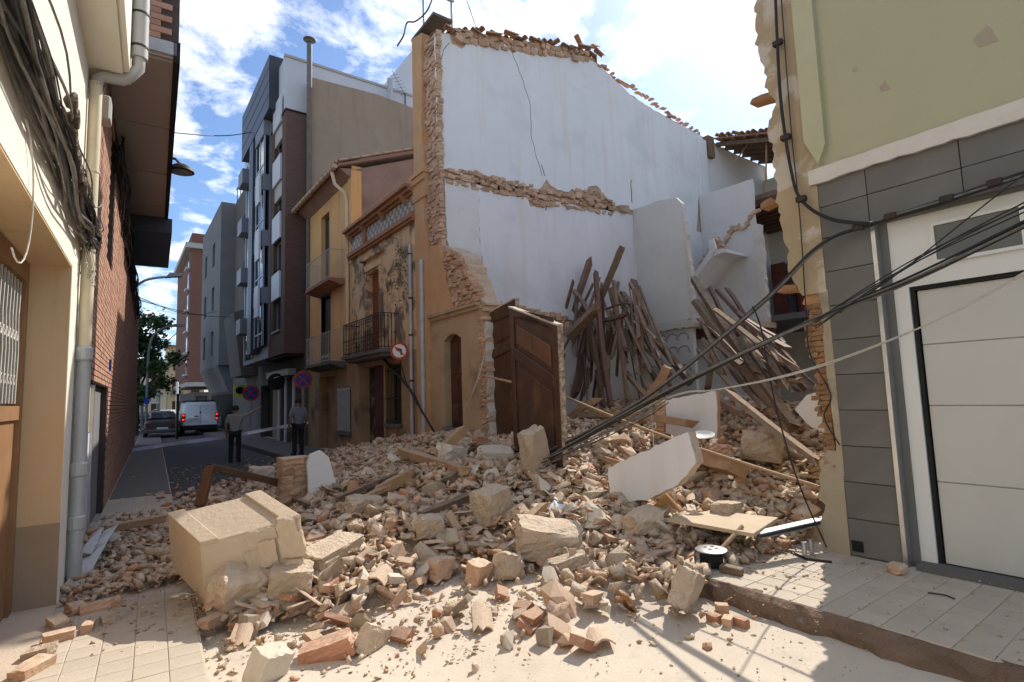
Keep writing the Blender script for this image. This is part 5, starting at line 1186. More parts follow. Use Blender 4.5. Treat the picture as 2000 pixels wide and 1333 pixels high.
# ---- stump of brick wall with a white slab
t = thing('wall_stump', (2.5, 8.2, .4), 'toppled brick wall stump with one white plastered face', 'wall fragment')
sl_ = [(v.x, v.z) for v in (PY(*p, 7.9) for p in [(603, 975), (600, 905), (606, 888), (626, 880), (642, 893), (658, 950), (612, 1010)])]
MB().prism(sl_, 1, 7.9, 7.96).build('white_face', m_white, t)
c0 = PY(575, 945, 8.1)
bk = [rock_mesh('brick', m_r_brick, 950+i, 1, 1, 1, 1, 3, .06, .72) for i in range(5)]
MB().box(c0.x-.18, c0.x+.2, 8.02, 8.35, .25, c0.z+.36).build('stump_core', m_masonry, t)
for row in range(10):
    z = .3+row*.085; x = c0.x-.26+.012*row
    if z > c0.z+.4: break
    while x < c0.x+.16:
        ln = rr.uniform(.1, .18); put(rr.choice(bk), 'brick', (x+ln/2, 8.09+rr.uniform(-.02, .03), z), (ln, .2, .08), (rr.uniform(-.06, .06), rr.uniform(-.06, .06), rr.uniform(-.1, .1)), t, OFF[t.as_pointer()]); x += ln
hero('pale_rubble_block', 510, 935, (.42, .3, .38), (.1, .05, .2), m_r_plaster, 'pale block behind the dark wooden frame at the heap end', 'stone', 34, clip=3, keep=.8, lift=.1)
# ---- white wall slabs
def slab(name, label, pts, X0, X1, seed, m_, edge_m):
    poly = ragged([(v.y, v.z, .6) for v in (PX(*p, X0) for p in pts)], .08, .02, seed)
    c = np.mean(np.array(poly), 0); t = thing(name, (X0, c[0], min(p[1] for p in poly)), label, 'wall fragment')
    MB().prism(poly, 0, X0, X0+.02).build('plaster_face', m_, t)
    MB().prism([(c[0]+(p[0]-c[0])*.99, c[1]+(p[1]-c[1])*.985) for p in poly], 0, X0+.02, X1).build('masonry_back', edge_m, t); return t
slab('white_wall_slab', 'large white wall slab lying tilted in the sunlit heap', [(1188, 914), (1342, 844), (1358, 905), (1322, 948), (1262, 978), (1192, 982)], 5.15, 5.31, 1, m_white, m_r_stone)
slab('square_white_slab', 'square white wall slab standing behind the tilted one', [(1300, 782), (1396, 764), (1401, 800), (1398, 858), (1330, 856), (1300, 846)], 7.2, 7.3, 2, m_white, m_r_brick)
MB()
slab('far_white_slab', 'flaking white wall piece half hidden behind the garage corner', [(1552, 800), (1575, 772), (1615, 765), (1625, 850), (1585, 835)], 7.6, 7.8, 3, m_white_old, m_r_stone)
q = MB(); 
for row in range(7):
    v = PX(1291, 842, 7.2); q.box(7.2, 7.45, v.y-.08+rr.uniform(-.02, .02), v.y+.1, v.z+row*.085-.1, v.z+row*.085-.02)
single('brick_edge', q, m_r_brick, 'strip of bricks forming the left edge of the square white slab', 'bricks', bevel=.008)

# ============================================================ TIMBERS
def beam(x1, y1, X1, x2, y2, X2, w, m_, label, h=None, broken=True, seed=0):
    w = w*.86 if w > .1 else w; a, b_ = PX(x1, y1, X1), PX(x2, y2, X2); r_ = random.Random(seed+int(x1*7+y1)); d = (b_-a); n = max(3, int(d.length/.3)); h = h or w*.75
    u = Vector((0, 0, 1)) if abs(d.normalized().z) < .9 else Vector((1, 0, 0)); s = d.cross(u).normalized(); u = s.cross(d).normalized(); q = MB()
    ang = r_.uniform(-.5, .5); s, u = s*math.cos(ang)+u*math.sin(ang), u*math.cos(ang)-s*math.sin(ang); bow = r_.uniform(-.03, .03)
    for i in range(n+1):
        t_ = i/n; c = a.lerp(b_, t_)+u*bow*math.sin(math.pi*t_)*2
        for k, (sx, sy) in enumerate(((-1, -1), (1, -1), (1, 1), (-1, 1))):
            j = d.normalized()*(r_.uniform(-.12, .12) if broken and i in (0, n) else 0)
            q.v.append(tuple(c+s*(sx*w/2*r_.uniform(.93, 1.07))+u*(sy*h/2*r_.uniform(.93, 1.07))+j))
        if i:
            o_ = (i-1)*4
            for k in range(4): q.f.append((o_+k, o_+(k+1) % 4, o_+4+(k+1) % 4, o_+4+k))
    q.f += [(3, 2, 1, 0), (4*n, 4*n+1, 4*n+2, 4*n+3)]
    return single('timber', q, m_, label, 'timber', 'fallen timbers of the house')
O_, R_, F_ = m_old_wood, m_red_wood, m_pale_wood
for a in (
 (1153, 508, 10.2, 1104, 635, 9.6, .19, O_, 'crooked beam with broken top, leftmost tall one of the pile'),
 (1212, 490, 10.3, 1172, 585, 10.0, .24, O_, 'thick beam end reaching highest in the timber pile'),
 (1164, 536, 9.3, 1194, 800, 8.6, .15, R_, 'long dark red post standing almost upright in the pile'),
 (1150, 630, 9.3, 1178, 798, 8.8, .15, R_, 'shorter dark red post left of the long upright one'),
 (1198, 545, 9.6, 1226, 788, 8.8, .09, O_, 'slim upright lath right of the dark red posts'),
 (1237, 546, 11.2, 1266, 660, 10.6, .18, R_, 'dark red post leaning on the inner partition'),
 (1212, 570, 10.6, 1352, 752, 9.6, .19, R_, 'long dark red beam sloping down to the right'),
 (1216, 645, 9.8, 1276, 772, 9.0, .18, O_, 'pale dusty plank in the centre of the pile'),
 (1168, 600, 9.0, 1112, 655, 8.8, .24, O_, 'thick pale beam end above the brown door leaf'),
 (1222, 728, 9.2, 1266, 780, 8.8, .12, O_, 'short plank at the foot of the pile'),
 (1238, 662, 9.8, 1304, 720, 9.2, .07, O_, 'thin lath crossing the dark sloping beam'),
 (1306, 714, 8.6, 1266, 778, 8.4, .26, F_, 'thick orange broken post at the foot of the pile'),
 (1178, 626, 9.4, 1222, 614, 9.2, .12, O_, 'short level beam stub in the pile'),
 (1158, 556, 9.9, 1120, 632, 9.7, .09, O_, 'thin batten beside the crooked beam'),
 (1116, 583, 10.2, 1072, 635, 9.8, .17, O_, 'low sloping beam next to the party wall'),
 (1136, 660, 9.6, 1124, 775, 9.2, .22, R_, 'dark board in the shade behind the brown door'),
 (1235, 614, 9.8, 1290, 676, 9.4, .07, F_, 'light split batten over the dark beam'),
 (1204, 570, 10.4, 1240, 655, 10.0, .14, O_, 'beam hidden behind the slim upright lath'),
 (1226, 646, 10.2, 1284, 748, 9.6, .12, R_, 'dark joist deep in the pile'),
 (1184, 604, 9.4, 1234, 592, 9.4, .06, R_, 'thin dark crossbar in the pile'),
 (1190, 560, 10.0, 1222, 700, 9.6, .1, O_, 'brown joist leaning between the upright posts'),
 (1252, 640, 10.2, 1312, 740, 9.7, .1, R_, 'dark joist below the long sloping beam'),
 (1140, 600, 10.0, 1160, 720, 9.6, .1, R_, 'dark joist behind the shorter red post'),
 (1354, 545, 11.4, 1556, 842, 8.2, .17, O_, 'longest grey beam leaning from partition to ground'),
 (1357, 588, 11.0, 1515, 798, 8.6, .2, O_, 'broad pale beam parallel to the longest one'),
 (1384, 558, 12.5, 1424, 640, 12.0, .09, R_, 'thin dark lath against the stair wall, left one'),
 (1401, 568, 12.0, 1574, 760, 9.0, .13, R_, 'long dark red beam to the right of the grey pair'),
 (1420, 564, 12.8, 1456, 620, 12.4, .09, R_, 'thin dark lath against the stair wall, right one'),
 (1396, 780, 8.6, 1446, 806, 8.2, .12, O_, 'short dark beam behind the square white slab'),
 (1394, 680, 10.8, 1382, 762, 10.2, .15, R_, 'dark red stump standing in the dark ground floor'),
 (1524, 700, 10.5, 1572, 760, 9.4, .07, O_, 'thin lath at the right end of the interior'),
 (1536, 690, 10.8, 1590, 750, 9.8, .06, O_, 'thinnest lath by the garage corner'),
 (1510, 760, 9.0, 1560, 745, 8.8, .09, O_, 'short crosspiece near the garage corner'),
 (1475, 640, 11.5, 1545, 745, 10.2, .1, R_, 'dark joist below the long red beam'),
 (1138, 812, 7.2, 1352, 828, 6.9, .17, F_, 'level tan beam behind the tilted white slab'),
 (1108, 826, 7.4, 1165, 780, 7.6, .2, F_, 'broad tan board beside the brown door leaf'),
 (1330, 872, 6.6, 1440, 915, 6.2, .26, F_, 'round thick tan log beside the white enamel dish'),
): beam(*a)
def ground_bar(a, b_, w, h, m_, label):
    q = MB(); q.bar(a, b_, w, h); return single('timber', q, m_, label, 'timber', 'fallen timbers of the house', bevel=.006)
ground_bar(PZ(205, 1034, .28), PZ(322, 1012, .3), .12, .09, m_pale_wood, 'pale beam on the left pavement behind the metal strip')
ground_bar(PZ(206, 1106, .15), PZ(352, 1098, .17), .05, .04, m_red_wood, 'dark thin bar on the left pavement')
beam(1428, 770, 7.4, 1608, 910, 6.5, .3, O_, 'widest dark plank lying over the rubble towards the garage', h=.06)
def heap_beam(x1, y1, x2, y2, w, m_, label, l1=.1, l2=.1):        # timbers that lie on the surface of the heap
    a, b_ = on_heap(x1, y1, l1), on_heap(x2, y2, l2); q = MB(); r_ = random.Random(int(x1)); d = b_-a; n = 5; s_ = d.cross(Vector((0, 0, 1))).normalized(); u = s_.cross(d).normalized()
    for i in range(n+1):
        c = a.lerp(b_, i/n)
        for sx, sy in ((-1, -1), (1, -1), (1, 1), (-1, 1)):
            q.v.append(tuple(c+s_*(sx*w/2*r_.uniform(.9, 1.1))+u*(sy*w*.36*r_.uniform(.9, 1.1))+d.normalized()*(r_.uniform(-.06, .06) if i in (0, n) else 0)))
        if i:
            o_ = (i-1)*4
            for k in range(4): q.f.append((o_+k, o_+(k+1) % 4, o_+4+(k+1) % 4, o_+4+k))
    q.f += [(3, 2, 1, 0), (4*n, 4*n+1, 4*n+2, 4*n+3)]
    return single('timber', q, m_, label, 'timber', 'fallen timbers of the house')
for a in (
 (784, 882, 905, 920, .15, F_, 'dusty beam lying across the heap top in front of the ochre wall', .2, .16),
 (848, 893, 905, 838, .17, F_, 'dusty beam pointing up towards the narrow door', .12, .42),
 (826, 1006, 936, 964, .12, O_, 'dark plank wedged beside the yellowish stone block', .12, .14),
 (872, 940, 910, 910, .12, O_, 'short dark block of wood on the heap', .12, .14),
 (655, 976, 772, 928, .08, O_, 'thin dark batten lying across the heap, upper one', .12, .12),
 (668, 990, 764, 950, .08, F_, 'pale batten lying across the heap, lower one', .1, .12),
 (735, 962, 804, 926, .18, F_, 'broad dusty board next to the thin battens', .1, .12),
 (1172, 893, 1238, 914, .08, F_, 'thin splintered lath before the tilted white slab', .16, .12),
 (1010, 1035, 1065, 985, .1, F_, 'pale offcut behind the largest stone block', .1, .16),
 (520, 955, 600, 985, .07, O_, 'dark lath in front of the brick stump', .1, .12),
): heap_beam(*a)
rl = random.Random(77)
for k in range(84):                              # laths and splinters through the pile
    g_ = k % 2
    if k < 58: x1, y1 = rl.uniform(1110, 1250), rl.uniform(545, 660); x2, y2 = x1+rl.uniform(-45, 70), y1+rl.uniform(70, 170); X1, X2 = rl.uniform(9.4, 10.8), rl.uniform(8.9, 9.8); wl_ = 'left pile'
    else: x1, y1 = rl.uniform(1360, 1480), rl.uniform(600, 720); x2, y2 = x1+rl.uniform(40, 110), y1+rl.uniform(50, 120); X1, X2 = rl.uniform(9.4, 11), rl.uniform(8.4, 9.2); wl_ = 'right pile'
    y2 = min(y2, 795)
    o = beam(x1, y1, X1, x2, y2, X2, rl.uniform(.03, .085), (m_old_wood, m_red_wood, m_old_wood)[k % 3], 'loose splintered lath among the timbers of the '+wl_); o.name = 'lath'; o['category'] = 'lath'; o['group'] = 'laths in the '+wl_
q = MB(); a, b_ = PX(1106, 776, 6.3), PX(1600, 952, 6.1); n_ = 14
q.tube([a.lerp(b_, i/n_)+Vector((0, 0, -.12*math.sin(math.pi*i/n_)*.5)) for i in range(n_+1)], .022, 7); single('cane_pole', q, m_pale_wood, 'long thin orange cane lying across the heap from the door', 'pole', smooth=True)
q = MB(); q.tube([PX(940, 733, 5.7), PX(1004, 748, 5.75)], .022, 7); single('cane_stub', q, m_pale_wood, 'short orange cane sticking out between the brown doors', 'pole', smooth=True)
t = thing('broken_window', (1.6, 8.6, .1), 'broken dark brown window frame angle standing in the heap', 'frame')
a, b_, c = PY(390, 990, 8.0), PY(411, 912, 8.2), PY(548, 944, 8.2)
MB().bar(a, b_, .11, .09).build('upright', m_door_warm, t, bevel=.008); MB().bar(b_, c, .1, .09).build('crosspiece', m_door_brown, t, bevel=.008)

# ============================================================ MAIN DOOR LEAVES
def leaf(name, label, org, az, roll, w, h, arch, tops, warm):
    a = math.radians(az); r3 = Vector((math.sin(a), math.cos(a), 0)); u = Vector((0, 0, 1)); ro = math.radians(roll)
    rr3, uu = r3*math.cos(ro)+u*math.sin(ro), u*math.cos(ro)-r3*math.sin(ro); nn = rr3.cross(uu)
    if nn.dot(Vector((0, 0, EYE))-Vector(org)) < 0: nn = -nn
    t = thing(name, org, label, 'door'); O = Vector(org)
    def pan(poly, d0, d1, nm, m_, par, bev=0.012):
        q = MB(); k = len(poly); vs = []
        for d in (d0, d1): vs += [O+rr3*p[0]+uu*p[1]+nn*d for p in poly]
        q.add(vs, [tuple(range(k)), tuple(range(2*k-1, k-1, -1))]+[((i+1) % k, i, k+i, k+(i+1) % k) for i in range(k)]); return q.build(nm, m_, par, bevel=bev)
    sl = arch
    body = pan([(0, 0), (w, 0), (w, h-tops*w), (0, h)], -.03, .02, 'leaf', m_door_brown, t, .004)
    def yy(v, u_): return v-sl*u_
    st = .14
    pan([(0, 0), (st, 0), (st, h-tops*st), (0, h)], .02, .05, 'stile', m_door_brown, t); pan([(w-st, 0), (w, 0), (w, h-tops*w), (w-st, h-tops*(w-st))], .02, .05, 'stile', m_door_brown, t)
    pan([(st, h-.18), (w-st, h-.18-sl*.3*w), (w-st, h-tops*w), (st, h-sl*.05)], .02, .048, 'top_rail', m_door_brown, t)
    pan([(st, yy(2.02, st)), (w-st, yy(2.02, w-st)), (w-st, yy(2.2, w-st)), (st, yy(2.2, st))], .02, .055, 'middle_rail', m_door_brown, t)
    pan([(st, .0), (w-st, .0), (w-st, .2), (st, .2)], .02, .05, 'bottom_rail', m_door_brown, t)
    g = .09
    p1 = pan([(st+g, yy(2.2+g, st+g)), (w-st-g, yy(2.2+g, w-st-g)), (w-st-g, h-.3-tops*(w-st)), (st+g, h-.27-tops*st)], .02, .042, 'upper_panel', m_door_warm if warm else m_door_brown, t, .02)
    p2 = pan([(st+g, .2+g), (w-st-g, .2+g), (w-st-g, yy(2.02-g, w-st-g)), (st+g, yy(2.02-g, st+g))], .02, .04, 'lower_panel', m_door_brown, t, .02)
    mid = (w)/2; pan([(mid-.004, yy(2.35, mid)), (mid+.004, yy(2.35, mid)), (mid+.004, h-.32-tops*mid), (mid-.004, h-.32-tops*mid)], .042, .0435, 'panel_joint', m_dark, p1, 0)
    pan([(-.01, h), (w, h-tops*w), (w, h-tops*w+.03), (-.01, h+.03)], -.06, .06, 'painted_top_edge', m_paint_edge, t, .004)
    pan([(w, 0.1), (w+.015, .1), (w+.012, h-tops*w), (w, h-tops*w)], -.04, .045, 'worn_edge', mat('scuffed_door_edge', (.2, .12, .075), (.5, .42, .33), 14, .7, .2, contrast=.12), t, 0)
    return t
b0, b1 = PX(1010, 935, 5.3), PX(1106, 935, 5.05)
leaf('panelled_door', 'tall brown panelled door leaf standing in the heap, right one of the pair', (b0.x, b0.y, .42), math.degrees(math.atan2(b1.x-b0.x, b1.y-b0.y)), 0, math.hypot(b1.x-b0.x, b1.y-b0.y), 2.82, .42, .33, True)
leaf('panelled_door', 'dark brown door leaf still in the doorway, left one of the pair', (5.96, 8.98, .45), 180, 0, .98, 2.95, -.2, -.16, False)

# ============================================================ SMALL THINGS IN THE RUBBLE
# cable reel with stick
p = PZ(1391, 1108, .15)
t = thing('cable_reel', (p.x, p.y, .15), 'cable reel wound with black cable under a shiny steel flange', 'cable reel'); c = (p.x, p.y, .15)
MB().lathe(c, [(.085, .0), (.085, .012), (.05, .014), (.05, .15), (.085, .151)], 2, 20).build('drum', m_alu, t)
for k in range(9): MB().lathe((c[0]+rr.uniform(-.004, .004), c[1]+rr.uniform(-.004, .004), .165+k*.0145), [(.085, -.008), (.104, -.003), (.104, .003), (.085, .008)], 2, 22).build('cable_turn', m_cable, t)
MB().lathe(c, [(.02, .155), (.05, .158), (.14, .152), (.143, .16), (.13, .166), (.05, .172), (.02, .17)], 2, 28).build('flange', m_alu, t, smooth=True)
for k in range(4): MB().lathe((c[0]+.05*math.cos(k*1.57+.4), c[1]+.05*math.sin(k*1.57+.4), .322), [(.018, 0), (.018, .002)], 2, 10).build('flange_hole', m_black, t)
a, b_ = Vector((c[0]+.1, c[1]-.02, .28)), PZ(1450, 1028, .46)
single('wooden_stick', MB().tube([a, a.lerp(b_, .5), b_], .02, 8), m_pale_wood, 'pale wooden stick leaning up from the cable reel', 'stick', smooth=True)
q = MB(); v = PZ(1345, 1118, .17); q.bar(v, PZ(1375, 1138, .17), .07, .02); single('wood_scrap', q, m_pale_wood, 'wood scrap left of the cable reel on the kerb', 'wood')
q = MB(); q.bar(PZ(1408, 1108, .19), PZ(1450, 1118, .18), .09, .06); single('wood_offcut', q, m_old_wood, 'brown wood offcut against the right of the cable reel', 'wood', bevel=.006)
# plywood and metal channel
q = MB(); pts = [PX(*p_, 5.35) for p_ in ((1260, 1016), (1297, 962), (1342, 1012), (1300, 1020))]; n0 = Vector((.03, 0, .01)); q.add(pts+[p_+n0 for p_ in pts], [(0, 1, 2, 3), (7, 6, 5, 4), (0, 4, 5, 1), (1, 5, 6, 2), (2, 6, 7, 3), (3, 7, 4, 0)]); single('plywood_triangle', q, mat('plywood', (.50, .31, .15), (.43, .26, .12), 3, .7, .05), 'orange plywood corner sticking up like a triangle', 'plywood')
pts = [PZ(*p_, .40) for p_ in ((1303, 1019), (1472, 1050), (1520, 1018), (1390, 1003))]; q = MB(); q.add([p_+Vector((0, 0, dz)) for dz in (0, .035) for p_ in pts], [(0, 1, 2, 3), (7, 6, 5, 4), (0, 4, 5, 1), (1, 5, 6, 2), (2, 6, 7, 3), (3, 7, 4, 0)]); single('plywood_sheet', q, mat('dusty_plywood', (.56, .45, .32), (.47, .36, .24), 3, .85, .1), 'dusty plywood sheet lying flat by the garage corner', 'plywood')
a, b_ = PZ(1480, 1050, .36), PZ(1612, 1020, .40); t = thing('steel_channel', a, 'galvanised steel channel jutting out from under the plywood', 'metal profile')
for dz, w_, h_ in ((0, .1, .012), (.04, .1, .012)): MB().bar(a+Vector((0, 0, dz)), b_+Vector((0, 0, dz)), w_, h_).build('flange', m_alu, t)
MB().bar(a+Vector((.03, .03, .02)), b_+Vector((.03, .03, .02)), .012, .04).build('web', m_alu, t)
for i, (px, w_) in enumerate(((1572, 'left'), (1585, 'right'))):
    p = PZ(px, 1090-i*6, .15); single('pipe_stub', MB().lathe(p, [(.024, 0), (.024, .15), (.019, .15), (.019, .02)], 2, 14), m_alu, 'short steel pipe stub on the pavement, %s of two' % w_, 'pipe', 'pipe stubs', smooth=True)
q = MB(); q.tube([PZ(1545, 1078, .16), PZ(1575, 1092, .16), PZ(1625, 1098, .16)], .012, 5); single('black_bar', q, m_iron, 'thin black bar on the pavement under the pipe stubs', 'bar')
q = MB(); q.tube([PZ(1812, 1158, .16), PZ(1830, 1160, .165), PZ(1848, 1163, .16), PZ(1865, 1170, .16)], .006, 5); single('cable_scrap', q, m_cable, 'little black cable scrap on the shaded pavement', 'cable')
# enamel dish
c = PX(1373, 851, 5.9); q = MB().lathe((0, 0, 0), [(.03, -.03), (.1, -.012), (.135, .012), (.14, .014), (.132, .018), (.1, -.004), (.03, -.018)], 2, 28)
Rm = Matrix.Rotation(-.25, 3, 'Y') @ Matrix.Rotation(.15, 3, 'X'); q.v = [tuple(c+Rm @ Vector(v)) for v in q.v]; single('enamel_dish', q, mat('white_enamel', (.8, .79, .74), (.76, .74, .66), 5, .25, .02), 'round white enamel dish lying on the tilted slab', 'dish', smooth=True)
# bent aluminium strips by the left wall
for i, (pp, w_, lab) in enumerate((([(148, 1150, .1), (168, 1105, .2), (195, 1062, .3), (218, 1030, .42)], .13, 'long bent aluminium strip by the zinc pipe'), ([(168, 1080, .3), (180, 1060, .35), (192, 1035, .4)], .09, 'shorter bent aluminium strip against the cabinet'), ([(205, 1060, .25), (215, 1045, .3), (228, 1052, .3)], .1, 'crumpled aluminium scrap at the end of the strips'))):
    P_ = [PZ(*p_) for p_ in pp]; q = MB(); vs = []
    for k, p_ in enumerate(P_):
        tw = .25*math.sin(k*1.7+i); vs += [p_+Vector((-w_/2, -.02, tw*.1)), p_+Vector((w_/2, .02, -tw*.1)), p_+Vector((w_/2, .02, -tw*.1-.008)), p_+Vector((-w_/2, -.02, tw*.1-.008))]
    f = [(0, 1, 2, 3), (4*len(P_)-1, 4*len(P_)-2, 4*len(P_)-3, 4*len(P_)-4)]
    for k in range(len(P_)-1):
        for e in range(4): f.append((4*k+e, 4*k+(e+1) % 4, 4*k+4+(e+1) % 4, 4*k+4+e))
    q.add(vs, f); single('aluminium_strip', q, mat('dusty_aluminium', (.55, .55, .54), (.42, .41, .39), 5, .5, .08, metal=.4), lab, 'metal strip', 'aluminium strips')

# ============================================================ OVERHEAD CABLES
def smooth_path(pts, n=10):
    out = []; P_ = [pts[0]]+pts+[pts[-1]]
    for i in range(1, len(P_)-2):
        p0, p1, p2, p3 = P_[i-1], P_[i], P_[i+1], P_[i+2]
        for k in range(n):
            t_ = k/n; out.append(.5*((2*p1)+(p2-p0)*t_+(2*p0-5*p1+4*p2-p3)*t_*t_+(3*p1-p0-3*p2+p3)*t_**3))
    out.append(pts[-1]); return out
def bundle(name, label, pts, n, spread, rad, mats, seed, clamps=()):
    r_ = random.Random(seed); P_ = [PX(*p_) for p_ in pts]; t = thing(name, P_[0], label, 'cables'); path = smooth_path(P_)
    for k in range(n):
        ph = r_.uniform(0, 6.28); a = r_.uniform(.3, 1); q = []
        for i, p_ in enumerate(path):
            w_ = spread*a; q.append(p_+Vector((w_*math.cos(ph+i*.09), 0, w_*math.sin(ph+i*.09))))
        MB().tube(q, r_.choice(rad), 5).build('cable', r_.choice(mats), t, smooth=True)
    for i in clamps:
        p_ = path[min(i, len(path)-1)]; MB().box(p_.x-.03, p_.x+.03, p_.y-.05, p_.y+.05, p_.z-.025, p_.z+.035).build('clamp', m_iron, t, bevel=.008)
    return t
bundle('upper_cable_bundle', 'upper thick black cable bundle rising from the heap to the garage wall', [(985, 930, 4.7), (1060, 890, 5.0), (1250, 785, 5.2), (1480, 600, 5.5), (1600, 482, 5.62), (1700, 438, 5.66), (1850, 390, 5.66), (2010, 336, 5.66), (2200, 270, 5.66)], 6, .022, (.011, .014, .018), (m_cable, m_cable, m_cable_g), 1, (48, 53, 60, 66))
bundle('lower_cable_bundle', 'lower black cable bundle sweeping from the heap across the garage door', [(1000, 935, 4.6), (1120, 868, 5.0), (1300, 768, 5.2), (1500, 668, 5.4), (1620, 612, 5.5), (1800, 535, 5.3), (2010, 432, 5.1), (2300, 290, 5.0)], 6, .03, (.008, .01, .013), (m_cable, m_cable_g), 2)
bundle('wall_cable', 'black cable bundle coming down the torn tan wall strip', [(1514, -40, 5.66), (1518, 60, 5.66), (1526, 200, 5.66), (1545, 330, 5.66), (1565, 390, 5.66), (1620, 428, 5.64), (1700, 440, 5.62)], 4, .016, (.012, .015), (m_cable,), 3, (12, 25, 40))
bundle('thin_wall_wire', 'single thin black wire down the torn wall strip', [(1524, -30, 5.7), (1545, 250, 5.7), (1562, 420, 5.7), (1574, 600, 5.72), (1582, 690, 5.72), (1622, 770, 5.74), (1610, 815, 5.74), (1640, 870, 5.74)], 1, .0, (.006,), (m_cable,), 4)
bundle('hanging_cable', 'slack black cable hanging from the upper bundle to the pavement', [(1470, 598, 5.45), (1486, 640, 5.5), (1500, 720, 5.5), (1520, 815, 5.55), (1560, 945, 5.6), (1615, 1070, 5.62)], 2, .008, (.007, .009), (m_cable,), 5)
bundle('door_wires_upper', 'fan of thin black wires across the garage window', [(1590, 632, 5.45), (1640, 600, 5.4), (1800, 505, 5.3), (2010, 405, 5.2), (2200, 310, 5.1)], 4, .06, (.005, .006), (m_cable,), 6)
bundle('slanting_wire', 'single thin black wire rising steeply over the garage door frame', [(1640, 612, 5.6), (1760, 530, 5.6), (1960, 372, 5.6), (2100, 270, 5.6)], 1, 0, (.006,), (m_cable,), 7)
bundle('twisted_cord', 'pale twisted cord sagging across the garage door', [(1150, 845, 5.3), (1312, 775, 5.3), (1395, 762, 5.35), (1500, 742, 5.4), (1600, 715, 5.45), (1720, 672, 5.4), (1860, 612, 5.3), (2010, 530, 5.2), (2200, 420, 5.1)], 2, .01, (.007,), (m_cable_w,), 8)
bundle('heap_cables', 'grey cables trailing over the rubble below the door', [(1010, 925, 4.6), (1080, 900, 4.8), (1180, 850, 5.0), (1260, 805, 5.1), (1300, 780, 5.15)], 5, .07, (.006, .009), (m_cable_g, m_cable), 9)
bundle('hanging_string', 'thin pale string hanging in front of the tilted white slab', [(1270, 780, 5.2), (1276, 860, 5.2), (1279, 965, 5.2)], 1, 0, (.004,), (m_cable_w,), 10)
bundle('front_wall_cables', 'dark cable bundle slanting down the ochre front to the heap', [(748, 700, 5.66), (800, 760, 5.6), (822, 800, 5.5), (850, 850, 5.4), (868, 880, 5.3)], 5, .03, (.012, .016), (m_cable,), 11)
bundle('sign_cable', 'dark cable from the round sign joining the slanting bundle', [(782, 705, 5.6), (795, 750, 5.58), (815, 790, 5.5)], 2, .01, (.012,), (m_cable,), 12)
bundle('jamb_cable', 'pale wire dangling from the broken door jamb', [(948, 690, 5.68), (935, 735, 5.6), (920, 775, 5.55), (908, 808, 5.6)], 2, .012, (.007,), (m_cable_w,), 13)
r0 = PY(806, 45, 11.5)
q = MB(); q.tube(smooth_path([PY(850, -20, 11.5), PY(835, 20, 11.5), PY(812, 42, 11.5), PY(795, 45, 11.5), PY(788, 70, 11.5), PY(776, 90, 11.5)]), .02, 5); single('mast_cable', q, m_cable, 'black cable hooked on the thin mast against the sky', 'cable')
q = MB(); q.tube(smooth_path([PY(905, -20, 11.5), PY(918, 20, 11.5), PY(930, 54, 11.5)]), .014, 4); single('sky_wire', q, m_cable, 'thin wire rising from the ridge tiles of the party wall', 'wire')
# ============================================================ STREET BEYOND
# wires across the street
q = MB(); q.tube([PY(336, 259, 15).lerp(PX(495, 257, 4.95), k/10)+Vector((0, 0, -.15*math.sin(math.pi*k/10))) for k in range(11)], .018, 5); single('street_wire', q, m_cable, 'single wire crossing the sky between brick overhang and navy block', 'wire')
for i, (a, b_) in enumerate((((270, 580), (425, 608)), ((270, 586), (500, 612)))):
    q = MB(); A1, B1 = PY(*a, 22), PY(*b_, 36); q.tube([A1.lerp(B1, k/8)+Vector((0, 0, -.4*math.sin(math.pi*k/8))) for k in range(9)], .014, 4); single('low_wire', q, m_cable, ('upper' if i == 0 else 'lower')+' of two thin wires slung low over the street', 'wire')
# lamps
t = thing('wall_street_lamp', L2W(.05, 17.3), 'street lamp on a curved arm fixed to the brick wall', 'street lamp')
a, b_ = PY(268, 558, 24), PY(325, 541, 24)
MB().tube(smooth_path([a+Vector((-.3, 0, -.5)), a, PY(290, 546, 24), b_]), .045, 8).build('arm', m_frame, t, smooth=True)
MB().prism([(b_.x-.05, b_.z-.05), (b_.x+.5, b_.z+.04), (b_.x+.52, b_.z+.16), (b_.x+.1, b_.z+.16)], 1, b_.y-.12, b_.y+.12).build('lamp_head', m_frame, t, bevel=.02)
t = thing('tall_street_lamp', (1.42, 40, 0), 'tall grey street lamp post standing before the tree', 'street lamp')
MB().tube(smooth_path([Vector((1.42, 40, 0)), Vector((1.42, 40, 3)), Vector((1.45, 40, 5.2)), Vector((1.7, 40, 6.2)), Vector((2.3, 40, 6.7)), Vector((2.8, 40, 6.8))]), .07, 8).build('post', m_conc, t, smooth=True)
MB().prism([(2.6, 6.72), (3.3, 6.8), (3.3, 6.92), (2.7, 6.92)], 1, 39.88, 40.12).build('lamp_head', m_conc, t)
MB().box(1.28, 1.55, 39.88, 39.91, 1.95, 2.3).build('blue_plate', m_bluesign, t)
c = PY(352, 333, 14.2); t = thing('dish_lamp', c, 'dark dish lamp hanging from the end of the brick overhang', 'lamp')
MB().lathe(c+Vector((.02, 0, .02)), [(.06, .12), (.14, .1), (.25, .02), (.27, -.05), (.25, -.06), (.1, -.02)], 2, 20).build('shade', m_iron, t, smooth=True)
MB().lathe(c+Vector((.02, 0, -.03)), [(.22, -.02), (.12, -.05), (.02, -.06)], 2, 20).build('diffuser', m_frame, t, smooth=True)
MB().tube([c+Vector((.02, 0, .12)), c+Vector((-.1, 0, .25)), c+Vector((-.35, 0, .25))], .03, 6).build('arm', m_iron, t)
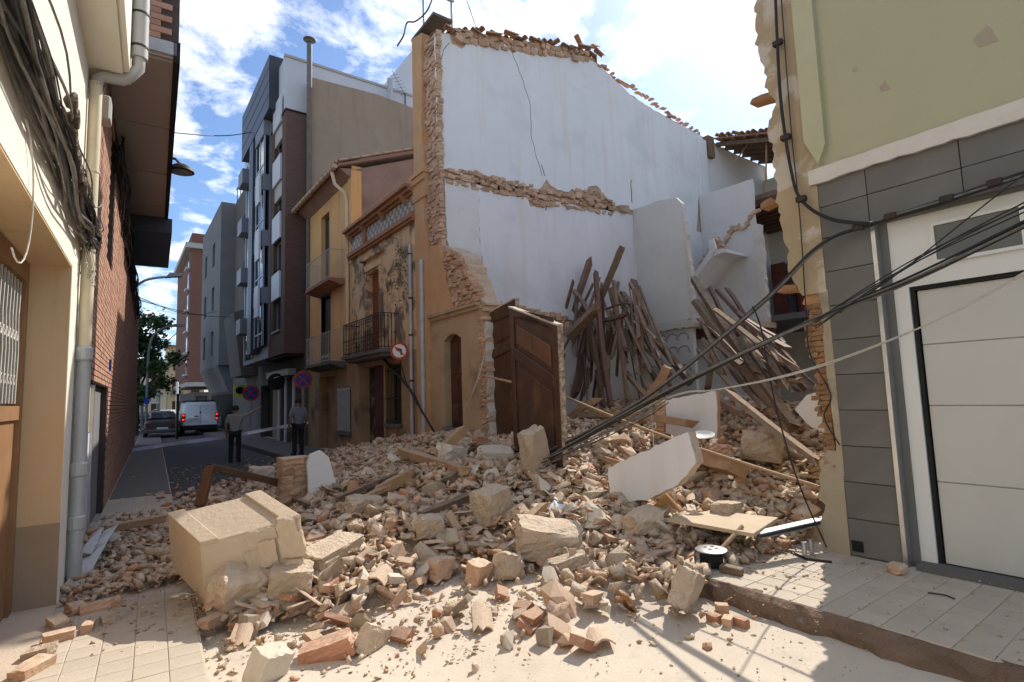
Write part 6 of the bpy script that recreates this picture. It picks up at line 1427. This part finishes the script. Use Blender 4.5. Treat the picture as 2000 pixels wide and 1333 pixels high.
# signs
def round_sign(name, label, c, rad, face, ring, marks, yawn, post=None):
    t = thing(name, (c.x, c.y, 0 if post else c.z-rad), label, 'sign'); n = Vector(yawn).normalized(); s = Vector((-n.y, n.x, 0)); s = s if s.dot(Vector(CR)) > 0 else -s
    def disc(r0, d0, d1, m_, nm, par):
        q = MB(); k = 28; vs = []
        for d in (d0, d1): vs += [c+n*d+s*(r0*math.cos(2*math.pi*i/k))+Vector((0, 0, r0*math.sin(2*math.pi*i/k))) for i in range(k)]
        q.add(vs, [tuple(range(k)), tuple(range(2*k-1, k-1, -1))]+[((i+1) % k, i, k+i, k+(i+1) % k) for i in range(k)]); return q.build(nm, m_, par)
    d = disc(rad, 0, .02, ring, 'disc', t); f = disc(rad*.74, .02, .024, face, 'face', t)
    for m_, poly in marks:
        q = MB(); k = len(poly); vs = []
        lift = .024 if m_ is not ring else .0275
        for dd in (lift, lift+.003): vs += [c+n*dd+s*(rad*p_[0])+Vector((0, 0, rad*p_[1])) for p_ in poly]
        q.add(vs, [tuple(range(k)), tuple(range(2*k-1, k-1, -1))]+[((i+1) % k, i, k+i, k+(i+1) % k) for i in range(k)]); q.build('symbol', m_, f)
    if post: MB().tube([(c.x-n.x*.03, c.y-n.y*.03, 0), (c.x-n.x*.03, c.y-n.y*.03, c.z+rad)], .03, 8).build('post', m_frame, t)
    return t
nl = [(m_black, [(-.42, .18), (-.12, .42), (-.12, .28), (.12, .28), (.3, .1), (.3, -.45), (.12, -.45), (.12, .02), (.05, .1), (-.12, .1), (-.12, -.05)]),
      (m_redsign, [(-.55, .42), (-.44, .52), (.55, -.42), (.44, -.52)])]
round_sign('no_left_turn_sign', 'round no left turn sign, red ring and black arrow, on the ochre house', PX(780, 686, 5.45), .215, m_whitesign, m_redsign, nl, (-.5, -.86, 0))
MB()
xm = [(m_redsign, [(-.58, .48), (-.48, .58), (.58, -.48), (.48, -.58)]), (m_redsign, [(.58, .48), (.48, .58), (-.58, -.48), (-.48, -.58)])]
round_sign('no_stopping_sign', 'round blue and red no stopping sign, the nearer one above the man', PX(592, 742, 5.2), .31, m_bluesign, m_redsign, xm, (-.3, -.95, 0), post=True)
round_sign('no_stopping_sign', 'round blue and red no stopping sign, the farther one at the corner', PX(490, 768, 4.9), .36, m_bluesign, m_redsign, xm, (-.2, -.98, 0), post=True)
c = PX(540, 746, 5.2); t = thing('dark_round_sign', (c.x, c.y, c.z-.35), 'black round shop sign with white lettering strokes', 'sign')
q = MB(); k = 26; q.add([c+Vector((dx_, d, 0))+Vector((.34*math.cos(2*math.pi*i/k), 0, .34*math.sin(2*math.pi*i/k))) for dx_, d in ((0, 0), (0, .08)) for i in range(k)], [tuple(range(k)), tuple(range(2*k-1, k-1, -1))]+[((i+1) % k, i, k+i, k+(i+1) % k) for i in range(k)]); q.build('disc', m_black, t)
for k in range(3): MB().bar(c+Vector((-.12+k*.06, -.01, .14+.02*k)), c+Vector((-.02+k*.06, -.01, .2)), .012, .02).build('lettering', m_whitesign, t)
MB().bar(c+Vector((.1, .04, .1)), c+Vector((.55, .04, .1)), .04, .04).build('bracket', m_iron, t)
c = PX(468, 764, 5.3); t = thing('green_sign', (c.x, c.y, c.z-.3), 'small bright green square sign on the grey block', 'sign')
MB().box(c.x-.28, c.x+.28, c.y, c.y+.06, c.z-.32, c.z+.32).build('panel', m_greensign, t); MB().lathe((c.x, c.y-.001, c.z+.03), [(.2, -.004), (.2, 0), (.14, .001), (.14, -.004)], 1, 20).build('ring_symbol', m_black, t); MB().box(c.x-.15, c.x+.15, c.y-.006, c.y-.001, c.z-.0, c.z+.06).build('bar_symbol', m_black, t)
for i, (px, py, Y_, f_) in enumerate(((448, 766, 48, 'upper white one'), (448, 779, 48, 'lower red one'))):
    round_sign('corner_sign', 'round traffic sign on the dark far corner, '+f_, PY(440+4, py, Y_), .38, m_whitesign if i == 0 else m_redsign, m_redsign, [] if i else [(m_black, [(-.3, -.4), (-.3, .1), (.1, .4), (.1, .25), (-.1, .05), (-.1, -.4)])] if i == 0 else [], (-.1, -1, 0))
# barrier tape
q = MB(); P_ = [PY(258, 880, 21), PY(350, 866, 20.6), PY(450, 853, 20.3), PY(520, 840, 20), PY(602, 826, 19.6)]; sp_ = smooth_path(P_, 6); vs = []
for i, p_ in enumerate(sp_): vs += [p_+Vector((0, .02*math.sin(i*.9), .06)), p_+Vector((0, -.02*math.sin(i*.9), -.045))]
q.add(vs, [(2*i, 2*i+1, 2*i+3, 2*i+2) for i in range(len(sp_)-1)]); tp = single('barrier_tape', q, m_tape, 'white and blue barrier tape stretched across the street', 'barrier tape')
# bollards and poles
for i, (px, py, h_, m_, lab) in enumerate(((345, 858, 2.4, m_carb, 'dark post in the road beside the parked grey car'), (276, 850, 2.6, m_frame, 'thin grey pole by the left kerb'))):
    p = PZ(px, py, 0); single('street_post', MB().lathe(p, [(.07, 0), (.07, h_-.1), (.09, h_-.08), (.09, h_), (.02, h_+.03)], 2, 12), m_, lab, 'post')
p = PZ(344, 845, 0); p = Vector((p.x*1.3, p.y*1.3, 0)); single('white_post', MB().lathe(p, [(.1, 0), (.1, 3.8), (.02, 3.85)], 2, 10), m_whitesign, 'tall white post just left of the van', 'post')
# ---- vehicles
def loft(rings, close=True):
    q = MB(); n = len(rings[0])
    for rg in rings: q.v += [tuple(p_) for p_ in rg]
    for i in range(len(rings)-1):
        for k in range(n): q.f.append((i*n+k, i*n+(k+1) % n, (i+1)*n+(k+1) % n, (i+1)*n+k))
    q.f += [tuple(reversed(range(n))), tuple((len(rings)-1)*n+k for k in range(n))]; return q
def sect(y, w, wt, z0, z1, zs):                       # body cross-section, half width w, roof half width wt, shoulder height zs
    return [(-w*.93, y, z0), (w*.93, y, z0), (w, y, z0+.18), (w, y, zs), (wt, y, z1-.06), (wt*.88, y, z1), (-wt*.88, y, z1), (-wt, y, z1-.06), (-w, y, zs), (-w, y, z0+.18)]
def wheel(par, x, y, r_, w_):
    tq = MB().lathe((x, y, r_), [(r_*.6, -w_/2), (r_*.96, -w_/2), (r_, -w_/2+.03), (r_, w_/2-.03), (r_*.96, w_/2), (r_*.6, w_/2)], 0, 20).build('wheel', m_rubber, par, local=True)
    MB().lathe((x, y, r_), [(.05, -w_/2-.005), (r_*.6, -w_/2+.01), (r_*.6, w_/2-.01), (.05, w_/2+.005)], 0, 14).build('rim', m_alu, tq, local=True)
def make_van(loc, rot):
    t = thing('parked_van', loc, 'white delivery van seen from behind with lit red tail lamps', 'van', rotz=rot)
    b_ = loft([sect(0, .88, .72, .45, 1.8, 1.15), sect(.06, .93, .8, .38, 1.9, 1.15), sect(.3, .95, .84, .35, 1.95, 1.15), sect(3.2, .95, .84, .35, 1.95, 1.15), sect(3.9, .94, .72, .35, 1.5, 1.1), sect(4.8, .85, .7, .4, 1.0, .9)]); b_.build('body', m_carw, t, local=True, smooth=True)
    MB().box(-.9, .9, -.1, .06, .32, .6).build('bumper', m_rubber, t, bevel=.03, local=True)
    for s_ in (-1, 1):
        l_ = MB().box(s_*.86-.09, s_*.86+.09, -.04, .1, .85, 1.3).build('tail_lamp', mat('red_lens', (.35, .02, .015), rough=.3, bump=0), t, bevel=.02, local=True)
        for zc in (.95, 1.2): MB().box(s_*.86-.05, s_*.86+.05, -.05, -.04, zc-.04, zc+.04).build('bulb', m_tail, l_, local=True)
        MB().box(s_*1.0-.1, s_*1.0+.1, 3.6, 3.75, 1.1, 1.35).build('mirror', m_rubber, t, bevel=.02, local=True)
    dq = MB().box(-.006, .006, -.012, .01, .62, 1.78).box(-.6, .6, -.012, -.002, .8, .806).build('door_seam', m_black, t, local=True)
    MB().box(-.62, -.05, -.02, 0, .86, 1.02).build('number_plate', m_plate, t, local=True)
    MB().lathe((0, -.015, 1.35), [(.05, -.01), (.05, .02)], 1, 14).build('badge', m_bluesign, t, local=True)
    MB().box(-.3, -.1, -.03, 0, 1.1, 1.15).build('handle', m_black, t, local=True)
    for y in (.4, 1.4, 2.4): MB().box(-.8, .8, y, y+.06, 2.0, 2.06).build('roof_bar', m_rubber, t, local=True)
    for x in (-.82, .78): MB().box(x, x+.04, .3, 2.6, 1.93, 2.02).build('roof_rail', m_rubber, t, local=True)
    for x in (-.85, .85):
        for y in (.85, 3.9): wheel(t, x, y, .33, .22)
    return t
va, vb = PZ(362, 852, 0), PZ(424, 852, 0)
make_van(Vector(((va.x+vb.x)/2+.05, 37.2, 0)), math.radians(-2))
def make_car(loc, rot, paint, label, scale=1):
    t = thing('parked_car', loc, label, 'car', 'cars beyond the tape', rotz=rot); t.scale = (scale,)*3
    loft([sect(0, .78, .66, .42, .95, .8), sect(.08, .86, .72, .32, 1.0, .82), sect(.5, .88, .74, .28, 1.04, .85), sect(1.2, .9, .76, .27, 1.0, .86), sect(3.0, .9, .78, .27, 1.0, .86), sect(3.9, .86, .74, .3, .9, .8), sect(4.25, .74, .66, .38, .72, .65)]).build('body', paint, t, local=True, smooth=True)
    g = loft([sect(.45, .74, .6, .95, 1.05, 1.0), sect(1.1, .76, .58, .9, 1.44, 1.0), sect(2.0, .76, .58, .9, 1.46, 1.0), sect(3.0, .74, .6, .9, 1.02, .98)]); gl = g.build('cabin', paint, t, local=True, smooth=True)
    MB().add([(-.56, .52, 1.08), (.56, .52, 1.08), (.5, 1.03, 1.4), (-.5, 1.03, 1.4)], [(0, 1, 2, 3)]).build('rear_window', m_glass, gl, local=True)
    for s_ in (-1, 1): MB().add([(s_*.72, 1.0, 1.06), (s_*.74, 2.7, 1.06), (s_*.6, 2.2, 1.4), (s_*.6, 1.3, 1.4)], [(0, 1, 2, 3)]).build('side_window', m_glass, gl, local=True)
    for s_ in (-1, 1): MB().box(s_*.66-.15, s_*.66+.15, -.03, .08, .74, .88).build('tail_lamp', mat('dark_red_lens', (.2, .015, .01), rough=.3, bump=0), t, bevel=.02, local=True)
    MB().box(-.27, .27, -.03, 0, .5, .61).build('number_plate', m_plate, t, local=True)
    MB().box(-.84, .84, -.06, .1, .3, .5).build('bumper', paint, t, bevel=.04, local=True)
    for x in (-.8, .8):
        for y in (.75, 3.35): wheel(t, x, y, .31, .2)
    return t
ca_, cb_ = PZ(291, 857, 0), PZ(345, 857, 0)
make_car(Vector(((ca_.x+cb_.x)/2, 36.4, 0)), math.radians(-3), m_card, 'dark grey hatchback parked left of the white van')
p = PZ(368, 832, 0); make_car(Vector((p.x*.98, p.y*.98, 0)), math.radians(80), m_carw, 'white car crossing far behind the van')
p = PZ(270, 842, 0); make_car(Vector((p.x-.2, p.y-4, 0)), math.radians(-3), m_carb, 'black car half hidden behind the brick wall')
p = PZ(345, 826, 0); make_car(Vector((p.x*1.05, p.y*1.05, 0)), math.radians(75), m_panel_w, 'pale grey car far behind the dark hatchback')
# kiosk-like shelter behind the tree
c = PY(315, 790, 52); t = thing('slatted_shelter', (c.x, 52, 0), 'green-grey slatted shelter under the tree', 'shelter')
MB().box(c.x-2.6, c.x-.2, 51.5, 53, 2.0, 2.15).build('roof', m_panel_w, t)
for k in range(7): MB().box(c.x-.2+k*.0, c.x-.1, 51.6+k*.5, 51.8+k*.5, 0, 3.6-.12*k).build('slat', mat('slat_green', (.2, .27, .24), rough=.7), t)
for x in (c.x-2.5, c.x-1.4): MB().box(x, x+.1, 51.6, 51.7, 0, 2).build('post', m_frame, t)
# ---- tree
def tree(loc, h, rx, rz, label, seed, n):
    r_ = random.Random(seed); t = thing('street_tree', loc, label, 'tree'); q = MB(); L0 = Vector(loc)
    q.tube([L0, L0+Vector((.05, 0, 1.2)), L0+Vector((.1, .05, h*.45))], [.22, .17, .12], 8)
    for k in range(9):
        a = k*.7+r_.random(); b0 = L0+Vector((.05, 0, h*(.28+.02*k))); e = b0+Vector((math.cos(a)*rx*.8, math.sin(a)*rx*.8, h*.25*r_.uniform(.5, 1.6))); q.tube([b0, b0.lerp(e, .5)+Vector((0, 0, .3)), e], [.09, .06, .02], 6)
    q.build('trunk', m_bark, t)
    nc = 46; cl_ = []
    while len(cl_) < nc:
        v = Vector((r_.uniform(-1, 1), r_.uniform(-1, 1), r_.uniform(-1, 1)))
        if v.length < 1: cl_.append(L0+Vector((v.x*rx, v.y*rx, h*.62+v.z*rz)))
    q = MB()
    for k in range(n):
        c = r_.choice(cl_)+Vector((r_.gauss(0, .28), r_.gauss(0, .28), r_.gauss(0, .25))); u = Vector((r_.uniform(-1, 1), r_.uniform(-1, 1), r_.uniform(-.6, .6))).normalized(); w_ = u.orthogonal().normalized(); w_ = (w_*math.cos(1.3*k)+u.cross(w_)*math.sin(1.3*k)); s_ = r_.uniform(.09, .19)
        q.add([c-u*s_, c+w_*s_*.55, c+u*s_, c-w_*s_*.55], [(0, 1, 2, 3)])
    q.build('crown', m_plant, t); return t
tree((.9, 42, 0), 8.2, 2.6, 2.7, 'dark leafy street tree past the brick wall on the left', 3, 9000)
# ---- people
def skin_mesh(name, verts, edges, radii, m_, parent, sub=2, root=0):
    me = bpy.data.meshes.new(name); off = OFF.get(parent.as_pointer()) if parent is not None else None
    me.from_pydata([tuple(v) for v in verts], edges, []); o = bpy.data.objects.new(name, me); COL.objects.link(o)
    if parent is not None: o.parent = parent; OFF[o.as_pointer()] = off
    o.modifiers.new('skin', 'SKIN'); me.skin_vertices.update if False else None
    if not me.skin_vertices: bm = bmesh.new(); bm.from_mesh(me); bm.verts.layers.skin.verify(); bm.to_mesh(me); bm.free()
    for i, rr_ in enumerate(radii): me.skin_vertices[0].data[i].radius = rr_ if isinstance(rr_, tuple) else (rr_, rr_); me.skin_vertices[0].data[i].use_root = (i == root)
    s_ = o.modifiers.new('subdivision', 'SUBSURF'); s_.levels = s_.render_levels = sub
    me.materials.append(m_); return o
def person(loc, rot, label, shirt, raised, H_=1.72, lean=0):
    t = thing('person', loc, label, 'person', rotz=rot); k = H_/1.75
    # local frame: the person faces +y
    J = {'pel': (0, 0, .95), 'waist': (0, -.01, 1.08), 'chest': (0, -.02, 1.3), 'neck': (0, 0, 1.47), 'chin': (0, .03, 1.55), 'head': (0, .03, 1.64), 'crown': (0, .01, 1.73),
         'lh': (-.1, 0, .9), 'lk': (-.11, .03, .5), 'la': (-.11, -.02, .1), 'lt': (-.12, .12, .035), 'rh': (.1, 0, .9), 'rk': (.11, .02, .5), 'ra': (.11, -.03, .1), 'rt': (.12, .11, .035),
         'ls': (-.19, -.01, 1.42), 'le': (-.26, -.03, 1.14), 'lw': (-.26, .06, .9), 'lf': (-.25, .09, .8), 'rs': (.19, -.01, 1.42)}
    if raised: J.update(re=(.4, .12, 1.5), rw=(.58, .25, 1.62), rf=(.66, .3, 1.68))
    else: J.update(re=(.26, -.03, 1.14), rw=(.26, .07, .92), rf=(.25, .1, .82))
    R0 = {'pel': (.15, .11), 'waist': (.14, .1), 'chest': (.17, .115), 'neck': .055, 'chin': .065, 'head': (.08, .098), 'crown': .055, 'lh': .085, 'lk': .058, 'la': .042, 'lt': .035, 'rh': .085, 'rk': .058, 'ra': .042, 'rt': .035, 'ls': .062, 'le': .043, 'lw': .03, 'lf': .032, 'rs': .062, 're': .043, 'rw': .03, 'rf': .032}
    E_ = [('pel', 'waist'), ('waist', 'chest'), ('chest', 'neck'), ('neck', 'chin'), ('chin', 'head'), ('head', 'crown'), ('pel', 'lh'), ('lh', 'lk'), ('lk', 'la'), ('la', 'lt'), ('pel', 'rh'), ('rh', 'rk'), ('rk', 'ra'), ('ra', 'rt'), ('chest', 'ls'), ('ls', 'le'), ('le', 'lw'), ('lw', 'lf'), ('chest', 'rs'), ('rs', 're'), ('re', 'rw'), ('rw', 'rf')]
    # fingers from each hand
    for sd in ('l', 'r'):
        w0, f0 = Vector(J[sd+'w']), Vector(J[sd+'f']); d = (f0-w0).normalized(); s_ = d.cross(Vector((1, 0, 0) if not raised or sd == 'l' else (0, 0, 1))).normalized()
        for i, (o_, l_) in enumerate(((-.028, .075), (-.009, .085), (.01, .08), (.028, .065))):
            J[sd+'q%d' % i] = tuple(f0+s_*o_+d*.02); J[sd+'p%d' % i] = tuple(f0+s_*o_*1.2+d*l_+Vector((0, .01, 0))); R0[sd+'q%d' % i] = R0[sd+'p%d' % i] = .009
            E_ += [(sd+'f', sd+'q%d' % i), (sd+'q%d' % i, sd+'p%d' % i)]
        J[sd+'th'] = tuple(w0.lerp(f0, .6)+s_*-.055+d*.03); R0[sd+'th'] = .011; E_.append((sd+'w', sd+'th'))
    ks = list(J); ix = {n_: i for i, n_ in enumerate(ks)}
    def sub(names, edges, grow, nm, m_, root):
        vv = [tuple(c*k for c in J[n_]) for n_ in names]; ii = {n_: i for i, n_ in enumerate(names)}
        rad = [tuple(c*k+grow for c in R0[n_]) if isinstance(R0[n_], tuple) else R0[n_]*k+grow for n_ in names]
        return skin_mesh(nm, vv, [(ii[a], ii[b_]) for a, b_ in edges], rad, m_, t, root=ii[root])
    sub(ks, E_, 0, 'body', m_skin, 'pel')
    J['lsl'] = tuple(Vector(J['ls']).lerp(Vector(J['le']), .85)); J['rsl'] = tuple(Vector(J['rs']).lerp(Vector(J['re']), .85)); R0['lsl'] = R0['rsl'] = .055; J['hem'] = (0, 0, .86); R0['hem'] = (.165, .12); J['col'] = (0, -.01, 1.45); R0['col'] = .075
    sub(['hem', 'pel', 'waist', 'chest', 'col', 'ls', 'lsl', 'rs', 'rsl'], [('hem', 'pel'), ('pel', 'waist'), ('waist', 'chest'), ('chest', 'col'), ('chest', 'ls'), ('ls', 'lsl'), ('chest', 'rs'), ('rs', 'rsl')], .022, 'shirt', shirt, 'chest')
    J['lc'] = (-.11, -.02, .06); J['rc'] = (.11, -.03, .06); R0['lc'] = R0['rc'] = .055
    sub(['pel', 'lh', 'lk', 'lc', 'rh', 'rk', 'rc'], [('pel', 'lh'), ('lh', 'lk'), ('lk', 'lc'), ('pel', 'rh'), ('rh', 'rk'), ('rk', 'rc')], .016, 'trousers', m_trouser, 'pel')
    q = MB(); hc = Vector((0, .005, 1.685))*k
    q.lathe(hc, [(.092, -.06), (.1, -.01), (.09, .045), (.055, .078), (.005, .09)], 2, 16); q.build('hair', m_hair, t, smooth=True, local=True)
    for x in (-.1, .1): MB().lathe((x*k, .03*k, 1.635*k), [(.004, -.03), (.016, 0), (.004, .03)], 2, 6).build('ear', m_skin, t, local=True)
    MB().prism([(.115*k, 1.6*k), (.15*k, 1.61*k), (.115*k, 1.66*k)], 0, -.012, .012).build('nose', m_skin, t, local=True)
    for x in (-.035, .035): MB().lathe((x, .118*k, 1.655*k), [(.003, -.008), (.012, 0), (.003, .008)], 2, 6).build('eye', m_black, t, local=True)
    MB().box(-.025, .025, .12*k, .128*k, 1.57*k, 1.577*k).build('mouth', m_redsign, t, local=True)
    for sx in (-1, 1): MB().box(sx*.115-.045, sx*.115+.045, -.09, .17, 0, .085).build('shoe', m_black, t, bevel=.02, local=True)
    return t
a = PZ(458, 903, 0); person((a.x, a.y, 0), math.radians(-20), 'man in grey shirt raising a hand to photograph, standing in the street', m_shirt, True)
a = PZ(582, 889, .15); person((a.x, a.y, .142), math.radians(8), 'man in blue-grey shirt standing on the pavement with his back turned', m_shirt2, False, 1.74)
